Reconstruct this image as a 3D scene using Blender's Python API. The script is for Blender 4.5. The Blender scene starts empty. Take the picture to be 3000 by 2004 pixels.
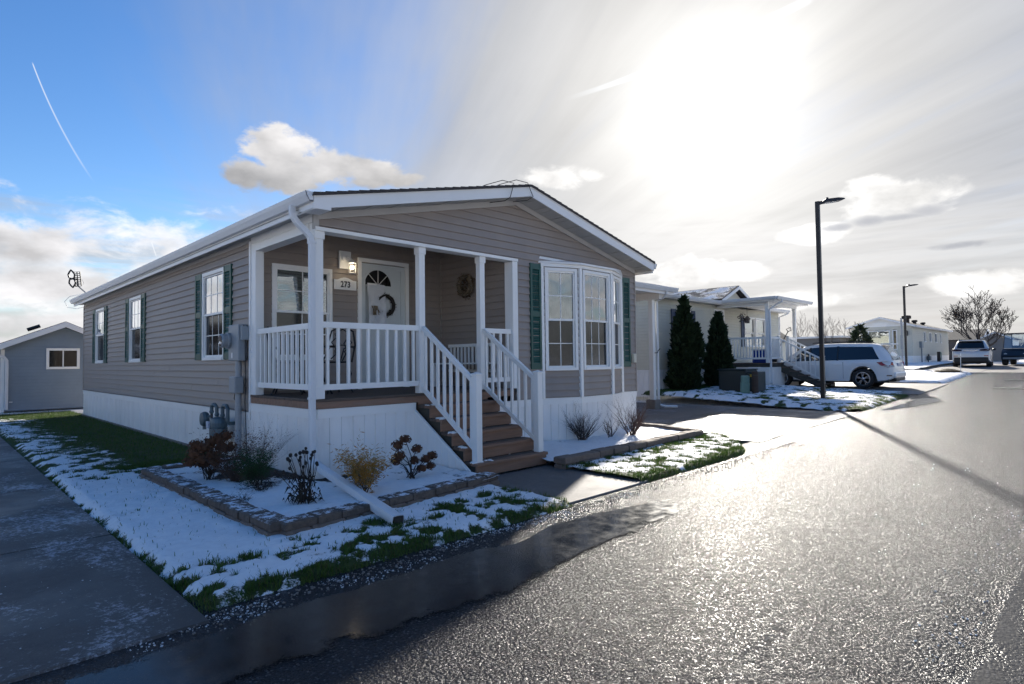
import bpy, math, random
import numpy as np
from mathutils import Vector, Matrix, noise as mnoise

sc = bpy.context.scene
COL = sc.collection
R = math.radians

# ------------------------------------------------------------------ camera
CAM_LOC = np.array([-3.372, -6.728, 1.447])
YAW, PITCH, ROLL, FPX = -0.7874, 0.0321, -0.013, 1720.17        # solved from the house's edges, photo 3000 px wide
_f = np.array([-math.sin(YAW)*math.cos(PITCH), math.cos(YAW)*math.cos(PITCH), math.sin(PITCH)])
_r0 = np.array([math.cos(YAW), math.sin(YAW), 0.0]); _u0 = np.cross(_r0, _f)
_r = math.cos(ROLL)*_r0 + math.sin(ROLL)*_u0
_u = -math.sin(ROLL)*_r0 + math.cos(ROLL)*_u0
cam = bpy.data.cameras.new('camera'); cam_ob = bpy.data.objects.new('camera', cam); COL.objects.link(cam_ob)
cam.sensor_width = 36.0; cam.lens = 36.0*FPX/3000.0; cam.clip_start = 0.05; cam.clip_end = 3000.0
cam_ob.matrix_world = Matrix(((_r[0], _u[0], -_f[0], CAM_LOC[0]), (_r[1], _u[1], -_f[1], CAM_LOC[1]), (_r[2], _u[2], -_f[2], CAM_LOC[2]), (0, 0, 0, 1)))
sc.camera = cam_ob

def ray(a, b):
    d = _f + _r*(a-1500)/FPX + _u*(1002-b)/FPX
    return d/np.linalg.norm(d)
def on_plane(a, b, ax, v):
    d = ray(a, b); t = (v-CAM_LOC[ax])/d[ax]; return CAM_LOC+t*d
def zg(x):                                                        # the lane rises gently to the east
    t = min(max((x-3)/50, 0), 1); return .85*t*t*(3-2*t)
def gpt(a, b, dz=0.0):
    z = 0.0
    for _ in range(40):
        p = on_plane(a, b, 2, z+dz); z = .5*z+.5*zg(p[0])
    return p

# ------------------------------------------------------------------ node helper
class NT:
    def __init__(s, tree): s.t = tree
    def new(s, typ, **kw):
        n = s.t.nodes.new(typ)
        for k, v in kw.items(): setattr(n, k, v)
        return n
    def put(s, sock, v):
        if isinstance(v, V): s.t.links.new(v.s, sock)
        elif isinstance(v, bpy.types.NodeSocket): s.t.links.new(v, sock)
        elif v is not None:
            try: sock.default_value = v
            except Exception: sock.default_value = (v[0], v[1], v[2], 1.0) if hasattr(v, '__len__') else (v, v, v)
    def math(s, op, a, b=None, c=None, clamp=False):
        n = s.new('ShaderNodeMath', operation=op, use_clamp=clamp)
        for i, x in enumerate((a, b, c)):
            if x is not None: s.put(n.inputs[i], x)
        return V(s, n.outputs[0])
    def vmath(s, op, a, b=None, out=0):
        n = s.new('ShaderNodeVectorMath', operation=op); s.put(n.inputs[0], a)
        if b is not None: s.put(n.inputs[1], b)
        return V(s, n.outputs[out])
    def smooth(s, x, lo, hi, a=0.0, b=1.0):
        n = s.new('ShaderNodeMapRange', interpolation_type='SMOOTHSTEP')
        for i, v in zip((0, 1, 2, 3, 4), (x, lo, hi, a, b)): s.put(n.inputs[i], v)
        return V(s, n.outputs[0])
    def lin(s, x, lo, hi, a=0.0, b=1.0):
        n = s.new('ShaderNodeMapRange')
        for i, v in zip((0, 1, 2, 3, 4), (x, lo, hi, a, b)): s.put(n.inputs[i], v)
        return V(s, n.outputs[0])
    def noise(s, vec=None, scale=5, detail=3, rough=.5, dist=0.0, dim='3D', out='Fac'):
        n = s.new('ShaderNodeTexNoise', noise_dimensions=dim)
        if vec is not None: s.put(n.inputs['Vector'], vec)
        for k, v in (('Scale', scale), ('Detail', detail), ('Roughness', rough), ('Distortion', dist)): s.put(n.inputs[k], v)
        return V(s, n.outputs[out])
    def voro(s, vec=None, scale=5, feature='F1', out='Distance', rnd=1.0):
        n = s.new('ShaderNodeTexVoronoi', feature=feature)
        if vec is not None: s.put(n.inputs['Vector'], vec)
        s.put(n.inputs['Scale'], scale); s.put(n.inputs['Randomness'], rnd)
        return V(s, n.outputs[out])
    def mix(s, f, a, b, typ='MIX'):
        n = s.new('ShaderNodeMix', data_type='RGBA', blend_type=typ, clamp_factor=True)
        s.put(n.inputs[0], f); s.put(n.inputs[6], a); s.put(n.inputs[7], b)
        return V(s, n.outputs[2])
    def comb(s, x, y, z):
        n = s.new('ShaderNodeCombineXYZ')
        for i, v in enumerate((x, y, z)): s.put(n.inputs[i], v)
        return V(s, n.outputs[0])
    def sep(s, v):
        n = s.new('ShaderNodeSeparateXYZ'); s.put(n.inputs[0], v)
        return [V(s, o) for o in n.outputs]
    def scalev(s, vec, sv):
        n = s.new('ShaderNodeMapping'); s.put(n.inputs[0], vec); n.inputs['Scale'].default_value = sv
        return V(s, n.outputs[0])
    def pos(s): return V(s, s.new('ShaderNodeNewGeometry').outputs['Position'])
    def attr(s, name, out='Fac'):
        n = s.new('ShaderNodeAttribute'); n.attribute_name = name; return V(s, n.outputs[out])
    def bump(s, h, strength=.3, dist=.01, normal=None):
        n = s.new('ShaderNodeBump'); s.put(n.inputs['Strength'], strength); s.put(n.inputs['Distance'], dist); s.put(n.inputs['Height'], h)
        if normal is not None: s.put(n.inputs['Normal'], normal)
        return V(s, n.outputs[0])
class V:
    def __init__(s, n, sock): s.n, s.s = n, sock
    def __add__(a, b): return a.n.math('ADD', a, b)
    __radd__ = __add__
    def __sub__(a, b): return a.n.math('SUBTRACT', a, b)
    def __rsub__(a, b): return a.n.math('SUBTRACT', b, a)
    def __mul__(a, b): return a.n.math('MULTIPLY', a, b)
    __rmul__ = __mul__
    def __truediv__(a, b): return a.n.math('DIVIDE', a, b)
    def __rtruediv__(a, b): return a.n.math('DIVIDE', b, a)
    def __neg__(a): return a.n.math('MULTIPLY', a, -1.0)
    def clamp(a): return a.n.math('ADD', a, 0.0, clamp=True)
    def max(a, b): return a.n.math('MAXIMUM', a, b)
    def min(a, b): return a.n.math('MINIMUM', a, b)
    def pow(a, b): return a.n.math('POWER', a, b)
    def abs(a): return a.n.math('ABSOLUTE', a)

# ------------------------------------------------------------------ sky, sun, exposure
SUN_AZ, SUN_EL = 64.72, 22.03                                    # from +Y towards +X, above the horizon
sund = Vector((math.sin(R(SUN_AZ))*math.cos(R(SUN_EL)), math.cos(R(SUN_AZ))*math.cos(R(SUN_EL)), math.sin(R(SUN_EL))))
world = bpy.data.worlds.new('World'); sc.world = world; world.use_nodes = True
def build_sky():
    nt = NT(world.node_tree); world.node_tree.nodes.clear()
    sky = nt.new('ShaderNodeTexSky', sky_type='NISHITA', sun_disc=False)
    sky.sun_elevation = R(SUN_EL); sky.sun_rotation = R(SUN_AZ); sky.altitude = 200; sky.air_density = 1.0; sky.dust_density = .25; sky.ozone_density = 2.5
    d = V(nt, nt.new('ShaderNodeTexCoord').outputs['Generated'])
    d = nt.vmath('NORMALIZE', d)
    x, y, z = nt.sep(d)
    D2 = 180/math.pi
    az = nt.math('ARCTAN2', x, y)*D2
    el = nt.math('ARCSINE', z.max(-.999).min(.999))*D2
    ang = nt.math('ARCCOSINE', nt.vmath('DOT_PRODUCT', d, tuple(sund), out=1).min(.99999))*D2
    hs = nt.new('ShaderNodeHueSaturation'); nt.put(hs.inputs['Color'], sky.outputs[0]); hs.inputs['Saturation'].default_value = 1.25; hs.inputs['Value'].default_value = .40; hs.inputs['Hue'].default_value = .508
    blue = V(nt, hs.outputs[0])
    # high cloud layer, streaks running along one wind direction
    zz = z.max(.02)+.10
    px, py = x/zz, y/zz
    al = px*.47+py*.88; ac = px*.88-py*.47
    st1 = nt.noise(nt.comb(al*.22, ac*1.3, 0.0), scale=1.0, detail=6, rough=.6, dist=.5)
    st2 = nt.noise(nt.comb(al*.5, ac*4.5, 3.0), scale=1.0, detail=5, rough=.6, dist=.3)
    soft = nt.noise(nt.comb(px, py, 7.0), scale=.9, detail=5, rough=.55)
    near = nt.smooth(ang, 60, 16)
    dens = near*1.05+(st1-.5)*1.5*nt.smooth(ang, 85, 30)+(st2-.5)*.35*near+(soft-.55)*.5
    veil = nt.smooth(dens, .12, 1.0)
    low = nt.smooth(el, 22, 3)
    # banded cloud near the horizon
    band = nt.noise(nt.comb(az*.06, el*.55, 1.0), scale=1.0, detail=5, rough=.55, dist=.4)
    bandm = nt.smooth(band+low*.35+near*.18, .62, .92)*nt.smooth(el, 17, 8)
    glow = nt.math('EXPONENT', (ang/6.8).pow(1.35)*-1.0)
    glow2 = nt.math('EXPONENT', (ang/30.0).pow(1.3)*-1.0)
    lum = glow*2.1+glow2*.82+.98
    tex = nt.lin(st2*.55+soft*.45, .3, .7, .84, 1.12)
    veilc = nt.mix(nt.smooth(ang, 9, 32), (1.0, .985, .96, 1), (.84, .90, 1.04, 1))
    veilc = nt.mix(nt.smooth(el, 9, 1)*nt.smooth(ang, 75, 20), veilc, (1.0, .93, .84, 1))
    veilc = nt.vmath('SCALE', veilc, None); veilc.s.node.inputs['Scale'].default_value = 1.0
    nt.t.links.new((lum*tex).s, veilc.s.node.inputs['Scale'])
    blue = nt.mix(nt.smooth(el, 7, 0)*.8, blue, (1.3, 1.45, 1.75, 1))
    base = nt.mix(veil, blue, veilc)
    # cumulus: fixed heaps given by direction, ragged by noise
    an = nt.noise(nt.comb(az*.055, el*.10, 0.0), scale=4.2, detail=8, rough=.60, dist=.35)
    an2 = nt.noise(nt.comb(az*.055+.4, el*.10-.35, 2.0), scale=3.2, detail=5, rough=.55)
    def blob(a0, e0, w, h): return 1.0-((az-a0)/w).pow(2)-((el-e0)/h).pow(2)
    def heap(bl, lo, hi, amp): 
        m = bl[0]
        for b in bl[1:]: m = m.max(b)
        return nt.smooth(m.max(-1.2)+(an-.5)*amp, lo, hi)
    c1 = heap([blob(23.5, 19.0, 3.6, 2.3), blob(27.5, 17.8, 4.6, 1.8), blob(31.5, 17.6, 4.2, 1.3), blob(24, 16.6, 5.2, 1.6), blob(20.5, 16.6, 2.6, 1.6), blob(34.5, 17.3, 3.0, .9)], .0, .65, 3.2)
    c2 = heap([blob(5, 9.3, 7.5, 1.4), blob(-6, 9.8, 8, 1.6), blob(6, 6.2, 9.5, 1.2), blob(14, 5.6, 6, 1.1), blob(-12, 6.0, 9, 1.6), blob(3, 3.3, 14, 1.0), blob(-4, 1.6, 22, .9)], -.05, .85, 2.2)
    c3 = heap([blob(61.5, 8.2, 4.2, 1.5), blob(66.5, 7.6, 3.2, 1.1), blob(79, 12.6, 4.8, 1.7), blob(72.5, 10.6, 3.0, 1.0), blob(50, 17.5, 4.5, 1.2), blob(70, 5.0, 6.0, 1.0), blob(84, 5.5, 6.0, 1.1), blob(77, 13.6, 3.0, 1.2)], .0, .8, 3.2)
    dk = heap([blob(77, 11.15, 1.5, .55), blob(80.6, 11.5, 1.7, .6), blob(78.8, 11.2, 2.8, .35), blob(74.2, 10.9, 1.4, .40), blob(82.6, 8.45, 2.1, .33)], .0, 1.3, 3.2)
    shade = nt.lin(an2, .3, .72, 1.15, .62)
    top = nt.lin(el, 15.6, 20.5, .72, 1.12)
    cl = (glow*1.8+glow2*.8+1.8)
    def tinted(lumi, colr):
        n = nt.new('ShaderNodeVectorMath', operation='SCALE'); n.inputs[0].default_value = colr; nt.t.links.new(lumi.s, n.inputs['Scale']); return V(nt, n.outputs[0])
    base = nt.mix(bandm*.75, base, tinted((glow*1.7+glow2*.74+1.12)*nt.lin(band, .45, .8, 1.25, .72), (.99, .975, .96)))
    cg = nt.smooth((1.0-((el-7.0)/7.0).pow(2)).max(-1.0)+(an-.5)*3.4, .30, 1.2)*nt.smooth(ang, 34, 50)
    base = nt.mix(cg*.85, base, tinted((glow2*.5+2.45)*shade, (.97, .96, .975)))
    base = nt.mix(c1*.95, base, tinted(cl*shade*top*.9, (1.0, .97, .95)))
    base = nt.mix(c2*.92, base, tinted((glow2*.8+2.1)*shade, (.97, .955, .97)))
    base = nt.mix(c3*.9, base, tinted(cl*shade*1.18, (1.0, .985, .965)))
    base = nt.mix(dk*.75, base, tinted(cl*.46, (.92, .95, 1.06)))
    # contrails
    def trail(a0, e0, a1, e1, w0, w1, bow=0.0):
        L2 = (a1-a0)**2+(e1-e0)**2
        t = ((az-a0)*(a1-a0)+(el-e0)*(e1-e0))/L2
        dist = ((az-a0)*(e1-e0)-(el-e0)*(a1-a0))/math.sqrt(L2)+(t*(1.0-t))*bow
        wd = t*(w1-w0)+w0
        return (1.0-nt.smooth(dist.abs()/wd, .35, 1.0))*nt.smooth(t, 0.0, .03)*nt.smooth(t, 1.0, .75)
    tr = (trail(5.6, 22.2, 9.7, 14.2, .055, .10, -1.1)*.6*nt.lin(el, 14.4, 21.5, .3, 1.0)).max(trail(13.5, 10.2, 13.9, 8.9, .07, .05)*.55).max(trail(73.2, 28.9, 50, 24.0, .45, .25)*.5)
    base = nt.mix(tr, base, tinted(glow*2.5+2.3, (.95, .98, 1.02)))
    bg = nt.new('ShaderNodeBackground'); nt.put(bg.inputs['Color'], base); bg.inputs['Strength'].default_value = 0.10
    out = nt.new('ShaderNodeOutputWorld'); nt.t.links.new(bg.outputs[0], out.inputs[0])
build_sky()
world.cycles.sampling_method = 'MANUAL'; world.cycles.sample_map_resolution = 1024

sun = bpy.data.lights.new('sun', 'SUN'); sun.energy = 2.0; sun.angle = R(1.4); sun.color = (1.0, .94, .84)
sun_ob = bpy.data.objects.new('sun', sun); COL.objects.link(sun_ob)
sun_ob.rotation_euler = (-sund).to_track_quat('-Z', 'Y').to_euler(); sun_ob.location = (20, 12, 30)

vs = sc.view_settings
vs.view_transform = 'Standard'; vs.look = 'None'; vs.gamma = 1.0; vs.exposure = 2.2; vs.use_curve_mapping = False
sc.cycles.max_bounces = 8; sc.cycles.diffuse_bounces = 4; sc.cycles.glossy_bounces = 4; sc.cycles.transparent_max_bounces = 12
sc.cycles.sample_clamp_indirect = 4.0; sc.cycles.caustics_reflective = False; sc.cycles.caustics_refractive = False
sc.cycles.use_denoising = True; sc.cycles.use_adaptive_sampling = True; sc.cycles.adaptive_threshold = .02
# ------------------------------------------------------------------ mesh helpers
ORG = {}                                                         # object name -> origin its mesh data is measured from
def tag(o, label=None, cat=None, group=None, kind=None):
    if label: o['label'] = label
    if cat: o['category'] = cat
    if group: o['group'] = group
    if kind: o['kind'] = kind
    return o
def empty(name, loc, label=None, cat=None, group=None, rz=0.0, local=False):
    o = bpy.data.objects.new(name, None); COL.objects.link(o); o.location = loc; o.rotation_euler = (0, 0, rz); o.empty_display_size = .2
    ORG[o.name] = Vector((0, 0, 0)) if local else Vector(loc)
    return tag(o, label, cat, group)
class MB:
    def __init__(s): s.v = []; s.f = []
    def add(s, vs, fs):
        n = len(s.v); s.v += [tuple(map(float, v)) for v in vs]; s.f += [tuple(i+n for i in f) for f in fs]; return s
    def box(s, x0, x1, y0, y1, z0, z1):
        return s.add([(x0, y0, z0), (x1, y0, z0), (x1, y1, z0), (x0, y1, z0), (x0, y0, z1), (x1, y0, z1), (x1, y1, z1), (x0, y1, z1)],
                     [(0, 3, 2, 1), (4, 5, 6, 7), (0, 1, 5, 4), (1, 2, 6, 5), (2, 3, 7, 6), (3, 0, 4, 7)])
    def bbox(s, x0, x1, y0, y1, z0, z1, b=.006):                  # box with bevelled vertical edges and top
        def ring(i, z): return [(x0+i, y0+b, z), (x0+b, y0+i, z), (x1-b, y0+i, z), (x1-i, y0+b, z), (x1-i, y1-b, z), (x1-b, y1-i, z), (x0+b, y1-i, z), (x0+i, y1-b, z)]
        vs = ring(b*.6, z0)+ring(0, z0+b)+ring(0, z1-b)+ring(b*.6, z1)
        fs = [tuple(range(7, -1, -1)), tuple(range(24, 32))]
        for k in range(3):
            for i in range(8): fs.append((k*8+i, k*8+(i+1) % 8, k*8+8+(i+1) % 8, k*8+8+i))
        return s.add(vs, fs)
    def prism(s, poly, n, back=0.0, front=1.0):                   # planar polygon swept along vector n
        n = Vector(n); k = len(poly); P = [Vector(p) for p in poly]
        vs = [p+n*back for p in P]+[p+n*front for p in P]
        fs = [tuple(range(k-1, -1, -1)), tuple(range(k, 2*k))]+[(i, (i+1) % k, k+(i+1) % k, k+i) for i in range(k)]
        return s.add(vs, fs)
    def bar(s, p, q, w, h, up=(0, 0, 1)):                         # rectangular bar from p to q
        p, q = Vector(p), Vector(q); d = (q-p).normalized(); u = Vector(up)
        sd = d.cross(u)
        if sd.length < 1e-4: sd = d.cross(Vector((0, 1, 0)))
        sd.normalize(); u = sd.cross(d)
        vs = [c+sd*a*w/2+u*b*h/2 for c in (p, q) for a, b in ((-1, -1), (1, -1), (1, 1), (-1, 1))]
        return s.add(vs, [(3, 2, 1, 0), (4, 5, 6, 7), (0, 1, 5, 4), (1, 2, 6, 5), (2, 3, 7, 6), (3, 0, 4, 7)])
    def tube(s, pts, r, n=6, cap=True):
        P = [Vector(p) for p in pts]; rs = r if hasattr(r, '__len__') else [r]*len(P)
        b0 = len(s.v); prev = None; vs = []
        for i, p in enumerate(P):
            d = (P[min(i+1, len(P)-1)]-P[max(i-1, 0)])
            d = d.normalized() if d.length > 1e-9 else Vector((0, 0, 1))
            if prev is None:
                a = d.cross(Vector((0, 0, 1)))
                if a.length < .05: a = d.cross(Vector((1, 0, 0)))
            else: a = prev-d*prev.dot(d)
            a.normalize(); prev = a; b = d.cross(a)
            vs += [p+(a*math.cos(2*math.pi*k/n)+b*math.sin(2*math.pi*k/n))*rs[i] for k in range(n)]
        fs = [(i*n+k, i*n+(k+1) % n, (i+1)*n+(k+1) % n, (i+1)*n+k) for i in range(len(P)-1) for k in range(n)]
        if cap: fs += [tuple(range(n-1, -1, -1)), tuple(range((len(P)-1)*n, len(P)*n))]
        return s.add(vs, fs)
    def lathe(s, prof, c=(0, 0, 0), n=16, axis='z'):
        vs = []; m = len(prof)
        for r, h in prof:
            for k in range(n):
                a = 2*math.pi*k/n; x, y = r*math.cos(a), r*math.sin(a)
                p = {'z': (x, y, h), 'y': (x, h, y), 'x': (h, x, y)}[axis]
                vs.append((c[0]+p[0], c[1]+p[1], c[2]+p[2]))
        fs = [(i*n+k, i*n+(k+1) % n, (i+1)*n+(k+1) % n, (i+1)*n+k) for i in range(m-1) for k in range(n)]
        fs += [tuple(range(n-1, -1, -1)), tuple(range((m-1)*n, m*n))]
        return s.add(vs, fs)
    def ball(s, c, r, n=6, m=4, sz=1.0, jit=0.0, rng=random):
        vs = []; 
        for i in range(1, m):
            t = math.pi*i/m
            for k in range(n):
                a = 2*math.pi*k/n; q = r*(1+jit*(rng.random()-.5))
                vs.append((c[0]+q*math.sin(t)*math.cos(a), c[1]+q*math.sin(t)*math.sin(a), c[2]+q*math.cos(t)*sz))
        t0 = len(vs); vs += [(c[0], c[1], c[2]+r*sz), (c[0], c[1], c[2]-r*sz)]
        fs = [(i*n+k, (i+1)*n+k, (i+1)*n+(k+1) % n, i*n+(k+1) % n) for i in range(m-2) for k in range(n)]
        fs += [(t0, k, (k+1) % n) for k in range(n)]+[(t0+1, (m-2)*n+(k+1) % n, (m-2)*n+k) for k in range(n)]
        return s.add(vs, fs)
    def xf(s, M, i0=0):
        for i in range(i0, len(s.v)): s.v[i] = tuple(M @ Vector(s.v[i]))
        return s
    def build(s, name, mat, parent=None, smooth=False, fix=True):
        me = bpy.data.meshes.new(name)
        og = ORG.get(parent.name, Vector((0, 0, 0))) if parent else Vector((0, 0, 0))
        me.from_pydata([(a-og[0], b-og[1], c-og[2]) for a, b, c in s.v], [], s.f)
        if fix:
            import bmesh
            bm = bmesh.new(); bm.from_mesh(me); bmesh.ops.recalc_face_normals(bm, faces=bm.faces); bm.to_mesh(me); bm.free()
        if smooth: me.polygons.foreach_set('use_smooth', [True]*len(me.polygons))
        me.materials.append(mat)
        o = bpy.data.objects.new(name, me); COL.objects.link(o)
        if parent: o.parent = parent; ORG[o.name] = og
        return o
def np_mesh(name, V_, F, mat, parent=None, smooth=False, attrs=None, tri=False):
    """large mesh from numpy arrays; F is (n,3) or (n,4)"""
    me = bpy.data.meshes.new(name); V_ = np.asarray(V_, np.float32); F = np.asarray(F, np.int32); k = F.shape[1]
    me.vertices.add(len(V_)); me.vertices.foreach_set('co', V_.ravel())
    me.loops.add(F.size); me.loops.foreach_set('vertex_index', F.ravel())
    me.polygons.add(len(F)); me.polygons.foreach_set('loop_start', np.arange(0, F.size, k, dtype=np.int32))
    if smooth: me.polygons.foreach_set('use_smooth', np.ones(len(F), bool))
    me.update(calc_edges=True)
    for nm, a in (attrs or {}).items():
        at = me.attributes.new(nm, 'FLOAT', 'POINT'); at.data.foreach_set('value', np.asarray(a, np.float32))
    me.validate(); me.materials.append(mat)
    o = bpy.data.objects.new(name, me); COL.objects.link(o)
    if parent: o.parent = parent; ORG[o.name] = ORG.get(parent.name, Vector((0, 0, 0)))
    return o
def vnoise(x, y, seed=0):                                        # vectorised value noise
    x = np.asarray(x, float); y = np.asarray(y, float)
    xi = np.floor(x).astype(np.int64); yi = np.floor(y).astype(np.int64); fx = x-xi; fy = y-yi
    def h(a, b):
        n = (a*374761393+b*668265263+seed*974711) & 0xffffffff
        n = ((n ^ (n >> 13))*1274126177) & 0xffffffff
        return ((n ^ (n >> 16)) & 0xffff)/65535.0
    u = fx*fx*(3-2*fx); v = fy*fy*(3-2*fy)
    return (h(xi, yi)*(1-u)+h(xi+1, yi)*u)*(1-v)+(h(xi, yi+1)*(1-u)+h(xi+1, yi+1)*u)*v
def fbm(x, y, oct=4, seed=0, gain=.5):
    t = 0; a = 1; n = 0
    for i in range(oct): t = t+a*vnoise(x*2**i, y*2**i, seed+i*17); n += a; a *= gain
    return t/n
def sstep(a, b, x): t = np.clip((x-a)/(b-a), 0, 1); return t*t*(3-2*t)
def copy_tree(o, parent=None, first=True):
    c = o.copy(); COL.objects.link(c); c.parent = parent; ORG[c.name] = ORG.get(o.name, Vector((0, 0, 0)))
    for ch in o.children: copy_tree(ch, c, False)
    return c

# ------------------------------------------------------------------ materials
MATS = {}
def new_mat(name):
    m = bpy.data.materials.new(name); m.use_nodes = True; m.node_tree.nodes.clear(); MATS[name] = m
    nt = NT(m.node_tree); out = nt.new('ShaderNodeOutputMaterial'); p = nt.new('ShaderNodeBsdfPrincipled'); nt.t.links.new(p.outputs[0], out.inputs[0])
    return m, nt, p, out
def mat(name, c, rough=.5, var=.08, vscale=6.0, bump=0.0, bscale=60.0, metal=0.0, spec=.5, dirt=0.0, stretch=None, coat=0.0, rvar=.08, dirtc=(.10, .085, .07)):
    m, nt, p, out = new_mat(name)
    tc = V(nt, nt.new('ShaderNodeTexCoord').outputs['Object'])
    if stretch: tc = nt.scalev(tc, stretch)
    n1 = nt.noise(tc, scale=vscale, detail=5, rough=.6)
    a = tuple(max(0, x*(1-var)) for x in c)+(1,); b = tuple(min(1, x*(1+var)) for x in c)+(1,)
    col = nt.mix(nt.lin(n1, .3, .7), a, b)
    if dirt > 0:
        n2 = nt.noise(tc, scale=vscale*.35, detail=7, rough=.7)
        col = nt.mix(nt.smooth(n2, .52, .78)*dirt, col, dirtc+(1,))
    nt.put(p.inputs['Base Color'], col); p.inputs['Metallic'].default_value = metal; p.inputs['Specular IOR Level'].default_value = spec
    nt.put(p.inputs['Roughness'], nt.lin(n1, .25, .75, max(.02, rough-rvar), min(1, rough+rvar)))
    p.inputs['Coat Weight'].default_value = coat; p.inputs['Coat Roughness'].default_value = .06
    if bump > 0: nt.put(p.inputs['Normal'], nt.bump(nt.noise(tc, scale=bscale, detail=4, rough=.6), bump, .004))
    return m
VINYL = (.30, .255, .225)
mat('siding', VINYL, .5, .06, 3.0, .12, 90, stretch=(1, 1, .25), dirt=.10)
mat('siding_trim', (.33, .295, .265), .5, .05)
mat('white_vinyl', (.85, .84, .81), .38, .03, 2.0, .05, 60, dirt=.07)
mat('white_skirt', (.85, .83, .80), .45, .05, 3.5, .06, 50, dirt=.30, stretch=(1, 1, .3), dirtc=(.30, .27, .24))
mat('fascia_white', (.80, .79, .77), .4, .04, 1.5, .04, 40, dirt=.10)
mat('soffit', (.46, .45, .43), .55, .05, 3)
mat('frieze', (.44, .42, .40), .5, .04, 3)
mat('gutter_white', (.70, .71, .72), .42, .05, 2, .03, 30, dirt=.15)
mat('shutter_green', (.012, .075, .058), .42, .12, 5)
mat('shutter_blue', (.035, .05, .095), .45, .12, 5)
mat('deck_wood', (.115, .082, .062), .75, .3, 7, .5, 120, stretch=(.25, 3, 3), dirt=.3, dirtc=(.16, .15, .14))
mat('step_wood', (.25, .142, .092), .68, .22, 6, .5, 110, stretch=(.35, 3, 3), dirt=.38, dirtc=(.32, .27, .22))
mat('stringer_wood', (.055, .050, .040), .8, .3, 6, .4, 90, dirt=.3)
mat('shingle', (.052, .046, .044), .9, .35, 18, .6, 150)
mat('door_white', (.62, .66, .66), .4, .04, 3)
mat('cream_siding', (.60, .575, .475), .5, .05, 3, .1, 90, dirt=.12)
mat('cream_siding_far', (.58, .55, .46), .5, .05, 3, dirt=.12)
mat('blue_siding', (.205, .255, .31), .5, .06, 3, .1, 80, dirt=.12)
mat('grey_render', (.21, .20, .19), .8, .1, 3, dirt=.2)
mat('dark_board', (.09, .08, .075), .8, .2, 3)
mat('black_iron', (.012, .012, .013), .45, .2, 20, .1, 80)
mat('black_plastic', (.014, .014, .016), .5, .2, 8)
mat('rubber', (.016, .016, .017), .75, .2, 14, .2, 60)
mat('meter_grey', (.27, .295, .315), .42, .07, 6, dirt=.12)
mat('pipe_grey', (.30, .32, .34), .4, .06, 6, dirt=.15)
mat('gas_blue', (.075, .115, .135), .42, .15, 12, .1, 60, dirt=.2)
mat('iron_pipe', (.045, .045, .048), .5, .25, 14, .2, 60)
mat('box_green', (.010, .024, .026), .5, .15, 5)
mat('pedestal_green', (.15, .26, .215), .55, .12, 6, dirt=.25)
mat('rusty_brown', (.045, .031, .024), .8, .3, 9, .3, 60)
mat('lamp_bronze', (.018, .014, .012), .42, .2, 8)
mat('block', (.175, .130, .102), .85, .2, 14, .9, 45, dirt=.35, dirtc=(.12, .10, .09))
mat('concrete_base', (.20, .18, .16), .85, .2, 6, .6, 60, dirt=.4)
mat('white_metal', (.74, .75, .76), .4, .04, 4)
mat('chrome', (.55, .55, .57), .22, .05, 5, metal=1.0)
mat('silver_alloy', (.50, .50, .52), .3, .06, 6, metal=.85)
mat('tail_red', (.30, .008, .012), .12, .1, 6, coat=.6)
mat('tail_dark', (.05, .008, .012), .15, .1, 6, coat=.6)
mat('lens_clear', (.5, .5, .5), .15, .1, 6, coat=.5)
mat('car_black', (.010, .010, .011), .5, .15, 8)
mat('cart_dark', (.012, .017, .026), .35, .15, 6, coat=.5)
mat('plate', (.45, .5, .6), .4, .1, 6)
mat('paper', (.58, .60, .63), .35, .05, 9, .4, 25)
mat('wreath_dark', (.022, .018, .014), .8, .4, 30)
mat('wreath_dry', (.15, .115, .075), .75, .4, 30)
mat('bin_blue', (.010, .045, .30), .45, .1, 6)
mat('bark', (.052, .042, .036), .9, .3, 14, .6, 60)
mat('bark_pale', (.13, .105, .088), .9, .25, 14, .4, 60)
mat('twig_red', (.105, .062, .052), .85, .3, 14)
mat('twig_brown', (.075, .055, .045), .85, .3, 14)
mat('dry_stem', (.035, .026, .02), .9, .3, 14)
mat('brick_red', (.20, .085, .06), .85, .2, 8)
mat('curtain', (.34, .33, .31), .8, .12, 12, stretch=(1, 1, .1))
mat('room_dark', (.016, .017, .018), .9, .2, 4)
mat('blind', (.48, .48, .46), .6, .08, 6)
def leafmat(name, c1, c2, rough=.65, trans=.25):
    m, nt, p, out = new_mat(name)
    n = nt.noise(nt.pos(), scale=9, detail=4, rough=.7); n2 = V(nt, nt.new('ShaderNodeObjectInfo').outputs['Random'])
    col = nt.mix(nt.lin(n, .32, .68), c1+(1,), c2+(1,))
    nt.put(p.inputs['Base Color'], col); p.inputs['Roughness'].default_value = rough; p.inputs['Specular IOR Level'].default_value = .3
    tr = nt.new('ShaderNodeBsdfTranslucent'); nt.put(tr.inputs['Color'], col)
    mx = nt.new('ShaderNodeMixShader'); mx.inputs[0].default_value = trans
    nt.t.links.new(p.outputs[0], mx.inputs[1]); nt.t.links.new(tr.outputs[0], mx.inputs[2]); nt.t.links.new(mx.outputs[0], out.inputs[0])
    return m
leafmat('grass', (.038, .10, .015), (.11, .165, .034), .6, .35)
leafmat('grass_dry', (.10, .095, .04), (.17, .14, .07), .7, .3)
leafmat('cedar', (.010, .024, .009), (.030, .050, .018), .7, .15)
leafmat('spruce', (.020, .034, .018), (.055, .070, .034), .7, .15)
leafmat('orange_leaf', (.40, .165, .025), (.48, .28, .06), .6, .35)
leafmat('yellow_leaf', (.34, .24, .06), (.28, .25, .10), .6, .35)
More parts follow.
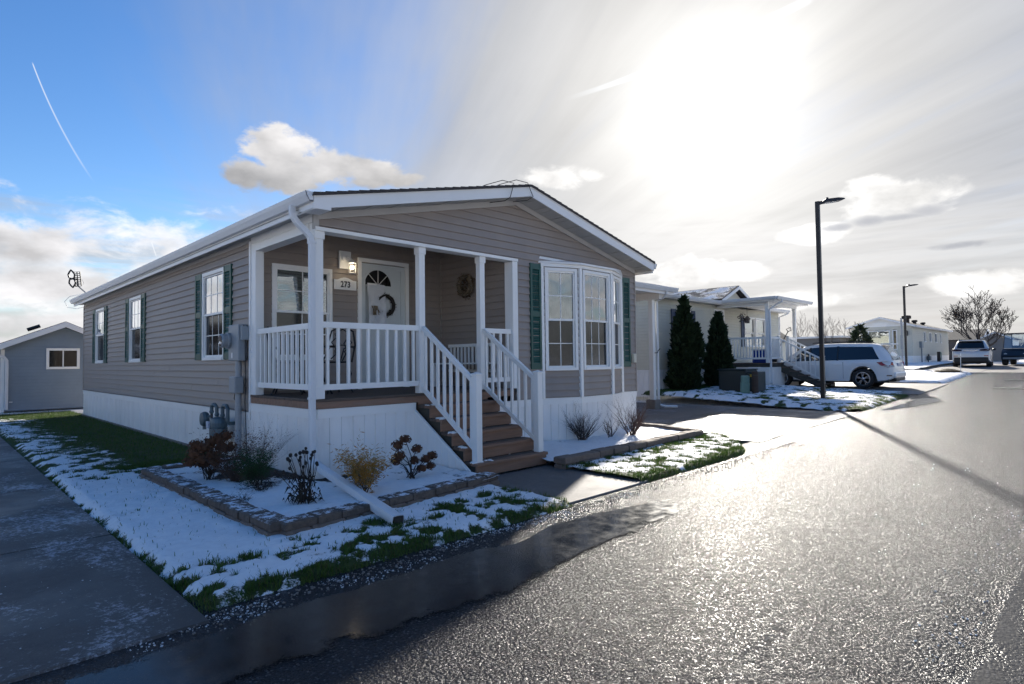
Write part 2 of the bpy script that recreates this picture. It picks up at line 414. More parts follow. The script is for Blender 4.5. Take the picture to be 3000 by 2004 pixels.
leafmat('hydrangea_dry', (.075, .034, .020), (.15, .07, .036), .8, .2)
leafmat('rust_leaf', (.10, .045, .025), (.19, .09, .045), .8, .25)
leafmat('green_leaf', (.018, .055, .014), (.04, .085, .025), .6, .25)
leafmat('dark_leaf', (.016, .014, .010), (.045, .036, .024), .8, .15)
leafmat('oak_leaf', (.09, .05, .022), (.15, .09, .035), .7, .25)
def mat_glass(name, refl=1.0, tint=(.7, .78, .78), rough=.0, wavy=.12, wscale=3.0):
    m, nt, p, out = new_mat(name); nt.t.nodes.remove(p)
    gl = nt.new('ShaderNodeBsdfGlossy'); gl.inputs['Roughness'].default_value = rough; gl.inputs['Color'].default_value = (.95, .97, 1, 1)
    tr = nt.new('ShaderNodeBsdfTransparent'); tr.inputs['Color'].default_value = tint+(1,)
    lw = nt.new('ShaderNodeFresnel'); lw.inputs['IOR'].default_value = 1.55
    b = nt.bump(nt.noise(nt.pos(), scale=wscale, detail=1), wavy, .02); nt.put(gl.inputs['Normal'], b)
    fac = (V(nt, lw.outputs[0])*2.2*refl+.03).clamp()
    mx = nt.new('ShaderNodeMixShader'); nt.put(mx.inputs[0], fac)
    nt.t.links.new(tr.outputs[0], mx.inputs[1]); nt.t.links.new(gl.outputs[0], mx.inputs[2]); nt.t.links.new(mx.outputs[0], out.inputs[0])
    return m
mat_glass('glass', 1.6, wavy=.25, wscale=2.2); mat_glass('glass_screen', .30, (.16, .17, .18), .10); mat_glass('car_glass', .45, (.05, .055, .06), .0, .02)
def emis(name, c, s):
    m, nt, p, out = new_mat(name); p.inputs['Base Color'].default_value = c+(1,); p.inputs['Emission Color'].default_value = c+(1,); p.inputs['Emission Strength'].default_value = s
    return m
emis('bulb_lit', (1.0, .86, .62), 2.2)
def carpaint(name, c, flake=0.0):
    m, nt, p, out = new_mat(name); n = nt.noise(nt.pos(), scale=2.2, detail=5, rough=.65)
    nt.put(p.inputs['Base Color'], nt.mix(nt.smooth(n, .5, .8)*.25, c+(1,), tuple(x*.72 for x in c)+(1,)))
    p.inputs['Roughness'].default_value = .32; p.inputs['Coat Weight'].default_value = .8; p.inputs['Coat Roughness'].default_value = .05; p.inputs['Metallic'].default_value = flake
    return m
carpaint('paint_white', (.80, .79, .78)); carpaint('paint_silver', (.50, .51, .53), .2)
def mat_snow(name='snow', c=(.88, .87, .86)):
    m, nt, p, out = new_mat(name); n = nt.noise(nt.pos(), scale=26, detail=5, rough=.6); n2 = nt.noise(nt.pos(), scale=2.5, detail=3)
    nt.put(p.inputs['Base Color'], nt.mix(nt.lin(n2, .3, .7), tuple(x*.93 for x in c)+(1,), c+(1,))); p.inputs['Roughness'].default_value = .62
    p.inputs['Subsurface Weight'].default_value = 0.0
    nt.put(p.inputs['Normal'], nt.bump(n, .5, .012)); return m
mat_snow()
mat_snow('slush', (.62, .64, .67))
def mat_patchy():
    m, nt, p, out = new_mat('snowy_shingle'); P = nt.pos(); n = nt.noise(nt.scalev(P, (.8, .8, 2.0)), scale=1.6, detail=6, rough=.65); f = nt.noise(P, scale=22, detail=4, rough=.7)
    s = nt.smooth(n+(f-.5)*.5, .44, .56)
    nt.put(p.inputs['Base Color'], nt.mix(s, nt.mix(nt.lin(f, .3, .7), (.04, .035, .033, 1), (.10, .09, .085, 1)), (.84, .83, .82, 1))); p.inputs['Roughness'].default_value = .8
    nt.put(p.inputs['Normal'], nt.bump(s+f*.4, .4, .02))
mat_patchy()
M = MATS
# ------------------------------------------------------------------ ground
def mat_road():
    m, nt, p, out = new_mat('asphalt'); P = nt.pos(); film = nt.attr('film')
    big = nt.noise(P, scale=.9, detail=5, rough=.6)
    streak = nt.noise(nt.scalev(P, (.22, 2.6, 1)), scale=1.0, detail=5, rough=.62, dist=.4)
    fl = nt.smooth(film+(streak-.5)*.9+(big-.5)*.35, .45, .80)
    cellr = nt.sep(nt.voro(P, 52, 'F1', 'Color'))[1]; st = nt.voro(P, 52, 'F1'); st2 = nt.voro(P, 118, 'F1'); fine = nt.noise(P, scale=260, detail=2, rough=.6); lump = nt.noise(P, scale=17, detail=4, rough=.62)
    d1 = (1.0-(st*1.45).pow(2)).max(0.0); d2 = (1.0-(st2*1.45).pow(2)).max(0.0)
    h = d1*(cellr*.8+.4)+d2*.38+fine*.10+lump*.5
    ridge = nt.smooth(nt.noise(nt.scalev(P, (1.1, 5.0, 1)), scale=1.6, detail=6, rough=.68, dist=.8), .60, .74)
    crumb = nt.smooth(nt.noise(P, scale=46, detail=3, rough=.6), .5, .62)*ridge
    h2 = h+crumb*3.0
    col = nt.mix(nt.lin(nt.noise(P, scale=150, detail=3, rough=.7), .32, .7), (.016, .016, .018, 1), (.060, .058, .058, 1))
    col = nt.mix(nt.smooth(big, .45, .7)*.35, col, (.042, .040, .040, 1))
    agg = nt.voro(P, 52, 'F1', 'Color'); cellv = nt.sep(agg)[0]
    col = nt.mix(nt.smooth(st, .5, .15)*nt.lin(cellv, .3, 1.0)*.8, col, (.15, .145, .14, 1))
    col = nt.mix(crumb*(1.0-fl)*.65, col, (.34, .35, .37, 1))
    nt.put(p.inputs['Base Color'], col)
    nt.put(p.inputs['Roughness'], nt.lin(fl, 0, 1, .20, .30)); p.inputs['IOR'].default_value = 1.33; nt.put(p.inputs['Specular IOR Level'], nt.lin(fl, 0, 1, .115, .32))
    nt.put(p.inputs['Normal'], nt.bump(h2, nt.lin(fl, 0, 1, 1.0, .12), .0062))
mat_road()
def mat_puddle():
    m, nt, p, out = new_mat('water_film'); P = nt.pos(); e = nt.attr('edge')
    n = nt.noise(P, scale=7, detail=5, rough=.65); n2 = nt.noise(P, scale=70, detail=3, rough=.6); n3 = nt.noise(P, scale=1.8, detail=4, rough=.6)
    p.inputs['Base Color'].default_value = (.018, .019, .021, 1); p.inputs['IOR'].default_value = 1.33; p.inputs['Specular IOR Level'].default_value = .5
    nt.put(p.inputs['Roughness'], nt.lin(n, .35, .7, .10, .26))
    nt.put(p.inputs['Normal'], nt.bump(n*.5+n2*.25, .035, .02))
    tr = nt.new('ShaderNodeBsdfTransparent'); mx = nt.new('ShaderNodeMixShader')
    nt.put(mx.inputs[0], nt.smooth(e+(n-.5)*1.3+(n3-.5)*1.3+(n2-.5)*.7, .30, .60)*.93)
    nt.t.links.new(tr.outputs[0], mx.inputs[1]); nt.t.links.new(p.outputs[0], mx.inputs[2]); nt.t.links.new(mx.outputs[0], out.inputs[0])
mat_puddle()
def mat_concrete(name, c, wet=.5, snow=.0):
    m, nt, p, out = new_mat(name); P = nt.pos()
    n = nt.noise(P, scale=1.1, detail=6, rough=.62); f = nt.noise(P, scale=120, detail=4, rough=.7); md = nt.noise(P, scale=9, detail=5, rough=.65)
    wetm = nt.smooth(n, .40, .62)*wet
    c = np.array(c); col = nt.mix(nt.lin(f*.6+md*.4, .34, .68), tuple(c*.72)+(1,), tuple(c*1.25)+(1,))
    col = nt.mix(wetm, col, tuple(c*.42)+(1,))
    frost = nt.noise(nt.scalev(P, (1.2, .8, 1)), scale=.8, detail=7, rough=.7, dist=.5)
    fr = nt.smooth(frost+(nt.noise(P, scale=30, detail=4, rough=.75)-.5)*.8, .53, .74)*snow*.6
    spk = nt.smooth(nt.noise(P, scale=48, detail=2, rough=.5), .74, .78)*snow*.8
    col = nt.mix(fr.max(spk), col, (.62, .65, .70, 1))
    nt.put(p.inputs['Base Color'], col); nt.put(p.inputs['Roughness'], nt.lin(wetm, 0, 1, .70, .32)); p.inputs['Specular IOR Level'].default_value = .26
    nt.put(p.inputs['Normal'], nt.bump(f*.6+md*.7+fr*1.2, .25, .006))
mat_concrete('concrete_drive', (.118, .102, .090), .7, 1.0)
mat_concrete('concrete_walk', (.165, .150, .138), .35, .12)
mat_concrete('concrete_far', (.19, .165, .150), .35, .75)
def mat_lawn(name, under1, under2):
    m, nt, p, out = new_mat(name); P = nt.pos(); s = nt.attr('snow')
    f = nt.noise(P, scale=75, detail=4, rough=.7); f2 = nt.noise(P, scale=15, detail=4, rough=.65); clump = nt.noise(P, scale=38, detail=3, rough=.6)
    sn = nt.smooth(s+(f-.5)*.55+(f2-.5)*.70, .42, .56)
    und = nt.mix(nt.lin(f*.5+clump*.5, .35, .65), under1+(1,), under2+(1,))
    snc = nt.mix(nt.lin(f2, .3, .7), (.80, .79, .79, 1), (.90, .89, .875, 1))
    nt.put(p.inputs['Base Color'], nt.mix(sn, und, snc)); p.inputs['Roughness'].default_value = .75; p.inputs['Specular IOR Level'].default_value = .25
    nt.put(p.inputs['Normal'], nt.bump(f*.8+f2*.6+sn*1.4, .55, .012))
mat_lawn('lawn', (.022, .042, .010), (.065, .085, .026)); mat_lawn('bed', (.016, .012, .009), (.050, .038, .028)); mat_lawn('field', (.055, .055, .03), (.11, .095, .055))

# base sheet out to the horizon
xs = np.concatenate([np.linspace(-900, -30, 12), np.linspace(-25, 60, 60), np.linspace(70, 1400, 20)]); ys = np.concatenate([np.linspace(-900, -20, 12), np.linspace(-15, 40, 30), np.linspace(50, 1200, 20)])
X, Y = np.meshgrid(xs, ys); zgv = np.vectorize(zg)
Z = zgv(X)-.13
def gridF(nx, ny):
    i = np.arange(nx-1)[None, :]+np.arange(ny-1)[:, None]*nx
    return np.stack([i, i+1, i+nx+1, i+nx], -1).reshape(-1, 4)
S = .80+(fbm(X*.05, Y*.05, 4, 3)-.5)*.9
g = np_mesh('ground', np.stack([X, Y, Z], -1).reshape(-1, 3), gridF(len(xs), len(ys)), M['field'], smooth=True, attrs={'snow': S.ravel()})
tag(g, kind='structure')

# the lane
xs = np.concatenate([np.linspace(-80, -8, 20), np.arange(-7.5, 14, .12), np.linspace(14.2, 45, 80)]); ys = np.concatenate([np.linspace(-9.6, -8, 5), np.arange(-7.8, -2.36, .1)])
X, Y = np.meshgrid(xs, ys)
Z = zgv(X)-.045+.012*np.sin((Y+8)/5*1.57)+(fbm(X*.6, Y*.9, 3, 5)-.5)*.014
film = .08+.45*(fbm(X*.25, Y*1.3, 4, 9)-.5)
film += .75*sstep(-6.12, -6.28, Y+.05*np.sin(X*3)+.10*(fbm(X*2.2, Y*2.2, 3, 4)-.5))       # slick strip along the middle
film += .55*np.exp(-(((X-5.6)/2.6)**2+((Y+5.75)/.45)**2))+.45*np.exp(-(((X-4.6)/4)**2+((Y+2.9)/.5)**2))
film += .55*np.exp(-(((X-8.6)/2.0)**2+((Y+2.4)/.9)**2))
film -= .35*np.exp(-(((X-1.2)/2.2)**2+((Y+5.2)/.9)**2))
road = np_mesh('road', np.stack([X, Y, Z], -1).reshape(-1, 3), gridF(len(xs), len(ys)), M['asphalt'], smooth=True, attrs={'film': film.ravel()})
tag(road, kind='structure')
def road_z(x, y): return zg(x)-.045+.012*math.sin((y+8)/5*1.57)

def puddle(name, outline, dz=.010, wob=.06, n=90, seed=1, zf=road_z):
    """sheet with a soft ragged rim: rings from the outline inwards, attribute edge 0 at the rim"""
    O = np.array(outline, float); k = len(O); pts = []
    for i in range(n):
        t = i*k/n; a = int(t); f = t-a
        p0, p1, p2, p3 = O[(a-1) % k], O[a], O[(a+1) % k], O[(a+2) % k]
        pts.append(.5*((2*p1)+(-p0+p2)*f+(2*p0-5*p1+4*p2-p3)*f*f+(-p0+3*p1-3*p2+p3)*f**3))
    pts = np.array(pts); c = pts.mean(0)
    vs, ed = [], []
    for q, e in ((1.12, 0.0), (1.0, .28), (.86, .65), (.6, 1.0), (.3, 1.0)):
        for x, y in c+(pts-c)*q:
            vs.append((x, y, zf(x, y)+dz)); ed.append(e)
    vs.append((c[0], c[1], zf(*c)+dz)); ed.append(1.0)
    fs = []
    for r_ in range(4):
        for i in range(n): j = (i+1) % n; fs.append((r_*n+i, r_*n+j, (r_+1)*n+j, (r_+1)*n+i))
    me = bpy.data.meshes.new(name); me.from_pydata(vs, [], fs+[(4*n+i, 4*n+(i+1) % n, 5*n) for i in range(n)])
    at = me.attributes.new('edge', 'FLOAT', 'POINT'); at.data.foreach_set('value', ed); me.materials.append(M['water_film'])
    o = bpy.data.objects.new(name, me); COL.objects.link(o); tag(o, kind='structure'); return o
puddle('puddle', [(-2.2, -3.85), (-1.3, -3.95), (-.6, -4.02), (.3, -3.9), (1.3, -3.86), (2.15, -3.7), (2.1, -3.5), (1.6, -3.32), (.8, -3.2), (.1, -3.34), (-.5, -3.22), (-1.4, -3.22), (-2.2, -3.22), (-3.2, -3.3), (-3.3, -3.6)])
puddle('puddle', [(13.6, -2.85), (14.8, -3.25), (16.4, -3.5), (17.7, -3.45), (18.2, -3.0), (17.4, -2.85), (16, -2.85), (14.6, -2.78)], seed=3)

# concrete: drive beside the house, walk at the steps, drive to the carport, drive of the white car
def slabs(name, rects, matn, z=.0, th=.12, slope=True, kind='structure'):
    par = empty(name, (rects[0][0], rects[0][2], 0)); tag(par, kind=kind)
    for (x0, x1, y0, y1) in rects:
        mb = MB(); nx = max(2, int((x1-x0)/1.2)+1); b = .012
        for i in range(nx):
            xa, xb = x0+(x1-x0)*i/nx, x0+(x1-x0)*(i+1)/nx
            za, zb = zg(xa)+z, zg(xb)+z
            mb.add([(xa, y0, za-th), (xb, y0, zb-th), (xb, y1, zb-th), (xa, y1, za-th), (xa, y0+b, za), (xb, y0+b, zb), (xb, y1-b, zb), (xa, y1-b, za), (xa, y0, za-b), (xb, y0, zb-b), (xb, y1, zb-b), (xa, y1, za-b)],
                   [(4, 5, 6, 7), (8, 9, 5, 4), (7, 6, 10, 11), (0, 1, 9, 8), (11, 10, 2, 3)])
            if i == 0: mb.add([(xa, y0, za-th), (xa, y0, za-b), (xa, y0+b, za), (xa, y1-b, za), (xa, y1, za-b), (xa, y1, za-th)], [(0, 1, 2, 3, 4, 5)])
            if i == nx-1: mb.add([(xb, y0, zb-th), (xb, y1, zb-th), (xb, y1, zb-b), (xb, y1-b, zb), (xb, y0+b, zb), (xb, y0, zb-b)], [(0, 1, 2, 3, 4, 5)])
        mb.build('slab', M[matn], par, fix=False)
    return par
slabs('driveway', [(-7.5, -2.19, a, b-.012) for a, b in ((-3.07, -.58), (-.58, 2.4), (2.4, 5.4), (5.4, 8.4), (8.4, 11.4), (11.4, 14.4), (14.4, 17.0))], 'concrete_drive', -.020)
slabs('walkway', [(1.20, 2.80, -2.86, -1.23)], 'concrete_walk', -.012)
mat_concrete('concrete_glaze', (.17, .15, .14), 1.0, .35)
slabs('driveway', [(6.90, 12.9, -2.55, .4)], 'concrete_glaze', -.022)
slabs('driveway', [(7.35, 12.9, a, b-.012) for a, b in ((.412, 3.4), (3.4, 6.5), (6.5, 10))], 'concrete_far', -.022)
slabs('driveway', [(19.3, 24.9, a, b-.012) for a, b in ((-2.6, .4), (.4, 1.35)) ]+[(20.9, 24.9, 1.362, 4.2)], 'concrete_far', -.01)
slabs('driveway', [(34.2, 48, a, b-.012) for a, b in ((-5.5, -2.5), (-2.5, .2))], 'concrete_far', -.02)
BLADES = []                                                       # (x, y, z, amount) sources for grass
def lawn(name, x0, x1, y0, y1, res, inside, snowf, zf, matn='lawn', blades=0, bl_fn=None, seed=0, hump=.016):
    nx, ny = int((x1-x0)/res)+1, int((y1-y0)/res)+1
    xs, ys = np.linspace(x0, x1, nx), np.linspace(y0, y1, ny); X, Y = np.meshgrid(xs, ys)
    jx = (vnoise(X*9, Y*9, 31+seed)-.5)*res*.5; X = X+jx; Y = Y+(vnoise(X*9+40, Y*9, 32+seed)-.5)*res*.5
    ins = inside(X, Y); S = snowf(X, Y)
    S = S+(fbm(X*3.4, Y*3.4, 5, 11+seed, .62)-.5)*1.05
    Z = zf(X, Y)+hump*sstep(.3, .75, S)+(fbm(X*5, Y*5, 4, 21+seed)-.5)*.034+(vnoise(X*22, Y*22, 5)-.5)*.012
    F = gridF(nx, ny); fi = ins.ravel()[F].all(1); F = F[fi]
    used = np.unique(F); rm = np.full(nx*ny, -1); rm[used] = np.arange(len(used))
    o = np_mesh(name, np.stack([X, Y, Z], -1).reshape(-1, 3)[used], rm[F], M[matn], smooth=True, attrs={'snow': S.ravel()[used]})
    tag(o, kind='structure')
    if blades:
        rg = np.random.default_rng(seed+5); m = blades*3
        u, v = rg.uniform(x0, x1, m), rg.uniform(y0, y1, m)
        s = snowf(u, v)+(fbm(u*3.4, v*3.4, 5, 11+seed, .62)-.5)*1.05+(fbm(u*14, v*14, 3, 77)-.5)*.40
        keep = inside(u, v) & (rg.random(m) < np.clip(1.15-1.9*sstep(.28, .70, s), .010, 1))
        u, v, s = u[keep][:blades], v[keep][:blades], s[keep][:blades]
        z = zf(u, v)+hump*sstep(.3, .75, s)
        BLADES.append(np.stack([u, v, z, s], -1))
    return o
def in_house(X, Y): return (X > -.03) & (Y > -.03) & (X < 6.98) & (Y < 14.55)
bedL = lambda X, Y: (((X > -1.24) & (Y < 2.0) & (Y > -1.72)) & (X < 1.48))
def tufts(X, Y, seed=0): return sstep(.50, .66, fbm(X*7.5, Y*7.5, 3, 40+seed, .6))
def snow_left(X, Y):
    dE, dR = X+2.19, Y+2.9
    S = .82-.46*np.exp(-(dE/.065)**2)-.28*(1-sstep(.02, .26, dR))-.13*sstep(-1.4, .6, X)*(1-sstep(-1.9, -1.5, Y))-.05*(1-sstep(-2.5, -1.8, Y))
    S = S-sstep(1.6, 2.6, Y)*(.98*sstep(-1.25, -.72, X)+.30*sstep(-1.9, -1.2, X))-.20*sstep(3.5, 6, Y)-.5*np.exp(-(((X+.55)/.22)**2+((Y+2.12)/.16)**2))
    front = 1-sstep(-2.3, -1.75, Y+.25*(fbm(X*2, Y*2, 2, 50)-.5)); back = sstep(1.2, 2.8, Y)
    S = S+.10*(1-front)*(1-back)-tufts(X, Y)*(.10+.42*front+.34*back)
    return S-.5*sstep(14.6, 15, Y)
def edge_z(d, a=.05, top=.0): return top-a*(1-sstep(0, .10, d))
def z_left(X, Y): return .012-.06*(1-sstep(0, .12, np.minimum(X+2.19, Y+2.93)))
lawn('lawn', -2.19, 1.32, -2.93, 3.2, .035, lambda X, Y: ~in_house(X, Y) & ~bedL(X, Y) & ~((X > 1.30) & (Y > -2.9)) & ~((X > 1.25) & (Y > -1.9)), snow_left, z_left, blades=52000, seed=1)
lawn('lawn', -2.19, .02, 3.2, 17.4, .06, lambda X, Y: ~in_house(X, Y), snow_left, z_left, blades=30000, seed=1)
# right-hand lawn at the walk
def in_right(X, Y):
    tip = 7.30-(np.clip(-1.2-Y, 0, 2)/1.6)**2.2*1.6
    return (X > 2.70) & (X < tip) & (Y > -2.88) & ~((Y > -1.56) & (X < 7.0) & (X > 2.62))
def snow_right(X, Y): return .74-.50*tufts(X, Y, 3)-.40*(1-sstep(.02, .4, Y+2.88))-.22*sstep(4.2, 6.8, X)-.2*(1-sstep(0, .3, X-2.7))
lawn('lawn', 2.68, 7.36, -2.90, -.2, .04, in_right, snow_right, lambda X, Y: .02+np.vectorize(zg)(X)-.09*(1-sstep(0, .12, Y+2.9))-.07*sstep(-.14, 0, X-(7.30-(np.clip(-1.2-Y, 0, 2)/1.6)**2.2*1.6)), blades=26000, seed=3)
# beds inside the block edging
lawn('flower_bed', -1.26, 1.50, -1.74, 2.02, .04, lambda X, Y: bedL(X, Y) & ~in_house(X, Y) & ~((X > 1.44) & (Y > -1.3)), lambda X, Y: .80-.55*np.exp(-(((X+.55)/.5)**2+((Y-.9)/.9)**2))-.45*np.exp(-(((X-.1)/.25)**2+((Y+.25)/.2)**2))-.45*np.exp(-((X+.05)/.16)**2)*(Y > -.2)-.5*np.exp(-((Y+.06)/.12)**2)*(X > -.1), lambda X, Y: .060+0*X, 'bed', seed=7, hump=.03)
lawn('flower_bed', 2.72, 7.02, -1.58, .3, .05, lambda X, Y: ~((Y > -.02) & (X < 6.98)) & (X < 7.0) & (Y > -1.56), lambda X, Y: .85-.40*np.exp(-(((X-5.2)/.35)**2+((Y+.15)/.3)**2))-.25*np.exp(-((X-6.3)/.5)**2), lambda X, Y: .05+.0*X, 'bed', seed=8, hump=.03)
# lawns beyond the carport drive
def lawn2_in(X, Y):
    left = 13.0+.9*np.clip(Y+1.9, 0, 6)*.16
    corner = (X-14.0)**2+(Y+1.6)**2
    return (X > left) & (X < 19.3) & (Y > -2.66) & ~((X < 14.0) & (Y < -1.6) & (corner > 1.1)) & ~((X > 18.6) & (Y < -2.2)) & (Y < 4.3)
lawn('lawn', 12.9, 19.35, -2.7, 4.35, .075, lawn2_in, lambda X, Y: .72-.45*tufts(X*.6, Y*.6, 5)-.38*(1-sstep(.1, .8, Y+2.66))+.10*sstep(1, 2, Y)-.7*sstep(3.0, 3.6, Y), lambda X, Y: .02+np.vectorize(zg)(X)+.035*np.clip(Y+2.6, 0, 6)-.16*(1-sstep(0, .3, Y+2.66))-.10*(1-sstep(0, .25, X-13.05-.144*np.clip(Y+1.9, 0, 6))), blades=26000, seed=9, hump=.03)
def lawn3_in(X, Y): return (X > 24.9+0*Y) & (X < 33.5-.5*np.clip(-1.2-Y, 0, 3)**2) & (Y > -2.45) & (Y < 1.0)
lawn('lawn', 24.8, 33.6, -2.5, 1.05, .12, lawn3_in, lambda X, Y: .90-.35*(1-sstep(0, .3, Y+2.45)), lambda X, Y: .04+np.vectorize(zg)(X)+.02*(Y+2.4)-.16*(1-sstep(0, .25, Y+2.45))-.1*sstep(33.2,33.5,X)-.1*(1-sstep(24.9,25.1,X)), seed=12, hump=.05)
lawn('lawn', 36, 70, .6, 16, .4, lambda X, Y: (X > 0), lambda X, Y: .78+0*X, lambda X, Y: .03+np.vectorize(zg)(X)+.0*X, seed=13, hump=.05)

def grass_stuff(name, B, h0, h1, w, matn, seed):
    rg = np.random.default_rng(seed); n = len(B); a = rg.uniform(0, 2*np.pi, n); h = rg.uniform(h0, h1, n)*np.where(B[:, 3] > .5, .75, 1.0); ln = rg.uniform(.2, .9, n)*h; ww = w*rg.uniform(.6, 1.3, n)
    dx, dy = np.cos(a), np.sin(a); sx, sy = -dy*ww/2, dx*ww/2; z = B[:, 2]-.006
    b0 = np.stack([B[:, 0]-sx, B[:, 1]-sy, z], -1); b1 = np.stack([B[:, 0]+sx, B[:, 1]+sy, z], -1)
    m0 = np.stack([B[:, 0]-sx*.7+dx*ln*.35, B[:, 1]-sy*.7+dy*ln*.35, z+h*.62], -1); m1 = np.stack([B[:, 0]+sx*.7+dx*ln*.35, B[:, 1]+sy*.7+dy*ln*.35, z+h*.62], -1)
    t = np.stack([B[:, 0]+dx*ln, B[:, 1]+dy*ln, z+h*.95], -1)
    Vv = np.stack([b0, b1, m1, m0, t], 1).reshape(-1, 3); i = np.arange(n)[:, None]*5
    F = np.concatenate([i+np.array([0, 1, 2]), i+np.array([0, 2, 3]), i+np.array([3, 2, 4])], 1).reshape(-1, 3)
    o = np_mesh(name, Vv, F, M[matn]); return tag(o, kind='stuff')
rg = np.random.default_rng(3); B = np.concatenate(BLADES); pick = rg.random(len(B)) < .86
tag(grass_stuff('grass', B[pick], .022, .060, .0065, 'grass', 1), 'short green grass poking through the thin snow on the lawns', 'grass')
tag(grass_stuff('grass', B[~pick], .02, .055, .006, 'grass_dry', 2), 'straw coloured dead grass blades among the green lawn grass', 'grass')
# crumbs of slush and grit along the edges of the lane
def crumbs(name, pts, r0, r1, matn, seed, label, cat):
    rg = random.Random(seed); mb = MB()
    for x, y, z in pts:
        r = r0+(r1-r0)*rg.random()**2.2; k = len(mb.v); mb.ball((x, y, z+r*.25), r, 5, 3, .65, .7, rg)
    o = mb.build(name, M[matn], fix=False); return tag(o, label, cat, kind='stuff')
rr = random.Random(8); pts = []
for i in range(2000):
    x = rr.uniform(-2.6, 2.2); y = -2.95-abs(rr.gauss(0, .16))
    if fbm(np.array([x*3.0]), np.array([y*5.0]), 3, 16)[0] < .5: continue
    pts.append((x, y, road_z(x, y)))
for i in range(130):
    x = .1+rr.random()**1.3*4.2; y = -6.16+rr.gauss(0, .05)+.03*math.sin(x*7)+.3*rr.random()**4; pts.append((x, y, road_z(x, y)))
for i in range(80):
    x = rr.uniform(1.5, 7); y = rr.choice((-5.2, -5.55, -5.9))+rr.gauss(0, .02)+.05*math.sin(x*1.3); 
    if fbm(np.array([x*1.7]), np.array([y*3]), 2, 6)[0] > .55: pts.append((x, y, road_z(x, y)))
for i in range(60):
    x = rr.uniform(-4, -2.2); y = -3.0+rr.uniform(-.05, 1.6); pts.append((x, y, -.02))
crumbs('slush_crumbs', pts, .0025, .0085, 'slush', 2, 'small crumbs of frozen slush strewn on the wet lane', 'slush')
pts = []
for i in range(1500):
    x = rr.uniform(-2.4, 7.2); y = -2.95-abs(rr.gauss(0, .12)); pts.append((x, y, road_z(x, y)))
crumbs('gravel', pts, .004, .012, 'concrete_base', 4, 'loose grit along the lawn edge of the lane', 'gravel')
# ------------------------------------------------------------------ building helpers
def cut(iv, openings, za, zb):
    """intervals left after removing openings (s0,s1,z0,z1) that overlap the band za..zb by more than half"""
    out = [iv]
    for s0, s1, z0, z1 in openings:
        ov = min(z1, zb)-max(z0, za)
        if ov < (zb-za)*.5: continue
        nx = []
        for a, b in out:
            if s1 <= a or s0 >= b: nx.append((a, b)); continue
            if s0 > a: nx.append((a, s0))
            if s1 < b: nx.append((s1, b))
        out = nx
    return [(a, b) for a, b in out if b-a > .015]
SEAM = random.Random(12)
def siding(parent, o, al, nm, s0, s1, z0, z1, pitch, off, matn, openings=(), top=None, lip=.026, name='wall', core=.08, jit=0.0, seg=None):
    """lap siding: one solid backing part and one board per course and interval.  o origin, al unit along, nm outward; top(z)->(a,b) clips gables"""
    o, al, nm = Vector(o), Vector(al), Vector(nm)
    pt = lambda s, n, z: o+al*s+nm*n+Vector((0, 0, z))
    k = math.floor((z0-off)/pitch); cs = MB(); boards = []
    while off+k*pitch < z1-.005:
        za, zb = max(z0, off+k*pitch), min(z1, off+(k+1)*pitch); k += 1
        if zb-za < .012: continue
        for a, b in cut((s0, s1), openings, za, zb):
            a0, b0, a1, b1 = a, b, a, b
            if top:
                ta, tb = top(za); a0, b0 = max(a, ta), min(b, tb); ta, tb = top(zb); a1, b1 = max(a, ta), min(b, tb)
                if b0-a0 < .03: continue
                if b1 < a1: a1 = b1 = (a1+b1)/2
            cs.add([pt(a0, -core, za), pt(b0, -core, za), pt(b1, -core, zb), pt(a1, -core, zb), pt(a0, -.004, za), pt(b0, -.004, za), pt(b1, -.004, zb), pt(a1, -.004, zb)],
                   [(0, 1, 2, 3), (4, 5, 6, 7), (0, 1, 5, 4), (2, 3, 7, 6), (1, 2, 6, 5), (0, 3, 7, 4)])
            if not top and b-a > 4.2:
                j = SEAM.uniform(a+1.2, b-1.2); boards += [(a, j, a, j, za, zb, 0.0), (j-.012, b, j-.012, b, za, zb, .0025)]
            else: boards.append((a0, b0, a1, b1, za, zb, 0.0))
    w = cs.build(name, M[matn], parent)
    for a0, b0, a1, b1, za, zb, dl in boards:
        gp = min(max(.011, lip*.45), (zb-za)*.3); zt = zb+gp+.003; za = za+gp; zl = za+(zb-za)*.10
        MB().add([pt(a0, -.003, za), pt(b0, -.003, za), pt(b0, lip+dl, za), pt(a0, lip+dl, za), pt(a0, lip+dl, zl), pt(b0, lip+dl, zl), pt(a1, .004+dl, zt), pt(b1, .004+dl, zt), pt(a1, -.003, zt), pt(b1, -.003, zt)],
                 [(0, 1, 2, 3), (3, 2, 5, 4), (4, 5, 7, 6), (6, 7, 9, 8), (8, 9, 1, 0), (0, 3, 4, 6, 8), (1, 9, 7, 5, 2)]).build('siding_board', M[matn], w, fix=False)
    return w
def frame_pts(o, al, nm):
    o, al, nm = Vector(o), Vector(al).normalized(), Vector(nm).normalized()
    return lambda s, n, z: o+al*s+nm*n+Vector((0, 0, z))
def fbox(mb, pt, s0, s1, n0, n1, z0, z1):
    vs = [pt(s, n, z) for z in (z0, z1) for s, n in ((s0, n0), (s1, n0), (s1, n1), (s0, n1))]
    return mb.add(vs, [(3, 2, 1, 0), (4, 5, 6, 7), (0, 1, 5, 4), (1, 2, 6, 5), (2, 3, 7, 6), (3, 0, 4, 7)])
